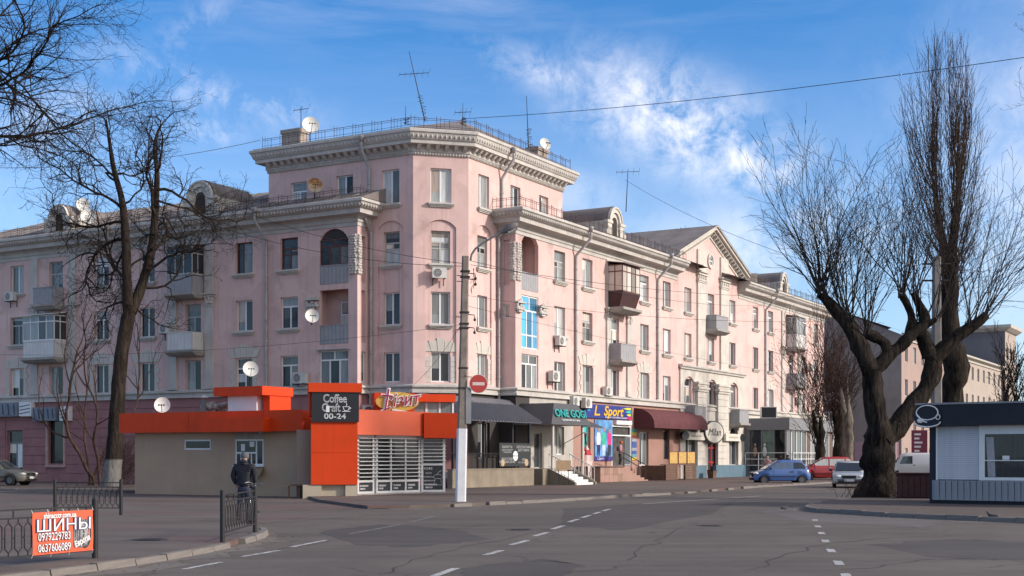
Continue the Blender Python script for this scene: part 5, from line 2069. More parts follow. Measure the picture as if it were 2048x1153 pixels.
# open glass door with white frame
a, b = sp_door
mb = MB()
for x in (a, b + 1.1):
    mb.box(x, x + 0.1, 0.0, 0.1, 1.08, 3.75)
mb.box(a + .1, b + 1.1, 0.0, 0.1, 3.65, 3.75)
mb.box(a + .1, b + 1.1, 0.0, 0.1, 3.05, 3.13)
fo = mb.build('door_frame', WHITE, bld, FR.m())
mb = MB()
mb.box(a + .1, b + 1.1, 0.16, 0.2, 1.08, 3.65)
mb.build('interior', M('dim_shop_interior', (0.07, 0.065, 0.06), 0.9, 0.4, 2), fo, FR.m())
dmw = FR.m(b + 1.0, 0.05, 1.1, extra=R(-28))
mb = MB()
mb.box(-1.15, 0, -0.03, 0.02, 0, 0.1)
mb.box(-1.15, 0, -0.03, 0.02, 1.88, 1.95)
mb.box(-1.15, -1.06, -0.03, 0.02, 0.1, 1.88)
mb.box(-0.09, 0, -0.03, 0.02, 0.1, 1.88)
dd = mb.build('door', M('grey_aluminium', (0.32, 0.33, 0.34), 0.4, 0.05), fo, dmw)
mb = MB()
mb.box(-1.06, -0.09, -0.01, 0.0, 0.1, 1.88)
mb.build('pane', glass('door_glass', (0.10, 0.115, 0.13), 0.05), dd, dmw)
mb = MB()
mb.tube([(-1.02, -0.09, 0.75), (-1.02, -0.09, 1.25)], 0.02, 6)
mb.build('handle', WHITE, dd, dmw)
# coloured strip right of the door
a = b + 1.25
rs = thing('price_strip', 'narrow strip of coloured stickers beside the open glass door', 'poster', FR.m(a, 0.03, 1.4))
cols = [(.03, .25, .25), (.5, .4, .05), (.45, .12, .1), (.3, .3, .35), (.05, .1, .3), (.05, .1, .3), (.3, .3, .35), (.05, .1, .3), (.1, .3, .35), (.55, .4, .05)]
for k, cc in enumerate(cols):
    mb = MB()
    mb.box(a, a + 0.75, -0.05, -0.002, 1.45 + (9 - k) * 0.21, 1.45 + (9 - k) * 0.21 + 0.205)
    mb.build('sticker', M('sticker%d' % k, cc, 0.5, 0.3, 6), rs, FR.m())
lbx = thing('door_lamp_box', 'white shutter box above the sport shop door', 'shutter box', FR.m(sp_door[0], 0.1, 3.8))
mb = MB()
mb.box(sp_door[0] + 0.3, sp_door[1] + 0.9, -0.22, -0.002, 3.82, 4.06)
mb.box(sp_door[0] + 0.34, sp_door[1] + 0.86, -0.20, -0.03, 3.79, 3.82)
mb.build('case', WHITE, lbx, FR.m())
# sport shop porch: block, steps to the right
BRS = M('brown_stone_tile', (0.33, 0.20, 0.155), 0.8, 0.12, 1.0, 0.15, fine=0.1)
DKST = M('dark_brown_tile', (0.10, 0.065, 0.06), 0.7, 0.2, 2)
PT = 1.7
p0, p1 = FR.s(1200, PT), FR.s(1284, PT)
sp = thing('shop_porch', 'brown tiled porch with steps down to the right, under the sport shop door', 'porch', FR.m((p0 + p1) / 2, PT, 0.1))
mb = MB()
mb.box(p0, p1 - 2.8, -PT, -0.061, 0.08, 1.02)
mb.build('block', BRS, sp, FR.m())
mb = MB()
mb.box(p0 - 0.1, p1 - 2.7, -PT - 0.06, -0.061, 1.02, 1.08)
mb.build('coping', DKST, sp, FR.m())
for k in range(6):
    mb = MB()
    mb.box(p1 - 2.7 + 0.62 * k, p1 - 2.7 + 0.62 * (k + 1), -PT + 0.02, -0.061, 0.08, 0.93 - 0.15 * k)
    mb.build('step', BRS, sp, FR.m())
x = p0
rnd = random.Random(9)
while x < p1 - 2.9:
    w_ = 0.62
    for z in (0.12, 0.57):
        mb = MB()
        mb.box(x + 0.01, min(x + w_, p1 - 2.8) - 0.01, -PT - 0.025 - rnd.uniform(0, .006), -PT - 0.001, z, z + 0.43)
        mb.build('tile', BRS if rnd.random() > .3 else M('brown_stone_tile_dark', (0.25, 0.155, 0.12), 0.8, 0.15, 1.0), sp, FR.m())
    x += w_
mb = MB()
for tt in (PT - 0.15,):
    for k in range(4):
        f = k / 3
        mb.tube([(p1 - 2.5 + 3.4 * f, -tt, 0.95 - 0.8 * f), (p1 - 2.5 + 3.4 * f, -tt, 1.95 - 0.8 * f)], 0.025, 6)
    for dz in (0, -0.35):
        mb.tube([(p1 - 3.2, -tt, 1.98 + dz), (p1 - 2.5, -tt, 1.95 + dz), (p1 + 0.9, -tt, 1.15 + dz)], 0.03, 6)
mb.build('railing', IRON, sp, FR.m())
# cafe awning
a0, a1 = FR.s(1268), FR.s(1368) + 0.9
MAR = M('maroon_awning_cloth', (0.105, 0.030, 0.034), 0.85, 0.12, 1.2, 0.1)
aw = thing('cafe_awning', 'rounded maroon cloth awning between sport shop and white stone front', 'awning', FR.m(a0, 0.2, 3.7))
AT = 1.5
n = 9
prof = [(-AT, 3.62), (-AT, 3.86)] + [(-AT * math.cos(math.pi / 2 * k / n) * 1.0 + 0.0, 3.86 + 1.12 * math.sin(math.pi / 2 * k / n)) for k in range(1, n + 1)]
mb = MB()
nb = 10
for k in range(nb):
    x0_, x1_ = a0 + (a1 - a0) * k / nb, a0 + (a1 - a0) * (k + 1) / nb
    mid = (x0_ + x1_) / 2
    rows = [[(x0_, y, z) for y, z in prof], [(mid, y * 0.99, z - (0.02 if i > 1 else 0)) for i, (y, z) in enumerate(prof)], [(x1_, y, z) for y, z in prof]]
    mb.grid(rows, 0, True)
mb.face([(a0, y, z) for y, z in prof] + [(a0, 0, 3.62)])
mb.face(([(a1, y, z) for y, z in prof] + [(a1, 0, 3.62)])[::-1])
mb.build('cloth', MAR, aw, FR.m())
mb = MB()
for x in (a0 + 0.05, (a0 + a1) / 2, a1 - 0.05):
    mb.tube([(x, -0.02, 3.62), (x, -AT + 0.02, 3.64)], 0.02, 5)
mb.tube([(a0, -AT + 0.03, 3.64), (a1, -AT + 0.03, 3.64)], 0.02, 5)
mb.build('frame', IRON, aw, FR.m())
# wooden terrace box with menu boards
WOOD = M('brown_wood', (0.125, 0.07, 0.045), 0.75, 0.2, 3.0, fine=0.15)
GOLD = M('gold_menu_board', (0.50, 0.31, 0.09), 0.55, 0.25, 6.0)
MT = 2.3
m0, m1 = FR.s(1332, MT), FR.s(1393, MT)
mbx = thing('menu_stand', 'slatted wooden stand with three golden menu boards on top', 'menu stand', FR.m(m0, MT, 0.1))
for k in range(9):
    for (x0_, x1_) in ((m0, m0 + 2.0), (m1 - 2.0, m1)):
        mb = MB()
        mb.box(x0_, x1_, -MT, -MT + 0.05, 0.12 + k * 0.112, 0.12 + k * 0.112 + 0.10)
        mb.build('slat', WOOD, mbx, FR.m())
mb = MB()
for x in (m0 + 0.02, m0 + 1.9, m1 - 2.0, m1 - 0.1):
    mb.box(x, x + 0.08, -MT + 0.05, -MT + 0.15, 0.08, 1.12)
mb.box(m0, m1, -MT + 0.05, -MT + 0.45, 1.12, 1.17)
mb.box(m0, m0 + 0.06, -MT + 0.15, -0.5, 0.08, 1.1)
mb.build('frame', WOOD, mbx, FR.m())
for k in range(3):
    a = m0 + (m1 - m0) * (0.14 + 0.29 * k)
    b = a + (m1 - m0) * 0.27
    mb = MB()
    mb.box(a, b, -MT + 0.08, -MT + 0.12, 1.17, 2.05)
    bo = mb.build('menu_board', BROWNFRAME, mbx, FR.m())
    mb = MB()
    mb.box(a + 0.07, b - 0.07, -MT + 0.072, -MT + 0.08, 1.24, 2.0)
    mb.build('sheet', GOLD, bo, FR.m())
# Milan sign
MIL = M('cream_sign', (0.66, 0.61, 0.52), 0.5, 0.08, 2, streaks=.15)
mt_ = 0.75
cs = FR.s(1429.5, mt_)
ms = thing('round_shop_sign', 'round cream shop sign with black script over the red door', 'shop sign', FR.m(cs, mt_, 3.3))
zc_m = FR.z(1429.5, 865, mt_)
mb = MB()
rows = []
for rr, yy in ((0.0, -mt_), (0.78, -mt_), (0.80, -mt_ + 0.02)):
    rows.append([(cs + rr * 2.3 * math.cos(2 * math.pi * j / 36), yy, zc_m + rr * math.sin(2 * math.pi * j / 36)) for j in range(36)])
mb.grid(rows, 0, False, True)
mb.build('disc', MIL, ms, FR.m())
mb = MB()
rows = []
for rr, yy in ((0.79, -mt_ + 0.005), (0.86, -mt_ + 0.005), (0.86, -mt_ + 0.3)):
    rows.append([(cs + rr * 2.3 * math.cos(2 * math.pi * j / 36), yy, zc_m + rr * math.sin(2 * math.pi * j / 36)) for j in range(36)])
mb.grid(rows, 0, False, True)
mb.build('rim', BLACK, ms, FR.m())
lettering(ms, 'Milan', 0.78, FR.m(cs - 0.1, mt_ + 0.012, zc_m - 0.02), BLACK, 0.012, shear=0.35, xs=1.6)
for e0, e1 in ((1372, 1408), (1450, 1480)):
    x0_, x1_ = FR.s(e0, mt_ - .2), FR.s(e1, mt_ - .2)
    mb = MB()
    mb.box(x0_, x1_, -mt_ + 0.12, -mt_ + 0.3, zc_m - 0.62, zc_m - 0.06)
    mb.build('bar', MIL, ms, FR.m())
    lettering(ms, 'салон красоты', 0.24, FR.m((x0_ + x1_) / 2, mt_ - 0.115, zc_m - 0.33), M('faded_lettering', (0.30, 0.27, 0.23), 0.6), 0.006, xs=1.2)
for e in (FR.s(1369, mt_ - .2), FR.s(1484, mt_ - .2)):
    mb = MB()
    rows = [[(e + 1.1 * rr * math.cos(2 * math.pi * j / 24), yy, zc_m - 0.34 + 0.5 * rr * math.sin(2 * math.pi * j / 24)) for j in range(24)] for rr, yy in ((0, -mt_ + .1), (.6, -mt_ + .1), (.6, -mt_ + .32))]
    mb.grid(rows, 0, False, True)
    mb.build('end_disc', BLACK, ms, FR.m())
st = thing('litter_bin', 'small brown litter bin at the foot of the blue plinth', 'bin', FR.m(FR.s(1424, 1.2), 1.2, 0.1))
mb = MB()
mb.hull8([(-.3, -.2, 0), (.3, -.2, 0), (.3, .2, 0), (-.3, .2, 0)], [(-.36, -.25, .55), (.36, -.25, .55), (.36, .25, .55), (-.36, .25, .55)])
mb.build('body', WOOD, st, FR.m(FR.s(1424, 1.2), 1.2, 0.1))
mb = MB()
mb.box(-.37, .37, -.26, .26, .55, .6)
mb.build('rim', IRON, st, FR.m(FR.s(1424, 1.2), 1.2, 0.1))
# shop pavilion on the far wing
GT = 3.5
g0 = FR.s(1488)
pv = thing('shop_pavilion', 'grey flat-roofed glass pavilion in front of the far pink wing', 'pavilion', FR.m(g0, GT, 0.1))
PGR = M('grey_fascia', (0.20, 0.20, 0.21), 0.6, 0.06, 1.0, streaks=.15)
e1 = 52.0
mb = MB()
mb.box(g0, e1, -GT - 0.3, 0, 3.85, 4.80)
mb.build('fascia', PGR, pv, FR.m())
mb = MB()
mb.box(g0 + 0.1, e1 - 0.1, -GT, -0.01, 0.1, 0.55)
mb.build('base', CONCRETE, pv, FR.m())
mb = MB()
mb.box(g0 + 0.05, g0 + 0.25, -0.45, 0, 0.55, 3.86)
mb.build('end_wall', PGR, pv, FR.m())
for k in range(3):
    y0_ = -GT + (GT - 0.45) * k / 3
    mb = MB()
    mb.box(g0 + 0.06, g0 + 0.14, y0_ - 0.05, y0_ + 0.05, 0.55, 3.86)
    mb.build('mullion', PGR, pv, FR.m())
    mb = MB()
    mb.box(g0 + 0.10, g0 + 0.12, y0_ + 0.05, y0_ + (GT - 0.45) / 3 - 0.05, 0.55, 3.86)
    mb.build('pane', (G_DARK, glass('shop_glass_green', (0.06, 0.10, 0.085)), G_DARK)[k], pv, FR.m())
for k in range(2):
    mb = MB()
    mb.ball((g0 + 0.0 - 0.02, -0.95 - 0.8 * k, 2.1), 0.05, 0.18, 0.42, 6, 10)
    mb.ball((g0 + 0.0 - 0.02, -0.95 - 0.8 * k, 2.65), 0.05, 0.1, 0.14, 6, 10)
    mb.build('printed_figure', (M('print_face', (0.36, 0.22, 0.16)), WHITEB)[k], pv, FR.m())
mb = MB()
for z in (1.0, 1.5, 2.0):
    mb.tube([(g0 - 0.5, -GT - 0.3, z), (g0 - 0.5, -0.3, z)], 0.03, 6)
for y0_ in (-GT - 0.3, -1.4, -0.3):
    mb.tube([(g0 - 0.5, y0_, 0.1), (g0 - 0.5, y0_, 2.0)], 0.03, 6)
mb.build('railing', WHITE, pv, FR.m())
nb = 11
for k in range(nb + 1):
    x = g0 + 0.12 + (e1 - g0 - 0.2) * k / nb
    mb = MB()
    mb.box(x - 0.06, x + 0.06, -GT - 0.01, -GT + 0.08, 0.55, 3.86)
    mb.build('mullion', WHITE, pv, FR.m())
    if k < nb:
        x2 = g0 + 0.12 + (e1 - g0 - 0.2) * (k + 1) / nb
        mb = MB()
        mb.box(x + 0.06, x2 - 0.06, -GT + 0.03, -GT + 0.05, 0.55, 3.86)
        mb.build('pane', [glass('shop_glass_dim', (0.07, 0.07, 0.068)), G_DARK, glass('shop_glass_green', (0.06, 0.10, 0.085)), G_DARK, M('brown_curtain', (.12, .075, .055), .6, .3, 3)][k % 5], pv, FR.m())
mb = MB()
for z in (1.0, 1.5, 2.0):
    mb.tube([(g0 + 0.8, -GT - 0.35, z), (g0 + 9, -GT - 0.35, z)], 0.03, 6)
for k in range(5):
    mb.tube([(g0 + 0.8 + 2 * k, -GT - 0.35, 0.1), (g0 + 0.8 + 2 * k, -GT - 0.35, 2.0)], 0.03, 6)
mb.build('railing', WHITE, pv, FR.m())
bk = thing('black_sign_box', 'square black box sign standing on the grey pavilion roof', 'sign', FR.m(FR.s(1537, 1.8), 1.8, 4.80))
mw = FR.m(FR.s(1537, 1.8), 1.8, 4.80, extra=R(-60))
mb = MB()
mb.box(-0.65, 0.65, -0.2, 0.2, 0.0, 0.95)
mb.build('case', WHITEB, bk, mw)
mb = MB()
mb.box(-0.58, 0.58, -0.21, -0.2, 0.06, 0.89)
mb.build('face', BLACK, bk, mw)
# signs on the left wing ground floor
SIGNB = M('blue_grey_sign', (0.17, 0.185, 0.215), 0.5, 0.25, 2.0)
for k, (x0_, x1_, y0_, y1_, mt2, lab) in enumerate([(-20, 36, 806, 834, SIGNB, 'blue-grey fascia sign with tilted lettering over the entrance at far left'), (39, 63, 805, 833, WHITE, 'white square sign between two blue-grey fascia signs'), (66, 112, 815, 842, SIGNB, 'blue-grey fascia sign over the dark shop opening'), (120, 138, 813, 842, WHITE, 'narrow white sign at the corner of the dark shop opening')]):
    a, b = FL.s(x0_, .35), FL.s(x1_, .35)
    z1_, z0_ = FL.z((x0_ + x1_) / 2, y0_, .35), FL.z((x0_ + x1_) / 2, y1_, .35)
    o = thing('fascia_sign', lab, 'shop sign', FL.m(a, .35, z0_))
    mb = MB()
    mb.box(a, b, -0.40, -0.06, z0_, z1_)
    mb.build('panel', mt2, o, FL.m())
    rnd = random.Random(k)
    for q in range(5 if mt2 is SIGNB else 3):
        mb = MB()
        x = a + (b - a) * (q + 0.5) / (5 if mt2 is SIGNB else 3)
        if mt2 is SIGNB:
            mb.prism([(x - .05, z0_ + .12), (x + .06, z0_ + .12), (x - .04, z1_ - .1), (x - .15, z1_ - .1)], -0.408, -0.401)
        else:
            zz = z0_ + (z1_ - z0_) * (q + .6) / 4
            mb.prism([(a + .06, zz), (b - .08, zz + .12), (b - .08, zz + .17), (a + .06, zz + .06)], -0.408, -0.401)
        mb.build('printed_stroke', M('navy_stroke', (0.03, 0.04, 0.08), 0.5), o, FL.m())

# ------------------------------------------------------------------ coffee kiosk
kio = thing('coffee_kiosk', 'single-storey orange and beige corner coffee kiosk with black sign pillar', 'kiosk', K1.m(5, 0, 0))
KL = 9.6
w0, w1 = K1.s(470), K1.s(527)          # serving window
mb = MB()
wall(mb, 0, KL + 0.6, 0.0, 2.80, [(w0, w1, 1.30, 2.42), (K1.s(368), K1.s(421), 1.98, 2.42)], 0.14)
mb.box(-0.002, 0, 0.0, 3.0, 0, 2.8)
mb.build('wall', BEIGE, kio, K1.m())
mb = MB()
mb.box(0.0, KL, 2.9, 3.0, 0, 2.8)
mb.build('wall', BEIGE, kio, K1.m())
# red fascia round the flat roof
f0 = K1.s(238, 0.45)
fe = K1.s(605, 0.45)
mb = MB()
mb.box(f0 + .02, fe - .02, -0.43, 3.3, 2.76, 3.60)
mb.build('fascia', ORANGE, kio, K1.m())
for k in range(5):
    mb = MB()
    mb.box(f0 + (fe - f0) * k / 5 + .006, f0 + (fe - f0) * (k + 1) / 5 - .006, -0.45 - .004 * (k % 2), -0.431, 2.74, 3.62)
    mb.build('fascia_panel', ORANGE, kio, K1.m())
p0_, p1_ = K1.s(398, 1.0), K1.s(492, 1.0)
mb = MB()
mb.box(p0_, p1_ + 0.9, -1.0, -0.451, 2.72, 3.32)
mb.build('canopy', ORANGE, kio, K1.m())
mb = MB()
mb.box(p0_ + 3.2, p1_ + 0.6, -0.85, -0.72, 2.66, 2.70)
mb.build('strip_light', WHITE, kio, K1.m())
# roof-top white box with orange cap
b0, b1 = K1.s(462, -0.2), K1.s(505, -0.2)
mb = MB()
mb.box(b0, b1 + 0.4, 0.0, 1.3, 3.625, 4.28)
mb.build('roof_box', WHITE, kio, K1.m())
mb = MB()
mb.box(b0 - 0.5, b1 + 1.0, -0.35, 1.7, 4.28, 4.66)
mb.box(b1 + 0.6, b1 + 0.95, 0.2, 1.6, 3.625, 4.28)
mb.build('roof_cap', ORANGE, kio, K1.m())
# serving window
sw = MB()
H_ = 1.12
Wd = w1 - w0
for x in (0, Wd - 0.07, Wd * 0.72):
    sw.box(x, x + 0.07, 0.0, 0.08, 0, H_)
for z in (0, H_ - 0.07, H_ * 0.45):
    sw.box(0.07, Wd * 0.72, 0.002, 0.078, z, z + 0.07)
sw.box(Wd * 0.72 + .07, Wd - 0.07, 0.002, 0.078, 0, 0.07)
sw.box(Wd * 0.72 + .07, Wd - 0.07, 0.002, 0.078, H_ - 0.07, H_)
for x in (Wd * 0.18, Wd * 0.55):
    sw.box(x, x + 0.05, 0.003, 0.077, 0.07, H_ * 0.45)
mw = K1.m(w0, -0.02, 1.30)
swo = sw.build('serving_window', WHITE, kio, mw)
mb = MB()
mb.box(0.05, Wd - 0.05, 0.03, 0.05, 0.05, H_ - 0.05)
mb.build('pane', G_DARK, swo, mw)
for (x, z, w_, h_) in ((0.30, 0.62, 0.22, 0.30), (0.78, 0.80, 0.25, 0.22)):
    mb = MB()
    mb.box(x, x + w_, 0.022, 0.028, z, z + h_)
    mb.build('paper_notice', WHITE, swo, mw)
mb = MB()
mb.box(-0.06, Wd + 0.06, -0.12, -0.01, -0.05, 0.0)
mb.build('sill', WHITE, swo, mw)
mb = MB()
corrugated(mb, w0 - 0.05, w1 + 0.05, -0.01, 2.44, 2.74, 0.09)
mb.build('panel_above', M('grey_ribbed_panel', (0.30, 0.28, 0.25), 0.6), kio, K1.m())
mb = MB()
mb.hull8([(w0 + 0.4, -0.55, 0.86), (w1 + 0.25, -0.55, 0.86), (w1 + 0.05, -0.01, 1.2), (w0 + 0.4, -0.01, 1.2)], [(w0 + 0.4, -0.55, 0.89), (w1 + 0.25, -0.55, 0.89), (w1 + 0.05, -0.01, 1.24), (w0 + 0.4, -0.01, 1.24)])
mb.build('shelf', M('ochre_shelf', (0.26, 0.19, 0.11), 0.6, 0.1), kio, K1.m())
s_, W_ = K1.s(368), K1.s(421) - K1.s(368)
window(K1, s_ + W_ / 2, 1.98, W_, 0.44, 'one', (G_DARK,), WHITE, sill=False, rec=0.03, parent=kio)
# sign pillar at the corner
KP = Frame(P(622, 915, 53.6)[:2], 10)
PW = 1.84
pil = MB()
pil.box(0.01, PW - .01, 0.012, 0.95, 0.56, 3.05)
pil.build('pillar', ORANGE, kio, KP.m())
for k, (za_, zb_) in enumerate(((0.56, 1.83), (1.84, 3.06))):
    mb = MB()
    mb.box(0, PW, 0.0 - .003 * k, 0.011, za_, zb_)
    mb.build('pillar_panel', ORANGE, kio, KP.m())
mb = MB()
mb.box(0.04, PW + 0.05, -0.10, 0.4, 3.06, 4.24)
blk = mb.build('sign_board', BLACK, kio, KP.m())
mb = MB()
mb.box(-0.10, PW + 0.17, -0.16, 1.9, 4.24, 4.60)
mb.build('pillar_cap', ORANGE, kio, KP.m())
mb = MB()
mb.box(-0.05, 0.45, 0.42, 1.7, 3.3, 4.24)
mb.build('cap_side', ORANGE, kio, KP.m())
mb = MB()
mb.box(-0.32, 0.42, 0.05, 1.0, 0.0, 0.55)
mb.box(0.42, 1.36, 0.22, 1.0, 0.0, 0.55)
mb.box(1.36, PW - 0.02, 0.05, 1.0, 0.0, 0.55)
mb.build('pedestal', M('cream_pedestal', (0.42, 0.36, 0.27), 0.9, 0.08, 1.0, 0.2, streaks=.2), kio, KP.m())
mb = MB()
mb.box(-0.55, -0.02, 0.75, 1.4, 0.0, 2.75)
mb.build('corner_post', M('taupe_render', (0.24, 0.20, 0.17), 0.9, 0.08, 1.0), kio, KP.m())
mb = MB()
mb.box(-1.0, -0.35, 0.4, 0.9, 0.50, 0.56)
mb.box(-0.9, -0.82, 0.45, 0.85, 0.0, 0.50)
mb.box(-0.5, -0.42, 0.45, 0.85, 0.0, 0.50)
tag(mb.build('low_bench', WOOD, None, KP.m()), 'low dark bench at the foot of the orange sign pillar', 'bench')
def outline_text(parent, body, size, mw, **kw):
    lettering(parent, body, size, mw, WHITE, 0.006, offset=0.004, **kw)
    lettering(parent, body, size, mw @ at(0, -0.004, 0), BLACK, 0.006, offset=-0.013, **kw)


outline_text(blk, 'Coffee', 0.46, KP.m(PW / 2 + 0.02, 0.104, 3.97), xs=0.80, spacing=0.95)
outline_text(blk, 'Craft', 0.46, KP.m(PW / 2 - 0.14, 0.104, 3.61), xs=0.80, spacing=0.95)
outline_text(blk, '00-24', 0.30, KP.m(PW / 2 + 0.02, 0.104, 3.27), xs=1.25)
cup = MB()
cx_, cz_ = PW / 2 + 0.46, 3.60
for (a, b) in [((-.13, .06), (.13, .06)), ((.13, .06), (.07, -.10)), ((.07, -.10), (-.07, -.10)), ((-.07, -.10), (-.13, .06)), ((-.16, -.13), (.16, -.13)), ((.13, .04), (.19, .0)), ((.19, .0), (.10, -.05)), ((0, .09), (.03, .14)), ((.03, .14), (0, .2))]:
    cup.tube([(cx_ + a[0], -0.106, cz_ + a[1]), (cx_ + b[0], -0.106, cz_ + b[1])], 0.013, 5)
cup.build('cup_emblem', WHITE, blk, KP.m())
mb = MB()
mb.box(PW / 2 - 0.33, PW / 2 - 0.20, -0.112, -0.104, 3.44, 3.70)
mb.build('white_patch', WHITE, blk, KP.m())
# glazed front to the right of the pillar with white louvres
K2 = Frame((-6.28, 54.9), 52)
K3o = K2.pt(3.84)
K3 = Frame((K3o.x, K3o.y), 8)
LVR = M('white_louvre', (0.66, 0.66, 0.65), 0.45, 0.05, 2)
PB = M('poster_black', (0.03, 0.032, 0.035), 0.5, 0.2, 8)


def glazed_bay(F, x0, x1, nlouv, z0=0.16, ztop=2.55, zp=0.62, panes=1, label_strip=True):
    o = MB()
    o.box(x0, x0 + 0.09, 0, 0.10, z0, ztop)
    o.box(x1 - 0.09, x1, 0, 0.10, z0, ztop)
    for z in (z0, zp, ztop - 0.08):
        o.box(x0 + 0.09, x1 - 0.09, 0.002, 0.098, z, z + 0.09)
    for k in range(1, panes):
        x = x0 + (x1 - x0) * k / panes
        o.box(x - 0.04, x + 0.04, 0.003, 0.097, z0 + .09, ztop - .08)
    fo = o.build('shopfront_frame', LVR, kio, F.m())
    for k in range(panes):
        a = x0 + (x1 - x0) * k / panes + 0.05
        b = x0 + (x1 - x0) * (k + 1) / panes - 0.05
        q = MB()
        q.box(a, b, 0.05, 0.07, zp + .09, ztop - .08)
        q.build('pane', G_DARK, fo, F.m())
        q = MB()
        q.box(a, b, 0.04, 0.07, z0 + .09, zp)
        q.build('poster_strip', PB, fo, F.m())
        for r in range(2):
            q = MB()
            q.box(a + 0.12, a + 0.12 + (b - a) * (0.55 if r == 0 else 0.35), 0.03, 0.039, z0 + .28 - .12 * r, z0 + .35 - .12 * r)
            q.build('printed_bar', M('pale_print', (0.42, 0.42, 0.42), 0.6, 0.6, 20), fo, F.m())
    for k in range(nlouv):
        z = zp + 0.22 + (ztop - zp - 0.34) * k / (nlouv - 1)
        q = MB()
        q.hull8([(x0 - 0.03, -0.14, z - 0.012), (x1 + 0.03, -0.14, z - 0.012), (x1 + 0.03, -0.03, z + 0.01), (x0 - 0.03, -0.03, z + 0.01)], [(x0 - 0.03, -0.14, z + 0.008), (x1 + 0.03, -0.14, z + 0.008), (x1 + 0.03, -0.03, z + 0.025), (x0 - 0.03, -0.03, z + 0.025)])
        q.build('louvre', LVR, fo, F.m())
    return fo


glazed_bay(K2, 0.0, 0.98, 11)
glazed_bay(K2, 1.10, 3.80, 11, panes=3)
fo = glazed_bay(K3, 0.02, 1.04, 7, zp=1.30)
lettering(fo, 'КОФЕ', 0.13, K3.m(0.33, -0.028, 1.16), WHITE, 0.004)
for k, tx in enumerate(('ЛАТТЕ', 'ЭСПРЕССО', 'АМЕРИКАНО', 'КАПУЧИНО')):
    lettering(fo, tx, 0.085, K3.m(0.33, -0.028, 0.96 - 0.16 * k), WHITE, 0.004)
gm = MB()
for pth in ([(-.16, -.32), (.16, -.32), (.12, -.05), (.2, .0), (.12, .12), (-.12, .12), (-.2, .0), (-.12, -.05), (-.16, -.32)], [(0, .12), (0, .22)], [(0, .22), (.22, .32)], [(-.12, -.05), (.12, -.05)]):
    gm.tube([(0.74 + a, 0.034, 0.78 + b) for a, b in pth], 0.011, 5)
gm.build('grinder_drawing', M('pale_print', (0.42, 0.42, 0.42)), fo, K3.m())
# fascia over the glazed front (bent), plinth, back
mb = MB()
fp = [K2.pt(-0.35, 0.25), K2.pt(1.2, 0.32), K2.pt(4.1, 0.25)]
sweep(mb, fp, [(-2.0, 2.56), (0.05, 2.56), (0.05, 3.58), (-2.0, 3.60)])
mb.build('fascia', M('faded_orange_panel', (0.60, 0.105, 0.045), 0.42, 0.06, 0.6, streaks=0.08), kio)
mb = MB()
mb.box(0.0, 1.42, -0.55, 0.9, 2.47, 3.54)
mb.build('fascia_end', ORANGE, kio, K3.m(0.1, 0.0, 0))
mb = MB()
mb.box(-0.05, 3.9, -0.02, 2.4, 0.0, 0.16)
mb.build('plinth', CONCRETE, kio, K2.m())
mb = MB()
mb.box(0.0, 1.08, 0.02, 1.6, 0.0, 0.16)
mb.build('plinth', CONCRETE, kio, K3.m())
mb = MB()
mb.box(1.00, 1.06, 0.1, 1.6, 0.16, 2.5)
mb.build('side_wall', LVR, kio, K3.m())
mb = MB()
mb.box(0.5, 3.8, 1.9, 2.0, 0.16, 2.55)
mb.build('wall', M('dim_kiosk_interior', (0.06, 0.05, 0.05), 0.9, 0.3), kio, K2.m())
# orange block and beam behind, carrying the cafe sign
KB = Frame(P(749, 915, 58.5)[:2], 15)
mb = MB()
mb.box(0.0, 1.75, 0, 1.0, 3.2, 4.45)
mb.box(1.75, 3.62, 0.05, 0.9, 4.08, 4.42)
mb.build('roof_block', ORANGE, kio, KB.m())
for k in range(3):
    mb = MB()
    mb.box(1.80 + 0.6 * k, 2.32 + 0.6 * k, 0.4, 0.42, 3.3, 4.08)
    mb.build('pane', G_MID, kio, KB.m())
    mb = MB()
    mb.box(2.32 + 0.6 * k, 2.40 + 0.6 * k, 0.36, 0.46, 3.3, 4.08)
    mb.build('mullion', PVC, kio, KB.m())
vz = thing('cafe_sign', 'raised red script cafe sign with white edging over the kiosk roof', 'shop sign', KB.m(0.5, 0.4, 3.4))
sm = KB.m(0.32, 0.5, 3.3)
MAG = M('crimson_letters', (0.30, 0.012, 0.045), 0.4, 0.05)
YSH = M('yellow_backing', (0.55, 0.36, 0.07), 0.5, 0.1)
mb = MB()
mb.prism([(-0.35 + 0.95 + 0.95 * math.cos(2 * math.pi * k / 20), 0.75 + 0.42 * math.sin(2 * math.pi * k / 20)) for k in range(20)], 0.02, 0.06)
mb.build('oval', YSH, vz, sm)
tlt = Matrix.Rotation(R(-6), 4, 'Y')
lettering(vz, 'Візит', 0.72, sm @ at(0.72, -0.02, 0.78) @ tlt, WHITE, 0.03, shear=0.3, xs=0.92, offset=0.035)
lettering(vz, 'Візит', 0.72, sm @ at(0.72, -0.045, 0.78) @ tlt, MAG, 0.03, shear=0.3, xs=0.92, offset=0.0)
st_ = MB()
for (a, b, y, r_) in [((-0.02, 0.02), (0.22, 1.34), -0.02, 0.085), ((-0.12, 1.02), (0.42, 0.98), -0.02, 0.07), ((-0.16, 0.30), (0.30, 0.52), -0.02, 0.07)]:
    st_.tube([(a[0], y, a[1]), (b[0], y, b[1])], r_, 6)
st_.build('stroke_edge', WHITE, vz, sm)
st_ = MB()
for (a, b, y, r_) in [((0.0, 0.08), (0.21, 1.28), -0.075, 0.045), ((-0.08, 1.02), (0.38, 0.98), -0.075, 0.036), ((-0.12, 0.31), (0.27, 0.50), -0.075, 0.036)]:
    st_.tube([(a[0], y, a[1]), (b[0], y, b[1])], r_, 6)
st_.build('stroke', MAG, vz, sm)
mb = MB()
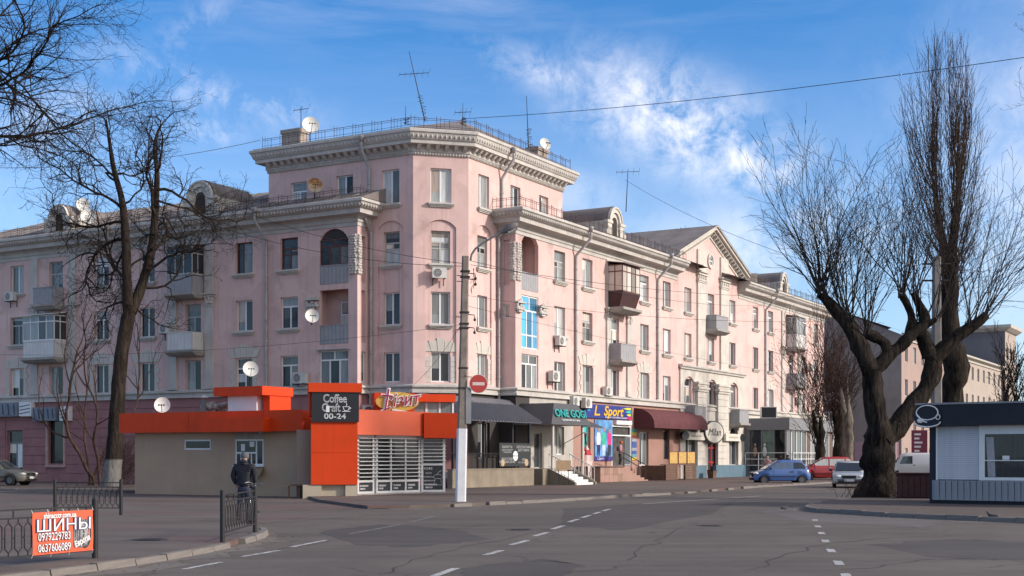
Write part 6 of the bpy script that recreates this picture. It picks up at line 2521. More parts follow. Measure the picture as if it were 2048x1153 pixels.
mb.prism([(0.36, 0.20), (1.38, 0.06), (1.38, 0.28), (0.36, 0.44)], -0.06, 0.0)
mb.build('name_plate', WHITE, vz, sm)
lettering(vz, 'ЭКСПРЕСС КАФЕ', 0.125, sm @ at(0.87, -0.068, 0.245) @ Matrix.Rotation(R(8.2), 4, 'Y'), MAG, 0.01, xs=0.92, offset=0.004)
mb = MB()
for x in (0.1, 0.7, 1.2):
    mb.tube([(x, 0.03, 0.3), (x, 0.45, 0.1)], 0.025, 5)
mb.build('bracket', IRON, vz, sm)
# things on the kiosk roof
vp = thing('roof_vent', 'short grey-green vent pipe with conical hat on the kiosk roof', 'vent', Matrix.Translation(P(407, 823, 59)))
mw = Matrix.Translation(P(407, 823, 59))
mb = MB()
mb.lathe([(0.11, 0.0), (0.11, 0.52)], k=14)
mb.build('pipe', M('grey_green_metal', (0.12, 0.16, 0.17), 0.5, 0.1), vp, mw)
mb = MB()
mb.lathe([(0.22, 0.58), (0.21, 0.60), (0.02, 0.70)], k=16)
mb.lathe([(0.0, 0.585), (0.22, 0.58)], k=16)
mb.build('hat', ZINC, vp, mw)
for x in (0, 2.1, 4.2):
    pass
bgp = P(432, 822, 59.5)
rb_ = thing('rubble_bags', 'pale crumpled bags heaped on the kiosk roof beside the vent pipe', 'bag', Matrix.Translation(bgp))
rnd = random.Random(2)
for k in range(7):
    mb = MB()
    mb.ball((rnd.uniform(-.5, .35), rnd.uniform(-.2, .2), rnd.uniform(.0, .4)), rnd.uniform(.14, .26), .2, rnd.uniform(.12, .22), 5, 8)
    for i in range(len(mb.v)):
        x, y, z = mb.v[i]
        q = noise.noise(Vector((x * 6, y * 6, z * 6 + k))) * 0.16
        mb.v[i] = (x + q, y - q, z + q * .8)
    mb.build('bag', M('pale_sack', (0.33, 0.33, 0.32), 0.9, 0.4, 7), rb_, Matrix.Translation(bgp))
hv = thing('roof_air_unit', 'grey outdoor unit with round fan behind the sign pillar cap', 'air conditioner', KP.m(2.4, -1.6, 3.6))
mwh = Matrix.Translation(P(739, 833, 59.2)) @ Matrix.Rotation(R(15), 4, 'Z') @ Matrix.Scale(0.85, 4)
inst('case', ac_case, ACW, hv, mwh)
inst('fan_grille', ac_fan, ACD, hv, mwh)

# ------------------------------------------------------------------ concrete lamp pole with no-entry sign
pb = G(921, 1003.5, 0.1)
pole = thing('street_lamp', 'tall square concrete pole with whitewashed foot and curved lamp arm', 'street lamp', Matrix.Translation(pb))
POLEC = M('weathered_pole', (0.235, 0.195, 0.165), 0.95, 0.3, 2.5, 0.5, fine=0.3, streaks=0.5)
WASH = M('whitewash', (0.66, 0.66, 0.67), 0.9, 0.10, 3, 0.3, streaks=.15)
hgt = P(932, 513, pb.y).z - 0.1
lean = Matrix.Translation(pb) @ Matrix.Rotation(R(1.15), 4, 'Y') @ Matrix.Rotation(R(8), 4, 'Z')


def taper(mb, z0, z1, a, b, H):
    def w(z):
        return a + (b - a) * z / H
    u, v = w(z0), w(z1)
    c = 0.72
    lo = [(u, -u * c), (u, u * c), (u * c, u), (-u * c, u), (-u, u * c), (-u, -u * c), (-u * c, -u), (u * c, -u)]
    hi = [(v, -v * c), (v, v * c), (v * c, v), (-v * c, v), (-v, v * c), (-v, -v * c), (-v * c, -v), (v * c, -v)]
    mb.grid([[(x, y, z0) for x, y in lo], [(x, y, z1) for x, y in hi]], 0, False, True)
    mb.face([(x, y, z1) for x, y in hi])


mb = MB()
taper(mb, 2.55, hgt, 0.175, 0.115, hgt)
mb.build('shaft', POLEC, pole, lean)
mb = MB()
taper(mb, -0.05, 2.55, 0.180, 0.174, 2.55)
mb.build('painted_foot', WASH, pole, lean)
mb = MB()
top = lean @ Vector((0, 0, hgt - 0.3))
armp = [P(941, 522, pb.y), P(943, 510, pb.y), P(950, 499, pb.y), P(965, 487, pb.y), P(985, 475, pb.y), P(1003, 466, pb.y)]
mb.tube(armp, 0.038, 8)
mb.build('lamp_arm', M('grey_steel', (0.17, 0.16, 0.16), 0.6, 0.15), pole)
mb = MB()
h0, h1 = P(1002, 466.5, pb.y), P(1036, 448, pb.y)
mb.tube([h0, h0.lerp(h1, .15), h0.lerp(h1, .45), h0.lerp(h1, .85), h1], [0.04, 0.075, 0.14, 0.15, 0.03], 10)
mb.build('lamp_head', M('lamp_housing', (0.13, 0.115, 0.115), 0.6, 0.15), pole)
mb = MB()
mb.tube([h0.lerp(h1, .4) - Vector((0, 0, .09)), h0.lerp(h1, .85) - Vector((0, 0, .10))], [0.09, 0.10], 10)
mb.build('lamp_glass', M('lamp_glass', (0.45, 0.45, 0.43), 0.2), pole)
mb = MB()
for z in (hgt - 0.55, hgt - 0.75, 6.6, 6.2, 6.05, 4.65, 3.95):
    mb.box(-0.16, 0.16, -0.16, 0.16, z, z + 0.05)
for k, z in enumerate((hgt - 0.6, hgt - 0.8, 6.55, 6.1)):
    mb.tube([(0.1, -0.1, z), (0.34, -0.12, z - 0.02), (0.36, -0.12, z - 0.14)], 0.018, 5)
    mb.ball((0.36, -0.12, z - 0.18), 0.05, 0.05, 0.06, 4, 6)
    mb.tube([(-0.1, -0.1, z - .1), (-0.3, -0.12, z - 0.1)], 0.016, 5)
mb.build('band', IRON, pole, lean)['kind'] = 'stuff'
mb = MB()
rnd = random.Random(5)
pts = [(0.18 + 0.14 * rnd.random(), -0.15, hgt - 0.5 - k * 0.06 + 0.15 * math.sin(k * 2)) for k in range(14)]
mb.tube(pts, 0.012, 4)
mb.build('loose_cable', IRON, pole, lean)
# no entry sign
sp_ = P(957, 768, pb.y - 0.1)
ne = thing('no_entry_sign', 'round red no-entry road sign clamped to the concrete pole', 'road sign', Matrix.Translation(sp_))
mw = Matrix.Translation(sp_) @ Matrix.Rotation(R(14), 4, 'Z')
mb = MB()
mb.disc((0, 0, 0), (0, -1, 0), 0.335, 36, 0, 0.02)
mb.build('rim', M('sign_rim_white', (0.55, 0.52, 0.50), 0.5), ne, mw)
mb = MB()
mb.disc((0, -0.003, 0), (0, -1, 0), 0.315, 36)
mb.build('disc', M('sign_red', (0.36, 0.035, 0.03), 0.5, 0.1, 3), ne, mw)
mb = MB()
mb.box(-0.215, 0.215, -0.008, -0.004, -0.055, 0.055)
mb.build('bar', M('sign_bar', (0.55, 0.45, 0.42), 0.5, 0.1), ne, mw)
mb = MB()
for z in (0.24, -0.2):
    mb.tube([(0.0, 0.03, z), (-0.36, 0.12, z), (-0.55, 0.1, z)], 0.015, 5)
    mb.tube([(-0.36, 0.12, z), (-0.5, 0.0, z + 0.06)], 0.012, 5)
mb.build('bracket', IRON, ne, mw)
# small cabinet on the pole
cb = thing('meter_box', 'flat grey metal cabinet on the right of the concrete pole', 'cabinet', Matrix.Translation(P(934, 805, pb.y)))
mw = Matrix.Translation(P(934, 805, pb.y)) @ Matrix.Rotation(R(10), 4, 'Z')
mb = MB()
mb.box(-0.06, 0.12, -0.15, 0.15, -0.75, 0.5)
mb.build('case', ZINC, cb, mw)
mb = MB()
mb.box(0.12, 0.135, -0.13, 0.13, -0.7, 0.45)
mb.build('door', M('grey_steel', (0.17, 0.16, 0.16)), cb, mw)

# ------------------------------------------------------------------ street fences
def picket_mesh(w, zb, zt):
    mb = MB()
    h = zt - zb
    e = 0.11 * h
    r = 0.011
    mb.tube([(0, 0, zb), (0, 0, zb + e)], r, 4)
    mb.tube([(0, 0, zt - e), (0, 0, zt)], r, 4)
    for s in (-1, 1):
        mb.tube([(0, 0, zb + e), (s * w * 0.36, 0, zb + 2 * e), (s * w * 0.36, 0, zt - 2 * e), (0, 0, zt - e)], r, 4)
    mb.tube([(w * 0.36, 0, (zb + zt) / 2), (w * 0.64, 0, (zb + zt) / 2)], r, 4)
    return mb.mesh('picket')


def fence(a, b, n, label, h=0.93, post_ends=(True, True), zb=0.17, zt=0.74):
    a, b = Vector(a), Vector(b)
    d = b - a
    L = d.length
    base = Matrix.Translation((a.x, a.y, a.z)) @ Matrix.Rotation(math.atan2(d.y, d.x), 4, 'Z')
    o = thing('street_fence', label, 'fence', base, 'low black street fences')
    pm = MB()
    pm.tube([(0, 0, -0.05), (0, 0, h)], 0.048, 10)
    pm.ball((0, 0, h), 0.05, 0.05, 0.03, 4, 10)
    pm = pm.mesh('post')
    for x, on in ((0, post_ends[0]), (L, post_ends[1])):
        if on:
            inst('post', pm, IRON, o, base @ at(x, 0, 0))
    for z in (zb, zt, zt + 0.12):
        mb = MB()
        mb.box(0, L, -0.012, 0.012, z - 0.012, z + 0.012)
        mb.build('rail', IRON, o, base)
    w = L / n
    me = picket_mesh(w, zb, zt)
    for k in range(n):
        inst('picket', me, IRON, o, base @ at((k + 0.5) * w, 0, 0))
    mb = MB()
    for k in range(n // 2 + 1):
        x = min(L, 2 * k * w)
        mb.box(x - 0.008, x + 0.008, -0.008, 0.008, zt, zt + 0.12)
    mb.build('spacer', IRON, o, base)['kind'] = 'stuff'
    return o, base, L


fA, baseA, LA = fence(G(0, 1136, 0.1) + (G(0, 1136, 0.1) - G(190, 1117, 0.1)) * 0.45, G(190, 1117, 0.1), 15, 'black iron street fence carrying the orange tyre banner', h=0.90, zb=0.13, zt=0.68)
fence(G(445, 1085, 0.1), G(510, 1065, 0.1), 13, 'black iron street fence in front of the person with a bicycle')
fence(G(110, 1029, 0.1), G(242, 1029, 0.1), 12, 'black iron street fence in front of the whitewashed tree trunk')
# banner
baseF = baseA
baseA = baseA @ at(0, 0, -0.115)
bn = thing('tyre_banner', 'orange tyre advertising banner tied to the black fence', 'banner', baseA @ at(LA * 0.7, -0.05, 0.2))


def along(px):
    k = (px - CXP) / FPX
    o_ = baseA.translation
    d_ = (baseA @ Vector((1, 0, 0)) - o_)
    return (k * o_.y - o_.x) / (d_.x - k * d_.y)


x0, x1 = along(62), along(183)
ORB = M('orange_banner', (0.62, 0.105, 0.045), 0.6, 0.06, 3, streaks=.05)
mb = MB()
nx, nz = 14, 6
BZ0, BZ1 = 0.245, 0.865
rows = []
for j in range(nz + 1):
    rows.append([(x0 + (x1 - x0) * i / nx, -0.03 - 0.006 * math.sin(i * 1.3 + j), BZ0 + (BZ1 - BZ0) * j / nz) for i in range(nx + 1)])
mb.grid(rows, 0, True)
mb.grid([[(x, y + 0.004, z) for x, y, z in r] for r in rows][::-1], 0, True)
mb.build('sheet', ORB, bn, baseA)
bwid = x1 - x0


def bl(body, fx, z, size, mat, xs, y=-0.044, **kw):
    lettering(bn, body, size, baseA @ at(x0 + bwid * fx, y, z), mat, 0.003, xs=xs, **kw)


NAVY = M('banner_navy', (0.04, 0.035, 0.10), 0.6)
BW = M('banner_white', (0.68, 0.67, 0.66), 0.6)
q_ = bwid / 1.7
bl('shinacctr.com.ua', 0.43, 0.805, 0.108, BW, 1.25 * q_, offset=0.003)
bl('ШИНЫ', 0.50, 0.655, 0.245, NAVY, 1.95 * q_, y=-0.043, offset=0.010)
bl('ШИНЫ', 0.50, 0.655, 0.245, BW, 1.95 * q_, y=-0.047)
bl('0979229783', 0.345, 0.495, 0.165, NAVY, 1.10 * q_, y=-0.043, offset=0.006)
bl('0979229783', 0.34, 0.497, 0.165, BW, 1.10 * q_, y=-0.046, offset=0.001)
bl('0637606089', 0.345, 0.333, 0.165, NAVY, 1.10 * q_, y=-0.043, offset=0.006)
bl('0637606089', 0.34, 0.335, 0.165, BW, 1.10 * q_, y=-0.046, offset=0.001)
ty = MB()
cxt = x0 + bwid * 0.86
for k in range(7):
    xx = x0 + bwid * (0.66 + 0.035 * k)
    ty.box(xx, xx + bwid * 0.022, -0.041, -0.038, 0.30 + 0.01 * abs(3 - k), 0.74 - 0.008 * abs(3 - k))
ty.build('printed_tread', M('banner_grey', (0.17, 0.17, 0.18), 0.6, 0.6, 14), bn, baseA)
ty = MB()
rows = [[(cxt + bwid * 0.10 * rr * math.cos(2 * math.pi * j / 28), yy, 0.51 + 0.22 * rr * math.sin(2 * math.pi * j / 28)) for j in range(28)] for rr, yy in ((1.0, -0.040), (0.72, -0.0405))]
ty.grid(rows, 0, False, True)
ty.build('printed_tyre', M('banner_black', (0.03, 0.03, 0.033), 0.6, .3, 8), bn, baseA)
ty = MB()
rows = [[(cxt + bwid * 0.10 * rr * math.cos(2 * math.pi * j / 28), -0.041, 0.51 + 0.22 * rr * math.sin(2 * math.pi * j / 28)) for j in range(28)] for rr in (0.72, 0.6)]
ty.grid(rows, 0, False, True)
for k in range(8):
    a = k * math.pi / 4
    ty.tube([(cxt, -0.041, 0.51), (cxt + bwid * 0.065 * math.cos(a), -0.041, 0.51 + 0.14 * math.sin(a))], 0.008, 4)
ty.build('printed_rim', M('banner_silver', (0.42, 0.42, 0.43), 0.5), bn, baseA)
lettering(bn, 'Европа', 0.12, baseA @ at(x0 + bwid * 0.80, -0.049, 0.40) @ Matrix.Rotation(R(-18), 4, 'Y'), BW, 0.003, xs=1.1 * q_, offset=0.004)
for fx, z in ((0.0, BZ1), (0.25, BZ1), (0.5, BZ1), (0.75, BZ1), (1.0, BZ1), (0, BZ0), (.3, BZ0), (.6, BZ0), (1, BZ0)):
    mb = MB()
    s_ = 1 if z == BZ1 else -1
    mb.tube([(x0 + bwid * fx, -0.03, z - 0.01 * s_), (x0 + bwid * fx + .01, 0.0, z + 0.04 * s_)], 0.006, 4)
    mb.build('cable_tie', BW, bn, baseA)

# ------------------------------------------------------------------ kiosk on the island
KO = G(1859, 1007, 0.12)
KR = Frame((KO.x, KO.y), -35)
k2 = thing('island_kiosk', 'low kiosk with black fascia, white roller shutter and grey ribbed base on the kerbed island', 'kiosk', KR.m(0, 0, 0.12))
DKB = M('dark_navy_panel', (0.012, 0.013, 0.022), 0.55, 0.15, 2)
KLn = 9.0
mb = MB()
mb.box(0.0, KLn, 0.0, 3.4, 0.12, 2.75)
mb.build('body', DKB, k2, KR.m())
mb = MB()
mb.box(-0.32, KLn, -0.35, 3.6, 2.68, 3.38)
mb.build('fascia', M('black_tarpaulin', (0.010, 0.011, 0.018), 0.5, 0.3, 1.0, 0.3), k2, KR.m())
mb = MB()
mb.box(-0.36, KLn, -0.39, 3.64, 3.38, 3.44)
mb.build('roof_edge', ZINC, k2, KR.m())
RBP = M('grey_blue_ribbed_panel', (0.27, 0.29, 0.315), 0.6, 0.14, 1.5, streaks=.5, dirt=(.15, .14, .13))
x = 0.16
rp = MB()
rp.hull8([(0.006, -0.10, 0.12), (0.194, -0.10, 0.12), (0.194, -0.02, 0.12), (0.006, -0.02, 0.12)], [(0.02, -0.10, 0.75), (0.18, -0.10, 0.75), (0.194, -0.02, 0.75), (0.006, -0.02, 0.75)])
rpm = rp.mesh('base_panel')
while x < KLn - 0.2:
    inst('base_panel', rpm, RBP, k2, KR.m(x, 0, 0.12))
    x += 0.2
mb = MB()
mb.box(0.1, KLn, -0.05, -0.001, 0.24, 0.89)
mb.build('base_backing', RBP, k2, KR.m())
sh0, sh1 = KR.s(1876), KR.s(1959)
GREYW = M('shutter_white', (0.52, 0.53, 0.55), 0.5, 0.06, 2, streaks=.45, dirt=(.34, .33, .32))
sl_ = MB()
sl_.hull8([(0, -0.035, 0), (sh1 - sh0, -0.035, 0), (sh1 - sh0, 0, 0), (0, 0, 0)], [(0, -0.022, 0.058), (sh1 - sh0, -0.022, 0.058), (sh1 - sh0, 0, 0.058), (0, 0, 0.058)])
slm = sl_.mesh('shutter_slat')
for k in range(28):
    inst('shutter_slat', slm, GREYW, k2, KR.m(sh0, 0.002, 0.92 + k * 0.0625))
mb = MB()
mb.box(sh0 - 0.05, sh0, -0.06, -0.001, 0.90, 2.68)
mb.build('shutter_guide', WHITE, k2, KR.m())
mb = MB()
mb.box(sh1, sh1 + 0.12, -0.06, -0.001, 0.90, 2.68)
mb.build('shutter_guide', WHITE, k2, KR.m())
kw0, kw1 = sh1 + 0.12, sh1 + 2.9
mb = MB()
mb.box(kw0, kw1, -0.05, -0.001, 0.90, 1.0)
mb.box(kw0, kw1, -0.05, -0.001, 2.40, 2.68)
mb.box(kw0, kw0 + 0.06, -0.05, -0.001, 1.0, 2.40)
mb.box(kw1 - 0.06, kw1, -0.05, -0.001, 1.0, 2.40)
mb.box(kw0 + 0.06, kw1 - .06, -0.046, -0.001, 1.53, 1.56)
kwo = mb.build('window', WHITE, k2, KR.m())
mb = MB()
mb.box(kw0 + 0.06, kw1 - 0.06, -0.03, -0.002, 1.0, 2.40)
mb.build('pane', glass('kiosk_glass', (0.028, 0.03, 0.032), 0.05), kwo, KR.m())
mb = MB()
rows = []
for i in range(2):
    rows.append([(kw0 + 0.10 + 0.03 * j + (0.06 if i == 0 else 0), -0.034 - 0.003 * (j % 2), 1.02 if i == 0 else 2.3) for j in range(9)])
mb.grid(rows, 0, False)
mb.build('curtain', M('kiosk_curtain', (0.34, 0.34, 0.35), 0.8, 0.15, 8), kwo, KR.m())
mb = MB()
mb.box(kw0 + 0.62, kw0 + 0.84, -0.05, -0.04, 1.57, 1.70)
mb.build('paper_notice', WHITE, kwo, KR.m())
for k, (x, z, w_, h_) in enumerate(((1.3, 1.06, .22, .3), (1.75, 1.04, .3, .22), (2.2, 1.7, .2, .28), (2.35, 1.05, .16, .3))):
    mb = MB()
    mb.box(kw0 + x, kw0 + x + w_, -0.040, -0.031, z, z + h_)
    mb.build('window_sticker', M('sticker_a%d' % k, ((.4, .3, .12), (.35, .08, .06), (.45, .45, .45), (.1, .2, .3))[k], .5, .5, 9), kwo, KR.m())
# cup emblem at the end of the fascia
ce = thing('cup_sign', 'white outlined coffee cup emblem on the black fascia of the island kiosk', 'sign', KR.m(-0.1, 0.5, 2.8))
cm = KR.m(0.05, 0.38, 3.02)
mb = MB()
mb.prism([(0.46 * math.cos(2 * math.pi * k / 24), 0.40 * math.sin(2 * math.pi * k / 24)) for k in range(24)], -0.02, 0.0)
mb.build('disc', DKB, ce, cm)
mb = MB()
mb.tube([(0.36 * math.cos(t), -0.035, 0.10 + 0.24 * math.sin(t)) for t in [2 * math.pi * k / 24 for k in range(25)]], 0.022, 6)
mb.tube([(-0.36 + 0.0 * k, -0.035, 0.08) if k == 0 else (-0.36 + 0.06 * k, -0.035, 0.08 - 0.30 * math.sin(k / 6 * math.pi / 2)) for k in range(7)], 0.022, 6)
mb.tube([(0.44 * math.cos(t), -0.035, -0.20 + 0.17 * math.sin(t)) for t in [math.pi + math.pi * k / 16 for k in range(17)]], 0.026, 6)
mb.tube([(0.36 + 0.07 * math.cos(t), -0.035, -0.05 + 0.08 * math.sin(t)) for t in [2 * math.pi * k / 14 for k in range(15)]], 0.016, 6)
mb.ball((-0.22, -0.035, -0.16), 0.12, 0.02, 0.08, 5, 10)
mb.build('outline', WHITE, ce, cm)
# brown wooden booth and van behind the tree
bb = G(1835, 997, 0.12)
bo = thing('brown_cabinet', 'dark brown wooden market cabinet between the thick tree and the kiosk', 'cabinet', Matrix.Translation(bb))
mw = Matrix.Translation(bb) @ Matrix.Rotation(R(-20), 4, 'Z')
RBW = M('red_brown_boards', (0.075, 0.028, 0.022), 0.7, 0.25, 3)
mb = MB()
mb.box(-0.75, 0.75, 0, 0.8, 0, 0.9)
mb.build('body', RBW, bo, mw)
for k in range(7):
    mb = MB()
    mb.box(-0.75 + k * 0.214 + 0.01, -0.75 + (k + 1) * 0.214 - 0.01, -0.025, -0.001, 0.04, 0.86)
    mb.build('board', RBW, bo, mw)
mb = MB()
mb.box(-0.82, 0.82, -0.08, 0.86, 0.90, 0.95)
mb.build('top', RBW, bo, mw)

# ------------------------------------------------------------------ cars
TYRE = M('tyre_rubber', (0.015, 0.015, 0.016), 0.85, 0.2)
ALLOY = M('wheel_alloy', (0.17, 0.17, 0.175), 0.4, 0.1, metal=0.6)
CARGLASS = glass('car_glass', (0.028, 0.034, 0.04), 0.04, 0.8)
CLEARG = glass('car_glass_bright', (0.26, 0.27, 0.25), 0.05, 0.7)
LAMP = M('headlamp', (0.62, 0.62, 0.60), 0.15, 0.1, spec=0.8)
TAIL = M('tail_lamp', (0.35, 0.015, 0.015), 0.2, 0.1, spec=0.7)
CHROME = M('chrome', (0.55, 0.55, 0.56), 0.2, 0.0, metal=0.9)
PLATE = M('number_plate', (0.55, 0.55, 0.55), 0.5, 0.1)
UNDER = M('black_trim', (0.018, 0.018, 0.019), 0.7, 0.1)


def car_paint(name, col):
    m = M(name, col, 0.32, 0.05, 1.0, spec=0.5)
    b = m.node_tree.nodes['Principled BSDF']
    b.inputs['Coat Weight'].default_value = 0.6
    b.inputs['Coat Roughness'].default_value = 0.08
    return m


def interp(tab, x):
    for (x0, v0), (x1, v1) in zip(tab, tab[1:]):
        if x <= x1:
            f = (x - x0) / (x1 - x0) if x1 > x0 else 0
            f = max(0, min(1, f))
            return v0 + (v1 - v0) * f
    return tab[-1][1]


def car(name, label, mw, spec):
    """x forwards (front at +), y left, z up, on its wheels; lower body lofted from the side view, cabin on top, glass set in"""
    L, Wd, H = spec['L'], spec['W'], spec['H']
    hood, belt, sill = spec['hood'], spec['belt'], spec['sill']
    paint = spec['paint']
    root = thing(name, label, spec.get('cat', 'car'), mw, 'parked cars')
    hw = Wd / 2
    top = spec['top']                       # (x, z) of the upper edge of the lower body along the length
    plan = spec.get('plan', [(-L / 2, 0.80), (-L / 2 + 0.25, 0.95), (-L / 2 + 0.7, 1.0), (L / 2 - 0.9, 1.0), (L / 2 - 0.3, 0.92), (L / 2, 0.74)])
    mb = MB()
    rows = []
    N = 40
    wb, wr = spec['wheels'], spec['wr']
    for i in range(N + 1):
        x = -L / 2 + L * i / N
        w = hw * interp(plan, x)
        zt = interp(top, x)
        zs = sill
        for wx in wb:                       # wheel arches
            d = abs(x - wx)
            if d < wr + 0.07:
                zs = max(zs, math.sqrt((wr + 0.07) ** 2 - d * d) + wr * 0.92)
        zs = min(zs, zt - 0.08)
        zb = sill + (0.10 if i in (0, N) else 0.0)
        zm = zs + (zt - zs) * 0.45
        prof = [(w * 0.80, max(zb, sill)), (w * 0.98, max(zs, zb)), (w, max(zs + 0.03, zb + .03)), (w * 1.005, zm), (w * 0.985, zt - 0.07), (w * 0.93, zt - 0.015), (w * 0.75, zt), (w * 0.35, zt + 0.02)]
        rows.append([(x, y, z) for y, z in prof] + [(x, -y, z) for y, z in prof[::-1]])
    mb.grid(rows, 0, True, True)
    mb.face(rows[0][::-1])
    mb.face(rows[-1])
    body = mb.build('body', paint, root, mw)
    # cabin
    cb_, ct = spec['cab_base'], spec['cab_top']     # (rear, front) at the belt, at the roof
    bw_, tw_ = hw * 0.93, hw * 0.74
    zb, zr = belt, H
    rows = []
    for f, z in ((0, zb - 0.06), (0.5, zb + (zr - zb) * 0.5), (0.86, zr - 0.10), (0.97, zr - 0.025), (1.0, zr)):
        g = f if f < 0.97 else 0.9 if f == 0.97 else 0.8
        xr = cb_[0] + (ct[0] - cb_[0]) * min(f, 0.93) + (0.08 if f == 1 else 0)
        xf = cb_[1] + (ct[1] - cb_[1]) * min(f, 0.93) - (0.08 if f == 1 else 0)
        yw = bw_ + (tw_ - bw_) * f - (0.10 if f == 1.0 else 0)
        ring = []
        nseg = 8
        for k in range(nseg + 1):
            ring.append((xr + (xf - xr) * k / nseg, yw * (1 - 0.06 * abs(2 * k / nseg - 1) ** 3), z + (0.03 * math.sin(math.pi * k / nseg) if f >= .97 else 0)))
        for k in range(nseg, -1, -1):
            p = ring[k]
            ring.append((p[0], -p[1], p[2]))
        rows.append(ring)
    mb = MB()
    mb.grid(rows, 0, True, True)
    mb.face(rows[-1])
    cab = mb.build('cabin', paint, root, mw)

    def onside(x, z, side, off=0.012):
        f = (z - zb) / (zr - zb)
        xr = cb_[0] + (ct[0] - cb_[0]) * f
        xf = cb_[1] + (ct[1] - cb_[1]) * f
        k = (x - xr) / (xf - xr)
        yw = bw_ + (tw_ - bw_) * f
        return (x, side * (yw * (1 - 0.06 * abs(2 * k - 1) ** 3) + off), z)
    z0, z1 = zb + 0.02, zr - 0.13
    for side in (-1, 1):
        for (xa, xb_) in spec['side_windows']:
            def edge(u, z):
                f = (z - zb) / (zr - zb)
                xr = cb_[0] + (ct[0] - cb_[0]) * f + 0.09
                xf = cb_[1] + (ct[1] - cb_[1]) * f - 0.10
                return max(xr, min(xf, u))
            pts = []
            rws = []
            for j in range(4):
                z = z0 + (z1 - z0) * j / 3
                a, b = edge(xa, z), edge(xb_, z)
                rws.append([onside(a + (b - a) * k / 4, z, side) for k in range(5)])
            q = MB()
            q.grid(rws if side < 0 else [r[::-1] for r in rws], 0, False)
            q.build('side_window', spec.get('glass', CARGLASS), cab, mw)
    for front in (True, False):
        q = MB()
        rws = []
        for j in range(4):
            f = 0.06 + 0.80 * j / 3
            z = zb + (zr - zb) * f
            x = (cb_[1] + (ct[1] - cb_[1]) * f + 0.012) if front else (cb_[0] + (ct[0] - cb_[0]) * f - 0.012)
            yw = (bw_ + (tw_ - bw_) * f) * 0.90
            rws.append([(x, yw * (2 * k / 4 - 1), z) for k in range(5)])
        q.grid(rws if front else [r[::-1] for r in rws], 0, False)
        q.build('windscreen' if front else 'rear_window', CARGLASS, cab, mw)
    # wheels
    tm = MB()
    tm.lathe([(wr * 0.62, -0.09), (wr * 0.93, -0.095), (wr, -0.07), (wr, 0.07), (wr * 0.93, 0.095), (wr * 0.62, 0.09)], k=26)
    for i in range(len(tm.v)):
        x, y, z = tm.v[i]
        tm.v[i] = (x, z, y)
    tme = tm.mesh('tyre')
    rm = MB()
    rm.disc((0, 0, 0), (0, -1, 0), wr * 0.64, 24)
    rm.disc((0, 0.01, 0), (0, 1, 0), wr * 0.64, 24)
    rme = rm.mesh('rim')
    sm_ = MB()
    for k in range(7):
        a = 2 * math.pi * k / 7
        sm_.box(-0.02, 0.02, -0.012, -0.004, 0.03, wr * 0.56)
        for v in range(len(sm_.v) - 8, len(sm_.v)):
            x, y, z = sm_.v[v]
            sm_.v[v] = (x * math.cos(a) - z * math.sin(a), y, x * math.sin(a) + z * math.cos(a))
    sme = sm_.mesh('spokes')
    for wx in wb:
        for side in (-1, 1):
            wmw = mw @ at(wx, side * (hw - 0.11), wr) @ (Matrix.Rotation(math.pi, 4, 'Z') if side > 0 else I4)
            wo = bpy.data.objects.new('wheel', tme)
            if not tme.materials:
                tme.materials.append(TYRE)
            link(wo, root, wmw)
            inst('rim', rme, UNDER if spec.get('dark_rims') else ALLOY, wo, wmw @ at(0, -0.07, 0))
            inst('spokes', sme, ALLOY, wo, wmw @ at(0, -0.075, 0))
            q = MB()
            q.disc((wx, side * (hw - 0.225), wr + 0.03), (0, side, 0), wr + 0.09, 20)
            q.build('wheel_arch', UNDER, body, mw)
    q = MB()
    q.box(-L / 2 + 0.3, L / 2 - 0.3, -hw * 0.8, hw * 0.8, sill - 0.03, sill + 0.25)
    q.build('underbody', UNDER, root, mw)
    # bumpers, lamps, mirrors, handles, plates
    fx = L / 2
    hz = spec['lamp_z']
    for side in (-1, 1):
        q = MB()
        q.ball((fx - 0.20, side * hw * 0.66, hz), 0.20, 0.20, 0.085, 6, 12)
        q.build('headlight', LAMP, root, mw)
        q = MB()
        q.box(-fx - 0.005, -fx + 0.18, side * hw * 0.72 - 0.10, side * hw * 0.72 + 0.10, hz + 0.02, hz + 0.30)
        q.build('tail_light', TAIL, root, mw)
        q = MB()
        mx = cb_[1] - 0.38
        q.ball((mx, side * (hw + 0.07), belt + 0.06), 0.07, 0.10, 0.07, 6, 10)
        q.build('mirror', spec.get('mirror', UNDER), root, mw)
        for hx in spec['handles']:
            q = MB()
            q.box(hx - 0.09, hx + 0.09, side * hw * 1.0 - 0.025, side * hw * 1.0 + 0.025, belt - 0.16, belt - 0.12)
            q.build('door_handle', spec.get('handle_mat', UNDER), root, mw)
        for dx_ in spec['doors']:
            q = MB()
            q.box(dx_ - 0.006, dx_ + 0.006, side * hw * 1.0 - 0.02, side * hw * 1.0 + 0.004, sill + 0.12, belt - 0.04)
            q.build('door_gap', UNDER, body, mw)
    q = MB()
    q.box(fx - 0.14, fx + 0.012, -hw * 0.42, hw * 0.42, hz - 0.10, hz + 0.045)
    q.build('grille', UNDER, root, mw)
    q = MB()
    q.tube([(fx + 0.015, -hw * 0.43, hz + 0.05), (fx + 0.015, hw * 0.43, hz + 0.05)], 0.014, 6)
    q.build('grille_trim', CHROME, root, mw)
    q = MB()
    q.box(fx - 0.1, fx + 0.02, -hw * 0.66, hw * 0.66, sill + 0.04, sill + 0.16)
    q.build('air_intake', UNDER, root, mw)
    for x in (fx + 0.025, -fx - 0.025):
        q = MB()
        q.box(min(x, x - 0.01), max(x, x - 0.01), -0.26, 0.26, hz - 0.26, hz - 0.15)
        q.build('number_plate', PLATE, root, mw)
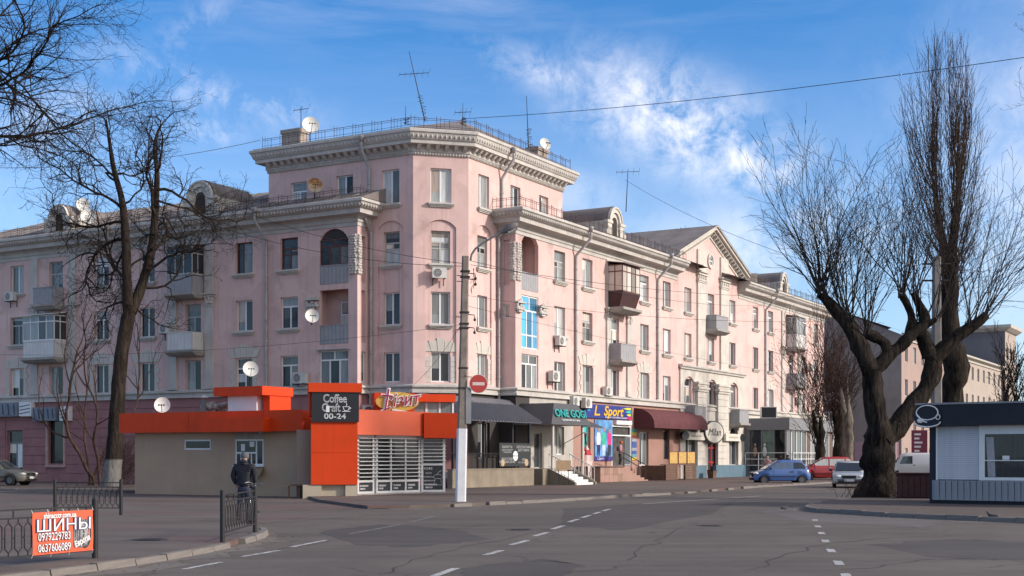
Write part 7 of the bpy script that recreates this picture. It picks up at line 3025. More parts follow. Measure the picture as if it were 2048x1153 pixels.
    for side in (-1, 1):
        q = MB()
        q.box(-L / 2 + 0.75, L / 2 - 0.85, side * hw * 1.008 - 0.012, side * hw * 1.008 + 0.012, sill + 0.22, sill + 0.27)
        q.build('side_trim', spec.get('trim', UNDER), root, mw)
    q = MB()
    for x, s_ in ((fx - 0.01, 1), (-fx + 0.01, -1)):
        q.box(min(x, x + 0.03 * s_), max(x, x + 0.03 * s_), -hw * 0.72, hw * 0.72, hz - 0.20, hz - 0.16)
    q.build('bumper_strip', UNDER, root, mw)
    return root


def place(px, py, ang, z=0.0):
    g = G(px, py, z)
    return Matrix.Translation(g) @ Matrix.Rotation(R(ang), 4, 'Z')


car('hatchback_car', 'small blue hatchback parked side-on before the grey pavilion',
    place(1559, 968.5, 183), dict(L=3.55, W=1.5, H=1.46, hood=0.86, belt=0.90, sill=0.22, paint=car_paint('blue_car_paint', (0.045, 0.11, 0.30)), wheels=(-1.20, 1.14), wr=0.275,
    top=[(-1.775, 0.72), (-1.72, 0.90), (-1.2, 0.96), (0.5, 0.95), (0.95, 0.91), (1.35, 0.80), (1.62, 0.64), (1.775, 0.42)], cab_base=(-1.70, 1.12), cab_top=(-1.22, 0.16), side_windows=[(-1.45, -0.72), (-0.62, 0.86)], lamp_z=0.66, handles=(-0.55, -1.1 + .05), doors=(-0.67, 0.55), glass=glass('blue_car_glass', (0.05, 0.075, 0.11), 0.05)))
car('crossover_car', 'red crossover car with chrome window trim behind the blue hatchback',
    place(1654, 963.0, 176), dict(L=4.75, W=1.86, H=1.66, hood=1.0, belt=1.06, sill=0.28, paint=car_paint('red_car_paint', (0.36, 0.022, 0.025)), wheels=(-1.45, 1.42), wr=0.36,
    top=[(-2.375, 0.85), (-2.25, 1.05), (-1.8, 1.10), (0.9, 1.09), (1.3, 1.06), (2.0, 0.93), (2.28, 0.76), (2.375, 0.55)], cab_base=(-2.1, 1.38), cab_top=(-1.25, 0.22), side_windows=[(-1.75, -1.15), (-1.05, -0.05), (0.05, 1.1)], lamp_z=0.80, handles=(-0.05, -1.0), doors=(0.0, 0.95, -1.1), glass=CLEARG, mirror=car_paint('red_car_paint', (0.36, 0.022, 0.025)), handle_mat=CHROME))
car('silver_sedan', 'silver saloon car facing the camera, half hidden by the thick trunk',
    place(1697, 975.0, -103), dict(L=4.5, W=1.75, H=1.42, hood=0.86, belt=0.90, sill=0.24, paint=car_paint('silver_car_paint', (0.34, 0.36, 0.37)), wheels=(-1.25, 1.28), wr=0.31,
    top=[(-2.25, 0.80), (-2.1, 0.93), (-1.2, 0.95), (0.8, 0.92), (1.3, 0.86), (2.0, 0.76), (2.2, 0.68), (2.25, 0.5)], cab_base=(-1.75, 1.15), cab_top=(-1.1, 0.25), side_windows=[(-1.3, -0.5), (-0.4, 0.7)], lamp_z=0.62, handles=(-0.3, -1.2), doors=(-0.45, 0.6), plan=[(-2.25, 0.85), (-1.9, 0.97), (1.5, 1.0), (2.0, 0.95), (2.25, 0.84)]))
car('olive_sedan', 'dusty olive-grey saloon car parked in front of the rose ground floor',
    place(-8, 971.0, -12, 0.1), dict(L=4.4, W=1.72, H=1.40, hood=0.86, belt=0.90, sill=0.24, paint=car_paint('olive_car_paint', (0.13, 0.12, 0.095)), wheels=(-1.25, 1.35), wr=0.30,
    top=[(-2.2, 0.80), (-2.05, 0.92), (-1.2, 0.94), (0.8, 0.92), (1.2, 0.88), (1.9, 0.78), (2.13, 0.66), (2.2, 0.5)], cab_base=(-1.7, 1.1), cab_top=(-1.0, 0.25), side_windows=[(-1.3, -0.45), (-0.35, 0.7)], lamp_z=0.64, handles=(-0.3, -1.2), doors=(-0.4, 0.65)))
vm_ = place(1838, 958.0, 168)
van = thing('delivery_van', 'white panel van parked behind the tree and brown cabinet', 'van', vm_, 'parked cars')
VANW = car_paint('van_white_paint', (0.56, 0.56, 0.55))
mb = MB()
rows = []
for x, w, z0, z1 in ((-2.5, .86, .45, 1.80), (-2.42, .93, .32, 1.93), (-1.0, .95, .30, 1.97), (0.9, .95, .30, 1.97), (1.35, .94, .30, 1.86), (1.75, .92, .30, 1.25), (2.3, .86, .32, 1.05), (2.5, .72, .42, 0.85)):
    pr = [(w * .9, z0), (w, z0 + .12), (w, z0 + (z1 - z0) * .5), (w * .97, z1 - .12), (w * .9, z1 - .02), (w * .5, z1 + .02)]
    rows.append([(x, y, z) for y, z in pr] + [(x, -y, z) for y, z in pr[::-1]])
mb.grid(rows, 0, True, True)
mb.face(rows[0][::-1])
mb.face(rows[-1])
mb.build('body', VANW, van, vm_)
for side in (-1, 1):
    q = MB()
    p = [(0.55, 1.15), (1.50, 1.15), (1.22, 1.72), (0.55, 1.74)]
    pts = [(x, side * (0.955 if z < 1.5 else 0.935), z) for x, z in p]
    q.face(pts if side < 0 else pts[::-1])
    q.build('side_window', CARGLASS, van, vm_)
    q = MB()
    q.box(0.35, 0.50, side * .95 - 0.03, side * .95 + 0.03, 1.02, 1.08)
    q.build('door_handle', UNDER, van, vm_)
q = MB()
q.face([(1.40, -0.8, 1.78), (1.40, 0.8, 1.78), (1.80, 0.84, 1.24), (1.80, -0.84, 1.24)][::-1])
q.build('windscreen', CARGLASS, van, vm_)
for wx in (-1.5, 1.6):
    for side in (-1, 1):
        q = MB()
        q.lathe([(0.2, -0.1), (0.33, -0.1), (0.33, 0.1), (0.2, 0.1), (0.0, 0.09)], k=20)
        for i in range(len(q.v)):
            x, y, z = q.v[i]
            q.v[i] = (x, z * side, y)
        q.build('wheel', TYRE, van, vm_ @ at(wx, side * 0.83, 0.33))

# ------------------------------------------------------------------ people
def skin_mesh(verts, edges, radii, sub=2, root=0):
    """connected skeleton -> one continuous surface"""
    me = bpy.data.meshes.new('figure_source')
    me.from_pydata([tuple(v) for v in verts], edges, [])
    ob = bpy.data.objects.new('figure_source', me)
    COL.objects.link(ob)
    md = ob.modifiers.new('skin', 'SKIN')
    md.use_smooth_shade = True
    for i, r in enumerate(radii):
        me.skin_vertices[0].data[i].radius = r if isinstance(r, tuple) else (r, r)
        me.skin_vertices[0].data[i].use_root = (i == root)
    s = ob.modifiers.new('sub', 'SUBSURF')
    s.levels = s.render_levels = sub
    dg = bpy.context.evaluated_depsgraph_get()
    out = bpy.data.meshes.new_from_object(ob.evaluated_get(dg))
    bpy.data.objects.remove(ob)
    bpy.data.meshes.remove(me)
    for p in out.polygons:
        p.use_smooth = True
    return out


SKINM = M('skin', (0.42, 0.25, 0.18), 0.6, 0.08, 6)
HAIR = M('dark_hair', (0.03, 0.02, 0.015), 0.8, 0.2, 20)


def chain(V, E, Rr, pts, start=None):
    prev = start
    ids = []
    for p, r in pts:
        V.append(Vector(p))
        Rr.append(r)
        i = len(V) - 1
        if prev is not None:
            E.append((prev, i))
        prev = i
        ids.append(i)
    return ids


def person(label, mw, h, jacket, trousers, shoes, arms, legs, lean=0.0, hat=None, hood=False, head_yaw=0.0, hair=None, bulk=1.0, pack=None):
    """faces -y; arms/legs give elbow, wrist / knee, ankle for right then left; body is one mesh, clothes are children"""
    o = thing('person', label, 'person', mw)
    s = h / 1.75
    def S(p):
        return Vector(p) * s + Vector((0, -lean * max(0, p[2] - 0.9), 0)) * s
    # body (head, neck, trunk, arms with hands, legs) as one continuous figure
    V, E, Rr = [], [], []
    tr = chain(V, E, Rr, [(S((0, 0, 0.94)), (0.09 * s, 0.075 * s)), (S((0, 0, 1.15)), (0.10 * s, 0.08 * s)), (S((0, 0.01, 1.36)), (0.14 * s, 0.095 * s)), (S((0, 0.01, 1.47)), 0.06 * s), (S((0, 0.0, 1.54)), 0.055 * s), (S((0, -0.02, 1.62)), (0.075 * s, 0.092 * s)), (S((0, -0.01, 1.70)), (0.07 * s, 0.085 * s))])
    for side, (el, wr) in zip((-1, 1), arms):
        c = chain(V, E, Rr, [(S((side * 0.17, 0.01, 1.41)), 0.058 * s), (S(el), 0.043 * s), (S(wr), 0.030 * s), (S(Vector(wr) + (Vector(wr) - Vector(el)).normalized() * 0.06), (0.038 * s, 0.022 * s)), (S(Vector(wr) + (Vector(wr) - Vector(el)).normalized() * 0.15), (0.026 * s, 0.014 * s))], tr[2])
        d = (Vector(wr) - Vector(el)).normalized()
        chain(V, E, Rr, [(S(Vector(wr) + d * 0.07 + Vector((-side * 0.035, -0.02, 0))), 0.013 * s), (S(Vector(wr) + d * 0.12 + Vector((-side * 0.045, -0.03, 0))), 0.010 * s)], c[2])
    for side, (kn, an) in zip((-1, 1), legs):
        chain(V, E, Rr, [(S((side * 0.08, 0, 0.86)), 0.065 * s), (S(kn), 0.058 * s), (S(an), 0.040 * s)], tr[0])
    me = skin_mesh(V, E, Rr)
    mesh_obj('body', me, SKINM, o, mw)
    # face
    hc = S((0, -0.02, 1.64))
    hm = mw @ Matrix.Translation(hc) @ Matrix.Rotation(head_yaw, 4, 'Z')
    q = MB()
    for sx in (-1, 1):
        q.ball((sx * 0.032 * s, -0.088 * s, 0.0), 0.013 * s, 0.008 * s, 0.009 * s, 4, 8)
    q.build('eyes', BLACK, o, hm)
    q = MB()
    q.ball((0, -0.10 * s, -0.03 * s), 0.016 * s, 0.022 * s, 0.026 * s, 4, 8)
    for sx in (-1, 1):
        q.ball((sx * 0.078 * s, 0.0, -0.012 * s), 0.012 * s, 0.022 * s, 0.032 * s, 4, 8)
    q.build('nose_and_ears', SKINM, o, hm)
    q = MB()
    q.ball((0, -0.088 * s, -0.062 * s), 0.024 * s, 0.008 * s, 0.007 * s, 4, 8)
    q.build('mouth', M('lips', (0.30, 0.10, 0.09), 0.5), o, hm)
    # jacket
    b = bulk
    V, E, Rr = [], [], []
    tr = chain(V, E, Rr, [(S((0, 0, 0.86)), (0.185 * s * b, 0.135 * s * b)), (S((0, 0, 1.0)), (0.18 * s * b, 0.135 * s * b)), (S((0, 0, 1.2)), (0.175 * s * b, 0.135 * s * b)), (S((0, 0.01, 1.36)), (0.19 * s * b, 0.13 * s * b)), (S((0, 0.015, 1.46)), (0.12 * s * b, 0.095 * s * b)), (S((0, 0.02, 1.515)), (0.085 * s * b, 0.075 * s * b))])
    for side, (el, wr) in zip((-1, 1), arms):
        w2 = Vector(el).lerp(Vector(wr), 0.95)
        chain(V, E, Rr, [(S((side * 0.19 * b, 0.01, 1.40)), 0.083 * s * b), (S(el), 0.068 * s * b), (S(w2), 0.052 * s * b)], tr[3])
    jm = skin_mesh(V, E, Rr)
    jk = mesh_obj('jacket', jm, jacket, o, mw)
    # trousers
    V, E, Rr = [], [], []
    tr = chain(V, E, Rr, [(S((0, 0, 0.93)), (0.145 * s, 0.115 * s)), (S((0, 0, 0.84)), (0.14 * s, 0.115 * s))])
    for side, (kn, an) in zip((-1, 1), legs):
        chain(V, E, Rr, [(S((side * 0.095, 0, 0.74)), 0.094 * s), (S(kn), 0.070 * s), (S(Vector(kn).lerp(Vector(an), 0.55)), 0.066 * s), (S(Vector(an) + Vector((0, 0, -0.01))), 0.060 * s)], tr[1])
    mesh_obj('trousers', skin_mesh(V, E, Rr), trousers, o, mw)
    for side, (kn, an) in zip((-1, 1), legs):
        V, E, Rr = [], [], []
        a = Vector(an)
        chain(V, E, Rr, [(S(a + Vector((0, 0.03, -0.01))), 0.048 * s), (S((a.x, a.y + 0.03, a.z - 0.045)), 0.046 * s), (S((a.x, a.y - 0.07, a.z - 0.055)), (0.045 * s, 0.036 * s)), (S((a.x, a.y - 0.15, a.z - 0.065)), (0.040 * s, 0.024 * s))])
        mesh_obj('shoe', skin_mesh(V, E, Rr), shoes, o, mw)
    if hair:
        q = MB()
        q.ball((0, 0.02 * s, 0.03 * s), 0.092 * s, 0.105 * s, 0.105 * s, 7, 14)
        q.build('hair', hair, o, hm)
    if hat:
        q = MB()
        q.lathe([(0.100 * s, -0.01 * s), (0.108 * s, 0.02 * s), (0.104 * s, 0.08 * s), (0.080 * s, 0.125 * s), (0.0, 0.145 * s)], k=18)
        q.build('hat', hat, o, hm)
    if hood:
        q = MB()
        q.ball((0, 0.105 * s, -0.14 * s), 0.125 * s, 0.09 * s, 0.085 * s, 6, 14)
        q.build('hood', jacket, jk, hm)
    if pack:
        q = MB()
        q.ball((0, 0.17 * s, 1.22 * s), 0.14 * s, 0.09 * s, 0.19 * s, 7, 12)
        q.build('backpack', pack, o, mw)
    return o


def quilt(name, col):
    """quilted jacket: horizontal seams"""
    m = M(name, col, 0.55, 0.15, 3, spec=0.45)
    T = NT(m.node_tree)
    bs = m.node_tree.nodes['Principled BSDF']
    tcn = T.n('ShaderNodeTexCoord')
    wv = T.n('ShaderNodeTexWave', wave_type='BANDS', bands_direction='Z')
    T.l(tcn.outputs['Object'], wv.inputs[0])
    wv.inputs['Scale'].default_value = 6.0
    wv.inputs['Distortion'].default_value = 1.2
    b = T.n('ShaderNodeBump')
    b.inputs['Strength'].default_value = 0.8
    b.inputs['Distance'].default_value = 0.03
    T.l(wv.outputs[1], b.inputs['Height'])
    T.l(b.outputs[0], bs.inputs['Normal'])
    return m


DENIM = M('dark_denim', (0.022, 0.028, 0.05), 0.85, 0.2, 4)
mp_ = G(488, 1041.5)
person('person in dark quilted jacket and grey cap seen from behind at the coffee kiosk', Matrix.Translation(mp_) @ Matrix.Rotation(R(172), 4, 'Z'), 1.76, quilt('black_quilted_jacket', (0.014, 0.017, 0.026)), DENIM, UNDER,
       arms=[((-0.30, 0.02, 1.14), (-0.24, -0.14, 0.92)), ((0.30, 0.02, 1.14), (0.24, -0.14, 0.92))], legs=[((-0.10, -0.03, 0.48), (-0.11, 0.02, 0.09)), ((0.11, -0.02, 0.48), (0.13, 0.03, 0.09))], lean=0.07, hat=M('grey_cap', (0.10, 0.105, 0.11), 0.9, 0.15, 9), hood=True, bulk=1.18)
gp = FR.pt(FR.s(1240, 0.9), 0.9, 1.09)
person('child in pink jacket and orange knitted hat by the sport shop door', Matrix.Translation(gp) @ Matrix.Rotation(R(75), 4, 'Z'), 1.58, M('pink_jacket', (0.42, 0.21, 0.24), 0.7, 0.12, 5), M('black_trousers', (0.014, 0.013, 0.016), 0.85, 0.1), M('white_trainers', (0.42, 0.38, 0.36), 0.6),
       arms=[((-0.26, 0.0, 1.16), (-0.2, -0.2, 1.02)), ((0.27, -0.02, 1.16), (0.16, -0.26, 1.12))], legs=[((-0.09, -0.02, 0.48), (-0.09, 0.02, 0.09)), ((0.10, -0.05, 0.48), (0.11, 0.02, 0.09))], lean=0.10, hat=M('orange_hat', (0.62, 0.10, 0.02), 0.9, 0.15, 12), hair=HAIR, pack=M('small_backpack', (0.12, 0.10, 0.12), 0.8))
for px, lab, jk, hh, hat in ((1535, 'person in pale pink hooded coat behind the bonnet of the blue hatchback', M('pale_pink_coat', (0.40, 0.24, 0.235), 0.8, .15, 6), 1.60, M('pale_pink_coat', (0.40, 0.24, 0.235))),
                             (1562, 'person in black cap showing above the roof of the blue hatchback', UNDER, 1.74, UNDER),
                             (1575, 'person in dark grey hat beside the black-capped one behind the blue hatchback', M('dark_grey_coat', (0.05, 0.05, 0.055), 0.85), 1.70, M('dark_grey_hat', (0.06, 0.06, 0.065), 0.9))):
    g = G(px, 959.5, 0.1)
    person(lab, Matrix.Translation(g) @ Matrix.Rotation(R(160), 4, 'Z'), hh, jk, DENIM, UNDER, arms=[((-0.28, 0.02, 1.14), (-0.24, -0.06, 0.90)), ((0.28, 0.02, 1.14), (0.24, -0.06, 0.90))], legs=[((-0.1, -0.02, 0.48), (-0.1, 0.02, 0.09)), ((0.1, 0.03, 0.48), (0.1, 0.1, 0.09))], hat=hat, hood=True, bulk=1.1)

# bicycle beside the person, seen nearly end-on
bg = G(499, 1050)
bmw = Matrix.Translation(bg) @ Matrix.Rotation(R(97), 4, 'Z') @ Matrix.Rotation(R(5), 4, 'X')
bi = thing('bicycle', 'bicycle with silver handlebar standing behind the black fence, seen end-on', 'bicycle', bmw)
wm = MB()
wm.tube([(0.34 * math.cos(2 * math.pi * k / 28), 0, 0.34 * math.sin(2 * math.pi * k / 28)) for k in range(29)], 0.022, 6, caps=False)
wm = wm.mesh('wheel')
sk = MB()
for k in range(16):
    a = 2 * math.pi * k / 16
    sk.tube([(0, 0, 0), (0.33 * math.cos(a), 0.0, 0.33 * math.sin(a))], 0.003, 3)
sk = sk.mesh('spokes')
for x in (-0.52, 0.52):
    wo = inst('wheel', wm, TYRE, bi, bmw @ at(x, 0, 0.36))
    inst('spokes', sk, CHROME, wo, bmw @ at(x, 0, 0.36))
mb = MB()
for a, b in (((-0.52, 0.36), (-0.1, 0.33)), ((-0.52, 0.36), (-0.18, 0.80)), ((-0.1, 0.33), (-0.2, 0.90)), ((-0.1, 0.33), (0.34, 0.80)), ((-0.18, 0.78), (0.32, 0.84)), ((0.36, 0.88), (0.52, 0.36)), ((0.36, 0.88), (0.33, 1.0))):
    mb.tube([(a[0], 0, a[1]), (b[0], 0, b[1])], 0.018, 6)
mb.build('frame', M('bike_frame', (0.02, 0.022, 0.03), 0.4), bi, bmw)
mb = MB()
mb.tube([(0.22, -0.22, 1.00), (0.32, -0.14, 1.03), (0.34, 0, 0.99), (0.32, 0.14, 1.03), (0.22, 0.22, 1.00)], 0.012, 6)
mb.build('handlebar', M('dull_steel', (0.22, 0.22, 0.23), 0.35, metal=0.6), bi, bmw)
mb = MB()
mb.ball((-0.22, 0, 0.94), 0.13, 0.08, 0.045, 5, 10)
mb.build('saddle', UNDER, bi, bmw)
mb = MB()
mb.tube([(-0.1, -0.14, 0.33), (-0.1, 0.14, 0.33)], 0.012, 5)
mb.box(-0.15, -0.03, -0.22, -0.14, 0.32, 0.345)
mb.box(-0.17, -0.05, 0.14, 0.22, 0.32, 0.345)
mb.build('pedals', UNDER, bi, bmw)


# pigeons on the road
def pigeon(mw, label):
    o = thing('pigeon', label, 'bird', mw, 'pigeons on the road')
    V, E, Rr = [], [], []
    b_ = chain(V, E, Rr, [((-0.02, 0, 0.13), (0.055, 0.055)), ((0.06, 0, 0.15), (0.05, 0.055)), ((0.11, 0, 0.20), 0.028), ((0.13, 0, 0.245), 0.024), ((0.165, 0, 0.24), 0.007)])
    chain(V, E, Rr, [((-0.10, 0, 0.115), (0.035, 0.03)), ((-0.20, 0, 0.09), (0.03, 0.008))], b_[0])
    mesh_obj('body', skin_mesh(V, E, Rr, 1), M('pigeon_grey', (0.045, 0.045, 0.05), 0.7, 0.3, 20), o, mw)
    for sx in (-1, 1):
        q = MB()
        q.ball((-0.05, sx * 0.05, 0.14), 0.11, 0.014, 0.04, 5, 8)
        q.build('wing', M('pigeon_wing', (0.06, 0.06, 0.065), 0.7, 0.3, 20), o, mw)
        q = MB()
        q.tube([(0.0, sx * 0.025, 0.09), (0.005, sx * 0.025, 0.0), (0.04, sx * 0.025, 0.003)], 0.006, 4)
        q.build('leg', M('pigeon_leg', (0.25, 0.05, 0.04), 0.7), o, mw)


pigeon(place(1985, 1043, 160), 'pigeon walking below the kerb in front of the island kiosk')
pigeon(place(1570, 1023, 20) @ Matrix.Scale(0.8, 4), 'lone pigeon on the open road left of the kerb tip')

# ------------------------------------------------------------------ trees
class Wood:
    """bare tree: branches as tapered tubes; thick wood goes to the trunk mesh, thin wood to the crown mesh"""
    def __init__(self, seed):
        self.r = random.Random(seed)
        self.t, self.c = MB(), MB()

    def limb(self, pts, rads, k=8, crown=False):
        (self.c if crown else self.t).tube(pts, rads, k, caps=False)

    def rough_limb(self, pts, rads, k=12, amp=0.08, steps=4):
        """thick trunk with lumps"""
        P_, R_ = [], []
        for i in range(len(pts) - 1):
            for j in range(steps):
                f = j / steps
                p0 = Vector(pts[max(i - 1, 0)])
                p1, p2 = Vector(pts[i]), Vector(pts[i + 1])
                p3 = Vector(pts[min(i + 2, len(pts) - 1)])
                P_.append(0.5 * ((2 * p1) + (p2 - p0) * f + (2 * p0 - 5 * p1 + 4 * p2 - p3) * f * f + (3 * p1 - p0 - 3 * p2 + p3) * f * f * f))
                R_.append(rads[i] + (rads[i + 1] - rads[i]) * f)
        P_.append(Vector(pts[-1]))
        R_.append(rads[-1])
        b = len(self.t.v)
        self.t.tube(P_, R_, k, caps=True)
        n = len(P_)
        for i in range(n):
            for j in range(k):
                v = Vector(self.t.v[b + i * k + j])
                d = (v - P_[i])
                q = noise.noise(v * 1.6) * amp * 1.5 + noise.noise(v * 5.0) * amp * 0.7
                if d.length > 1e-6:
                    self.t.v[b + i * k + j] = tuple(v + d.normalized() * q * (R_[i] * 2.2 + 0.1))
        return P_

    def grow(self, p, d, L, r, lvl, prm, k=4):
        rnd = self.r
        st = prm['step'][min(lvl, len(prm['step']) - 1)]
        n = max(2, int(L / st))
        pts, rads = [Vector(p)], [r]
        d = Vector(d).normalized()
        wig, trop = prm['wig'], prm['trop']
        kids = []
        for i in range(n):
            d = (d + Vector((rnd.gauss(0, wig), rnd.gauss(0, wig), rnd.gauss(0, wig) + trop))).normalized()
            q = pts[-1] + d * (L / n)
            pts.append(q)
            rads.append(max(prm['rmin'], r * (1 - 0.8 * (i + 1) / n)))
            if lvl < prm['max'] and (i + 1) / n > prm['bare']:
                m = prm['kids'][min(lvl, len(prm['kids']) - 1)]
                cnt = int(m) + (1 if rnd.random() < m - int(m) else 0)
                for _ in range(cnt):
                    kids.append((q.copy(), d.copy(), (i + 1) / n, rads[-1]))
        thick = r > prm.get('thick', 0.06)
        (self.t if thick else self.c).tube(pts, rads, 6 if thick else (4 if r > 0.02 else 3), caps=False)
        for (q, dd, f, rr) in kids:
            ang = R(rnd.uniform(*prm['ang']))
            ax = dd.cross(Vector((rnd.gauss(0, 1), rnd.gauss(0, 1), rnd.gauss(0, 1))))
            if ax.length < 1e-3:
                continue
            nd = Matrix.Rotation(ang, 3, ax.normalized()) @ dd
            self.grow(q, nd, L * prm['ratio'] * rnd.uniform(0.6, 1.15) * (1.15 - 0.5 * f), max(prm['rmin'], rr * 0.72), lvl + 1, prm)

    def finish(self, name, label, base, bark_m, twig_m, group, cat='tree'):
        mw = Matrix.Translation(base)
        o = thing(name, label, cat, mw, group)
        inv = mw.inverted()
        for part, mb, m in (('trunk', self.t, bark_m), ('crown', self.c, twig_m)):
            if mb.v:
                me = mb.mesh(part)
                me.transform(inv)
                mesh_obj(part, me, m, o, mw)
        return o


BARKD = bark('dark_bark', (0.006, 0.005, 0.0045), (0.055, 0.043, 0.034))
BARKB = bark('brown_bark', (0.016, 0.012, 0.010), (0.058, 0.044, 0.035), whitewash=1.55)
BARKP = bark('pale_bark', (0.06, 0.05, 0.04), (0.26, 0.215, 0.165))
TWIGD = M('dark_twigs', (0.030, 0.024, 0.021), 0.95, 0.2, 2.0, spec=0.1)
TWIGR = M('reddish_twigs', (0.055, 0.034, 0.028), 0.95, 0.2, 2.0, spec=0.1)

# locust tree in front of the left wing
YT = 70.0
W1 = Wood(21)
tp = lambda x, y, dy=0.0: P(x, y, YT + dy)
trunk = [tp(222, 980), tp(226, 930), tp(231, 870), tp(236, 790), tp(243, 710), tp(255, 640), tp(262, 612)]
W1.rough_limb(trunk, [0.48, 0.42, 0.40, 0.38, 0.35, 0.35, 0.34], 12, 0.05)
lstem = [tp(257, 625), tp(254, 560), tp(251, 470), tp(244, 402), tp(228, 340), tp(220, 290), tp(212, 240)]
rstem = [tp(262, 625, .1), tp(284, 570, .4), tp(303, 500, .5), tp(311, 415, .5), tp(314, 345, .6), tp(309, 290, .8), tp(322, 250, .9)]
W1.rough_limb(lstem, [0.30, 0.25, 0.22, 0.17, 0.13, 0.09, 0.05], 8, 0.03)
W1.rough_limb(rstem, [0.30, 0.25, 0.22, 0.18, 0.13, 0.09, 0.05], 8, 0.03)
prm = dict(step=(0.42, 0.34, 0.28, 0.22), wig=0.30, trop=0.05, max=3, kids=(1.7, 1.35, 1.0), ang=(28, 75), ratio=0.48, rmin=0.0082, bare=0.22, thick=0.055)
limbs = [((254, 560), (150, 470), 4.6, .11), ((251, 480), (110, 420), 5.2, .12), ((246, 420), (130, 300), 5.0, .10), ((238, 370), (150, 250), 4.4, .08), ((228, 340), (270, 215), 3.6, .07), ((216, 270), (180, 195), 2.4, .05), ((214, 250), (250, 180), 2.4, .05),
         ((303, 500), (430, 440), 4.6, .12), ((311, 430), (440, 330), 5.0, .11), ((313, 380), (470, 300), 5.0, .10), ((314, 345), (380, 215), 3.8, .08), ((318, 260), (350, 200), 2.4, .05), ((310, 290), (260, 200), 3.0, .05),
         ((284, 570), (420, 620), 4.4, .10), ((295, 540), (440, 560), 4.6, .10), ((257, 600), (180, 640), 3.6, .08), ((255, 540), (330, 430), 4.0, .08), ((307, 470), (220, 380), 4.0, .07), ((250, 450), (60, 350), 5.6, .10), ((246, 410), (340, 300), 3.8, .07), ((262, 600), (340, 680), 3.0, .07), ((252, 500), (90, 560), 4.6, .08), ((312, 400), (420, 420), 3.8, .08), ((236, 365), (70, 280), 5.0, .08)]
for (a, b, L, r_) in limbs:
    p0 = tp(a[0], a[1], W1.r.uniform(-.2, .4))
    d = tp(b[0], b[1], W1.r.uniform(-3.2, 3.2)) - p0
    W1.grow(p0, d, L * 1.12, r_ * 0.8, 0, prm)
W1.finish('locust_tree', 'tall gnarled bare tree with whitewashed foot and forked trunk left of the kiosk', Vector((tp(222, 980).x, YT, 0.1)), BARKB, TWIGD, 'bare street trees')

# thin saplings beside it
W2 = Wood(5)
prm2 = dict(step=(0.5, 0.35, 0.3), wig=0.16, trop=0.10, max=2, kids=(0.7, 0.6), ang=(20, 50), ratio=0.42, rmin=0.008, bare=0.25, thick=0.05)
for (x, y, x2, y2, L, r_, yy) in [(190, 972, 176, 560, 10.5, .11, 74), (200, 972, 210, 600, 9.8, .09, 73.5), (180, 972, 140, 620, 8.5, .08, 74.5), (185, 972, 205, 480, 11.5, .08, 74.2)]:
    p0 = P(x, y, yy)
    W2.grow(p0, P(x2, y2, yy) - p0, L, r_, 0, prm2)
W2.finish('young_tree', 'cluster of thin bare saplings just left of the whitewashed trunk', Vector((P(188, 972, 74).x, 74, 0.1)), bark('red_bark', (0.05, 0.03, 0.025), (0.11, 0.07, 0.055)), TWIGR, 'bare street trees')
# dark bushes at its foot
W3 = Wood(8)
prm3 = dict(step=(0.25, 0.2), wig=0.2, trop=0.05, max=2, kids=(1.0, .8), ang=(15, 45), ratio=0.6, rmin=0.007, bare=0.2, thick=0.9)
for k in range(46):
    p0 = P(205 + 62 * W3.r.random(), 974, 75 + W3.r.uniform(-.8, .8))
    W3.grow(p0, (W3.r.uniform(-.5, .5), W3.r.uniform(-.5, .5), 1), W3.r.uniform(1.2, 2.4), 0.016, 0, prm3)
W3.finish('bare_bush', 'dense dark leafless bush behind the whitewashed trunk', Vector((P(235, 974, 75).x, 75, 0.1)), TWIGR, TWIGR, None, 'bush')

# branches of a tree whose trunk stands out of the picture on the left
W4 = Wood(33)
YB = 46.0
b4 = P(-190, 1010, YB)
base4 = Vector((b4.x, YB, 0))
W4.rough_limb([base4, P(-200, 760, YB), P(-190, 560, YB), P(-150, 330, YB), P(-90, 120, YB), P(-60, -60, YB)], [0.42, 0.34, 0.30, 0.25, 0.18, 0.10], 10, 0.04)
prm4 = dict(step=(0.34, 0.28, 0.22, 0.2), wig=0.15, trop=0.0, max=3, kids=(1.4, 1.1, 0.9), ang=(22, 62), ratio=0.36, rmin=0.0045, bare=0.12, thick=0.055)
for (a, b, L, r_) in [((-130, 255), (250, 195), 7.6, .10), ((-120, 230), (330, 85), 8.4, .10), ((-100, 150), (230, 30), 6.6, .09), ((-90, 120), (300, -20), 7.0, .08), ((-140, 300), (130, 250), 5.4, .08), ((-80, 60), (140, -40), 4.8, .07), ((-160, 400), (60, 250), 4.4, .06), ((-110, 180), (160, 110), 5.5, .07)]:
    p0 = P(a[0], a[1], YB)
    W4.grow(p0, P(b[0], b[1], YB + W4.r.uniform(-2.5, 2.5)) - p0, L * 1.14, r_ * 0.62, 0, prm4)
W4.finish('overhanging_tree', 'bare tree reaching in from the upper left corner with fine spreading branches', base4, BARKD, TWIGD, 'bare street trees')

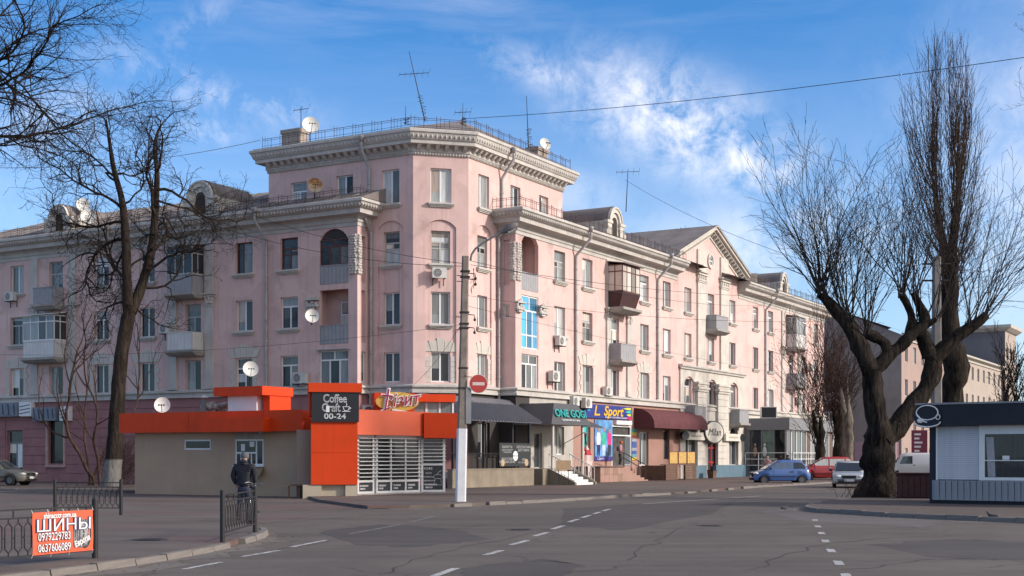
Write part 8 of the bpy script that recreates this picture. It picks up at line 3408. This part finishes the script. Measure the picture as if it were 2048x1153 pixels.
# pollarded poplars on the island
Y5 = 52.3
W5 = Wood(14)
q5 = lambda x, y, dy=0.0: P(x, y, Y5 + dy)
W5.rough_limb([q5(1752, 1001), q5(1752, 985), q5(1757, 945), q5(1758, 900), q5(1757, 870), q5(1752, 830), q5(1748, 780), q5(1745, 740)], [0.98, 0.74, 0.60, 0.57, 0.54, 0.40, 0.40, 0.37], 16, 0.10)
W5.rough_limb([q5(1745, 752), q5(1725, 700), q5(1702, 662), q5(1675, 625), q5(1650, 600), q5(1640, 590)], [0.36, 0.33, 0.29, 0.23, 0.18, 0.15], 10, 0.10)
W5.rough_limb([q5(1748, 742), q5(1775, 712), q5(1800, 694), q5(1818, 676), q5(1845, 655), q5(1872, 640)], [0.33, 0.26, 0.24, 0.21, 0.16, 0.11], 10, 0.10)
W5.rough_limb([q5(1776, 716), q5(1772, 688), q5(1755, 675), q5(1733, 668)], [0.22, 0.22, 0.23, 0.20], 10, 0.12)
W5.rough_limb([q5(1818, 678, .2), q5(1824, 640, .3), q5(1814, 610, .3), q5(1803, 588, .3)], [0.24, 0.17, 0.14, 0.13], 8, 0.06)
W5.rough_limb([q5(1830, 668, .2), q5(1850, 640, .3), q5(1838, 610, .4), q5(1827, 585, .4)], [0.24, 0.22, 0.17, 0.13], 8, 0.06)
W5.rough_limb([q5(1765, 885), q5(1790, 858, .2), q5(1822, 818, .3), q5(1856, 770, .4), q5(1868, 730, .4), q5(1862, 700, .4)], [0.48, 0.40, 0.36, 0.35, 0.35, 0.33], 12, 0.10)
W5.rough_limb([q5(1862, 712, .4), q5(1848, 680, .4), q5(1838, 655, .4)], [0.38, 0.26, 0.18], 10, 0.06)
W5.rough_limb([q5(1866, 718, .4), q5(1895, 690, .3), q5(1930, 662, .2), q5(1955, 645, .1), q5(1972, 631, .1)], [0.36, 0.28, 0.22, 0.20, 0.18], 10, 0.05)
prm5 = dict(step=(0.45, 0.35, 0.3), wig=0.085, trop=0.02, max=2, kids=(0.9, 0.7), ang=(18, 50), ratio=0.38, rmin=0.0062, bare=0.2, thick=0.07)
heads = [((1640, 590), 0, 24, (-.85, .5)), ((1655, 605), 0, 12, (-.6, .5)), ((1690, 640), 0, 14, (-.5, .4)), ((1733, 666), 0, 18, (-.6, .5)), ((1803, 590), .3, 16, (-.6, .5)), ((1827, 588), .4, 14, (-.4, .7)), ((1872, 640), 0, 10, (-.1, .9)), ((1972, 631), .1, 11, (0.1, 1.0)), ((1945, 652), .1, 12, (-.1, .9)), ((1838, 655), .4, 8, (-.5, .4)), ((1710, 650), 0, 10, (-.7, .3)), ((1900, 690), .3, 8, (.2, 1.1))]
for (xy, dy, n, (lo, hi)) in heads:
    for k in range(n):
        p0 = q5(xy[0] + W5.r.uniform(-8, 8), xy[1] + W5.r.uniform(-4, 8), dy + W5.r.uniform(-.2, .2))
        d = Vector((W5.r.uniform(lo, hi), W5.r.uniform(-.55, .55), 1.0))
        W5.grow(p0, d, W5.r.uniform(2.6, 6.6) * (1.0 - 0.18 * abs(d.x)), W5.r.uniform(0.014, 0.034), 0, prm5)
W5.finish('pollarded_poplar', 'very thick dark pollarded tree with double trunk and fans of straight shoots', Vector((q5(1752, 1000).x, Y5, 0.12)), BARKD, M('grey_twigs', (0.048, 0.040, 0.036), 0.95, 0.2, 2.0, spec=0.1), 'bare street trees')
# tufts at its foot
W5b = Wood(3)
for k in range(60):
    p0 = Vector((q5(1752, 998).x + W5b.r.uniform(-1.7, 1.9), Y5 - 1.0 + W5b.r.uniform(-.4, .6), 0.12))
    W5b.grow(p0, (W5b.r.uniform(-.6, .6), W5b.r.uniform(-.5, .5), 1), W5b.r.uniform(.3, .8), 0.012, 0, dict(prm3, max=1))
W5b.finish('root_shoots', 'dry twigs and weeds round the foot of the thick pollarded tree', Vector((q5(1752, 998).x, Y5 - 1.0, 0.12)), TWIGR, TWIGR, None, 'shrub')

# upright Lombardy poplar behind the kiosk
Y6 = 60.0
W6 = Wood(77)
q6 = lambda x, y, dy=0.0: P(x, y, Y6 + dy)
W6.rough_limb([q6(1902, 985), q6(1903, 850), q6(1906, 790), q6(1912, 735), q6(1902, 690), q6(1898, 620), q6(1900, 560), q6(1898, 510)], [0.62, 0.50, 0.50, 0.58, 0.48, 0.42, 0.38, 0.33], 12, 0.09)
W6.rough_limb([q6(1896, 530), q6(1884, 480), q6(1874, 420), q6(1866, 360)], [0.22, 0.17, 0.12, 0.08], 9, 0.05)
W6.rough_limb([q6(1902, 530), q6(1908, 470), q6(1914, 410), q6(1918, 355)], [0.24, 0.20, 0.16, 0.12], 9, 0.05)
prm6 = dict(step=(0.55, 0.45, 0.4), wig=0.045, trop=0.09, max=2, kids=(0.6, 0.5), ang=(14, 36), ratio=0.28, rmin=0.006, bare=0.10, thick=0.08)
env = [(560, 1872, 1928), (480, 1832, 1958), (380, 1794, 1976), (280, 1788, 1974), (190, 1800, 1962), (120, 1822, 1946), (62, 1872, 1922)]
for k in range(190):
    yt = 62 + 400 * W6.r.random() ** 1.35
    for (y1, l1, r1), (y0, l0, r0) in zip(env, env[1:]):
        if y0 <= yt <= y1:
            g = (yt - y0) / (y1 - y0)
            xl, xr = l0 + (l1 - l0) * g, r0 + (r1 - r0) * g
    xt = xl + (xr - xl) * W6.r.random()
    dyt = W6.r.uniform(-1, 1) * (xr - xl) / 2 / FPX * Y6
    yb_ = min(560, yt + W6.r.uniform(120, 340))
    yb_ = max(yb_, 352)
    left = xt < 1886
    g = max(0.0, min(1.0, (525 - yb_) / 165))
    p0 = q6(1896 - 30 * g, yb_) if left else q6(1902 + 16 * g, yb_)
    p3 = q6(xt, yt, dyt)
    p1 = p0.lerp(p3, 0.22) + Vector((p3.x - p0.x, p3.y - p0.y, 0)) * 0.30
    p2 = p0.lerp(p3, 0.62) + Vector((p3.x - p0.x, p3.y - p0.y, 0)) * 0.26
    pts = []
    n = 12
    for i in range(n + 1):
        f = i / n
        q = p0 * (1 - f) ** 3 + p1 * 3 * f * (1 - f) ** 2 + p2 * 3 * f * f * (1 - f) + p3 * f ** 3
        pts.append(q + Vector((W6.r.gauss(0, .03), W6.r.gauss(0, .03), 0)))
    r0_ = W6.r.uniform(0.012, 0.030)
    W6.c.tube(pts, [max(0.006, r0_ * (1 - 0.8 * i / n)) for i in range(n + 1)], 4, caps=False)
    for i in range(3, n):
        if W6.r.random() < 0.8:
            W6.grow(pts[i], (pts[i + 1] - pts[i]).normalized() + Vector((W6.r.gauss(0, .35), W6.r.gauss(0, .35), 0)), W6.r.uniform(0.5, 1.5), 0.009, 1, prm6)
for k in range(70):
    yy = W6.r.uniform(400, 660)
    p0 = q6(1899 + W6.r.uniform(-12, 12), yy, W6.r.uniform(-.3, .3))
    sx = W6.r.choice((-1, 1))
    W6.grow(p0, Vector((sx * W6.r.uniform(.2, .5), W6.r.uniform(-.4, .4), 1)), W6.r.uniform(1.2, 3.4), 0.015, 0, prm6)
W6.finish('lombardy_poplar', 'tall narrow bare poplar with twin stems rising behind the island kiosk', Vector((q6(1902, 985).x, Y6, 0.12)), BARKD, M('poplar_twigs', (0.062, 0.044, 0.036), 0.95, 0.2, 2.0, spec=0.1), 'bare street trees')

# small pollards along the far pavement
for i, (x, yb, yt, Yp, n, lab) in enumerate([(1678, 950, 815, 96, 60, 'dark small pollard with dense brush of twigs before the far pink wing'), (1695, 948, 790, 93, 26, 'pale stubby pollard trunk right of the red crossover'), (1640, 950, 835, 100, 40, 'bushy leafless street tree at the end of the grey pavilion')]):
    w = Wood(40 + i)
    g = lambda xx, yy: P(xx, yy, Yp)
    w.rough_limb([g(x, yb + 12), g(x, (yb * 2 + yt) / 3), g(x + 2, (yb + 2 * yt) / 3), g(x + 1, yt)], [0.46, 0.36, 0.30, 0.10], 9, 0.16, 5)
    w.rough_limb([g(x, (yb + yt) / 2), g(x - 10, yt + 10), g(x - 14, yt - 15)], [0.24, 0.17, 0.06], 8, 0.12)
    pr = dict(step=(0.5, 0.4, 0.3), wig=0.09, trop=0.05, max=2, kids=(0.8, 0.6), ang=(18, 45), ratio=0.36, rmin=0.012, bare=0.12, thick=0.08)
    for k in range(n):
        yy = w.r.uniform(yt - 10, yt + 70) if n > 30 else yt + w.r.uniform(-6, 30)
        w.grow(g(x + w.r.uniform(-14, 6), yy), (w.r.uniform(-.55, .45), w.r.uniform(-.5, .5), 1), w.r.uniform(2.5, 8.0) if n > 30 else w.r.uniform(1.2, 4.5), 0.024, 0, pr)
    w.finish('small_pollard', lab, Vector((g(x, yb).x, Yp, 0.1)), BARKP if i == 1 else BARKD, TWIGR, 'bare street trees')
# twigs at the right edge and a far tree beyond
W7 = Wood(91)
Y7 = 48
W7.rough_limb([Vector((P(2330, 915, Y7).x, Y7, 0.1)), P(2320, 700, Y7), P(2290, 450, Y7), P(2240, 250, Y7), P(2200, 80, Y7), P(2185, 0, Y7)], [0.4, 0.33, 0.24, 0.14, 0.07, 0.02], 9, 0.04)
for (a, b, L, r_) in [((2260, 330), (2030, 200), 4.6, .08), ((2250, 290), (2010, 150), 4.6, .08), ((2230, 220), (2040, 110), 3.8, .07), ((2280, 400), (2040, 290), 4.6, .07), ((2290, 460), (2060, 420), 4.2, .05), ((2270, 380), (2420, 200), 4.2, .08), ((2220, 180), (2330, 20), 3.6, .07), ((2205, 100), (2120, -40), 3.0, .06), ((2300, 520), (2450, 380), 4.0, .07)]:
    p0 = P(a[0], a[1], Y7)
    W7.grow(p0, P(b[0], b[1], Y7 + W7.r.uniform(-1, 1)) - p0, L, r_ * 0.5, 0, prm4)
W7.finish('edge_tree', 'fine bare branches hanging in at the right edge of the sky', Vector((P(2330, 915, Y7).x, Y7, 0.1)), BARKD, TWIGD, 'bare street trees')
W8 = Wood(17)
Y8 = 150
for x in (2030, 2060, 2012):
    W8.rough_limb([P(x, 945, Y8), P(x, 860, Y8), P(x + 2, 790, Y8)], [0.4, 0.3, 0.2], 8, .05)
    for k in range(46):
        W8.grow(P(x + W8.r.uniform(-4, 4), W8.r.uniform(740, 880), Y8), (W8.r.uniform(-.8, .8), W8.r.uniform(-.5, .5), 1), W8.r.uniform(2, 6), 0.05, 0, dict(prm6, rmin=0.025, wig=.1))
W8.finish('far_tree', 'distant grey bare trees beside the last houses at the right edge', P(2030, 945, Y8), BARKD, TWIGD, 'bare street trees')

# ------------------------------------------------------------------ houses further down the street
PINK2 = M('far_pink_plaster', (0.36, 0.265, 0.23), 0.92, 0.08, 0.4, streaks=0.2)
GREYG = M('grey_gable_plaster', (0.25, 0.225, 0.21), 0.95, 0.18, 0.35, 0.3, streaks=0.35)


def far_house(name, label, px, Y, L, Wd, hz, zr, nfl, ncol, front, side, first=2.0, base=0.0):
    k = (px - CXP) / FPX
    F = Frame((k * Y, Y), 60.26)
    o = thing(name, label, 'building', F.m(), 'houses down the street')
    fl = hz / nfl
    ops = []
    for f in range(nfl):
        for c in range(ncol):
            s = first + (L - 2 * first) * c / max(1, ncol - 1)
            ops.append((s - .65, s + .65, f * fl + 0.9, f * fl + 0.9 + 1.7))
    mb = MB()
    wall(mb, 0, L, 0, hz, ops, 0.22)
    mb.build('wall', front, o, F.m())
    for (a, b, c, d) in ops:
        q = window_meshes(1.3, 1.7, 'two')
        w_ = inst('window', q[0], PVC, o, F.m(a, -0.15, c))
        for (x, z, pm) in q[1]:
            inst('pane', pm, G_DARK if (int(a * 7 + c) % 2) else G_MID, w_, F.m(a, -0.15, c) @ at(x, .03, z))
    mb = MB()
    mb.box(0, 0.02, 0.002, Wd, 0, hz)
    mb.face([(0, 0, hz), (0, Wd / 2, zr), (0, Wd, hz)][::-1])
    mb.build('gable', side, o, F.m())
    mb = MB()
    sweep(mb, [F.pt(0), F.pt(L)], [(0, hz - .5), (0.15, hz - .5), (0.2, hz - .15), (0.7, hz - .05), (0.75, hz + .15), (0, hz + .2)])
    mb.build('cornice', STONE, o)
    mb = MB()
    mb.face([(-.3, -.7, hz + .1), (L, -.7, hz + .1), (L, Wd / 2, zr), (-.3, Wd / 2, zr)])
    mb.face([(L, Wd + .7, hz + .1), (-.3, Wd + .7, hz + .1), (-.3, Wd / 2, zr), (L, Wd / 2, zr)])
    mb.build('roof', ROOF, o, F.m())
    return o, F


h2, F2 = far_house('neighbour_house', 'grey gable-ended house with pink street front behind the thick tree', 1803, 138, 26, 15, 14.2, 17.4, 4, 7, PINK2, GREYG)
FS = Frame(F2.pt(0, -15)[:2], -29.74)
mb = MB()
bs = 15 - 8.2
for fl_ in (0, 1):
    z = 3.6 + 3.5 * fl_
    mb = MB()
    mb.box(bs, bs + 3.0, -1.1, 0, z, z + 0.2)
    bo = mb.build('balcony', CONCRETE, h2, FS.m())
    q = MB()
    corrugated(q, bs, bs + 3.0, -1.08, z + .2, z + 1.2)
    q.build('front_panel', WHITEB if fl_ else BALC, bo, FS.m())
    q = MB()
    for x in (bs, bs + .97, bs + 1.95, bs + 2.92):
        q.box(x, x + .08, -1.1, -1.02, z + 1.2, z + 2.75)
    for zz in (z + 1.2, z + 2.7):
        q.box(bs, bs + 3.0, -1.09, -1.03, zz, zz + .08)
    q.build('glazing_frame', WHITE, bo, FS.m())
    q = MB()
    q.box(bs + .05, bs + 2.95, -1.05, -1.04, z + 1.28, z + 2.7)
    q.build('pane', G_MID, bo, FS.m())
mb = MB()
mb.hull8([(bs - .1, -1.3, 9.8), (bs + 3.1, -1.3, 9.8), (bs + 3.1, 0, 10.4), (bs - .1, 0, 10.4)], [(bs - .1, -1.3, 9.9), (bs + 3.1, -1.3, 9.9), (bs + 3.1, 0, 10.5), (bs - .1, 0, 10.5)])
mb.build('balcony_roof', ZINC, h2, FS.m())
mb = MB()
mb.box(15 - 4.5, 15 - .3, -1.2, 0, 0, 3.2)
mb.build('shop_annex', M('mauve_shop_front', (0.34, 0.22, 0.25), 0.8, .1), h2, FS.m())
shp = thing('crimson_shop_sign', 'crimson vertical shop sign with white marks beyond the white van', 'shop sign', FS.m(13, 1.25, 1.5))
mb = MB()
mb.box(15 + 1.0, 15 + 2.6, -0.02, 0.0, 2.0, 4.4)
mb.build('panel', M('crimson_panel', (0.20, 0.04, 0.06), 0.5, .15), shp, FS.m())
for k in range(5):
    mb = MB()
    mb.box(15 + 1.3, 15 + 1.8 + .15 * (k % 3), -0.03, -0.021, 2.2 + k * .42, 2.4 + k * .42)
    mb.build('printed_mark', WHITE, shp, FS.m())
h3, F3 = far_house('corner_house', 'cream house with long cornice further down the street right of the poplar', 1915, 168, 34, 14, 14.4, 17.2, 4, 9, M('far_cream_plaster', (0.40, 0.335, 0.285), 0.92, .08, .4, streaks=.2), GREYG)
# its taller corner tower
tk = F3.s(2003)
th = thing('far_tower', 'slate-sided corner tower with pale lit face at the end of the street', 'building', F3.m(tk, 0, 0), 'houses down the street')
zt_ = F3.z(2003, 655)
mb = MB()
wall(mb, tk, tk + 9, 0, zt_, [(tk + 1.5 + 2.6 * c, tk + 2.8 + 2.6 * c, zt_ - 4.6, zt_ - 2.8) for c in range(3)], .2, y=-0.5)
mb.build('wall', MATS['far_cream_plaster'], th, F3.m())
mb = MB()
mb.box(tk - .02, tk, -0.5, 12, 0, zt_)
mb.build('side_wall', M('slate_side', (0.15, 0.145, 0.155), .9, .1, .4), th, F3.m())
mb = MB()
sweep(mb, [F3.pt(tk, -12), F3.pt(tk, .5), F3.pt(tk + 9, .5)], [(0, zt_ - .6), (.3, zt_ - .5), (.9, zt_ - .1), (1.0, zt_ + .3), (0, zt_ + .4)])
mb.build('cornice', STONE, th)
for c in range(3):
    mb = MB()
    mb.box(tk + 1.5 + 2.6 * c, tk + 2.8 + 2.6 * c, -0.35, -0.33, zt_ - 4.6, zt_ - 2.8)
    mb.build('pane', G_DARK, th, F3.m())
# grey pole between the island trees
pg = P(1873, 980, 57)
pg.z = 0.12
lp2 = thing('power_pole', 'plain grey concrete pole between the two island trees', 'pole', Matrix.Translation(pg))
mb = MB()
hp = P(1873, 520, 57).z
taper(mb, 0, hp, 0.22, 0.15, hp)
mb.build('shaft', M('grey_pole', (0.20, 0.19, 0.185), .95, .2, 2, .3), lp2, Matrix.Translation(pg))
mb = MB()
for z in (hp - .3, hp - 1.0):
    mb.tube([(-.6, 0, z), (.6, 0, z)], .04, 6)
mb.build('cross_arm', IRON, lp2, Matrix.Translation(pg))

# ------------------------------------------------------------------ overhead cables
def cable(label, a, b, sag, r=0.013, n=24):
    a, b = Vector(a), Vector(b)
    pts = [a.lerp(b, k / n) - Vector((0, 0, sag * 4 * (k / n) * (1 - k / n))) for k in range(n + 1)]
    mb = MB()
    mb.tube(pts, r * 0.75, 4)
    o = mb.build('overhead_cable', IRON)
    return tag(o, label, 'cable', 'overhead cables')


py_ = pb.y
pt0 = P(932, 528, py_)
cable('long cable from the tower antenna across the sky to the upper right', P(925, 238, 76), P(2203, 92, 48), 0.35, 0.022)
cable('cable from the tower roof corner through the left tree', P(520, 281, 76), P(-60, 335, 66), 0.5, 0.018)
cable('cable running from the upper left across the left facade to the pole top', pt0, P(-40, 150, 46), 1.2)
cable('second cable from the left tree to the pole top', P(932, 533, py_), P(-30, 245, 46), 1.2)
cable('cable from the pole top along the right facade to the pediment', P(941, 522, py_), P(1540, 610, 118), 0.6)
cable('second cable from the pole top crossing the brown balcony', P(941, 530, py_), P(1660, 590, 100), 0.5)
cable('low cable from the pole across the left facade', P(923, 650, py_), P(-60, 708, 58), 0.4, 0.009)
cable('low cable from the pole across the right facade', P(925, 610, py_), P(1660, 760, 112), 0.3, 0.009)
cable('slack cable from the pole down to the kiosk roof', P(925, 645, py_), P(775, 800, 58), 0.5, 0.009)
cable('thin cable from the dark right tree to the pole middle', P(925, 590, py_), P(1720, 640, 60), 0.4, 0.009)
cable('thin cable over the far roof to the right trees', P(1250, 360, 94), P(1860, 590, 57), 0.8, 0.014)
SC.render.film_transparent = False
SC.cycles.use_denoising = True
SC.cycles.max_bounces = 6
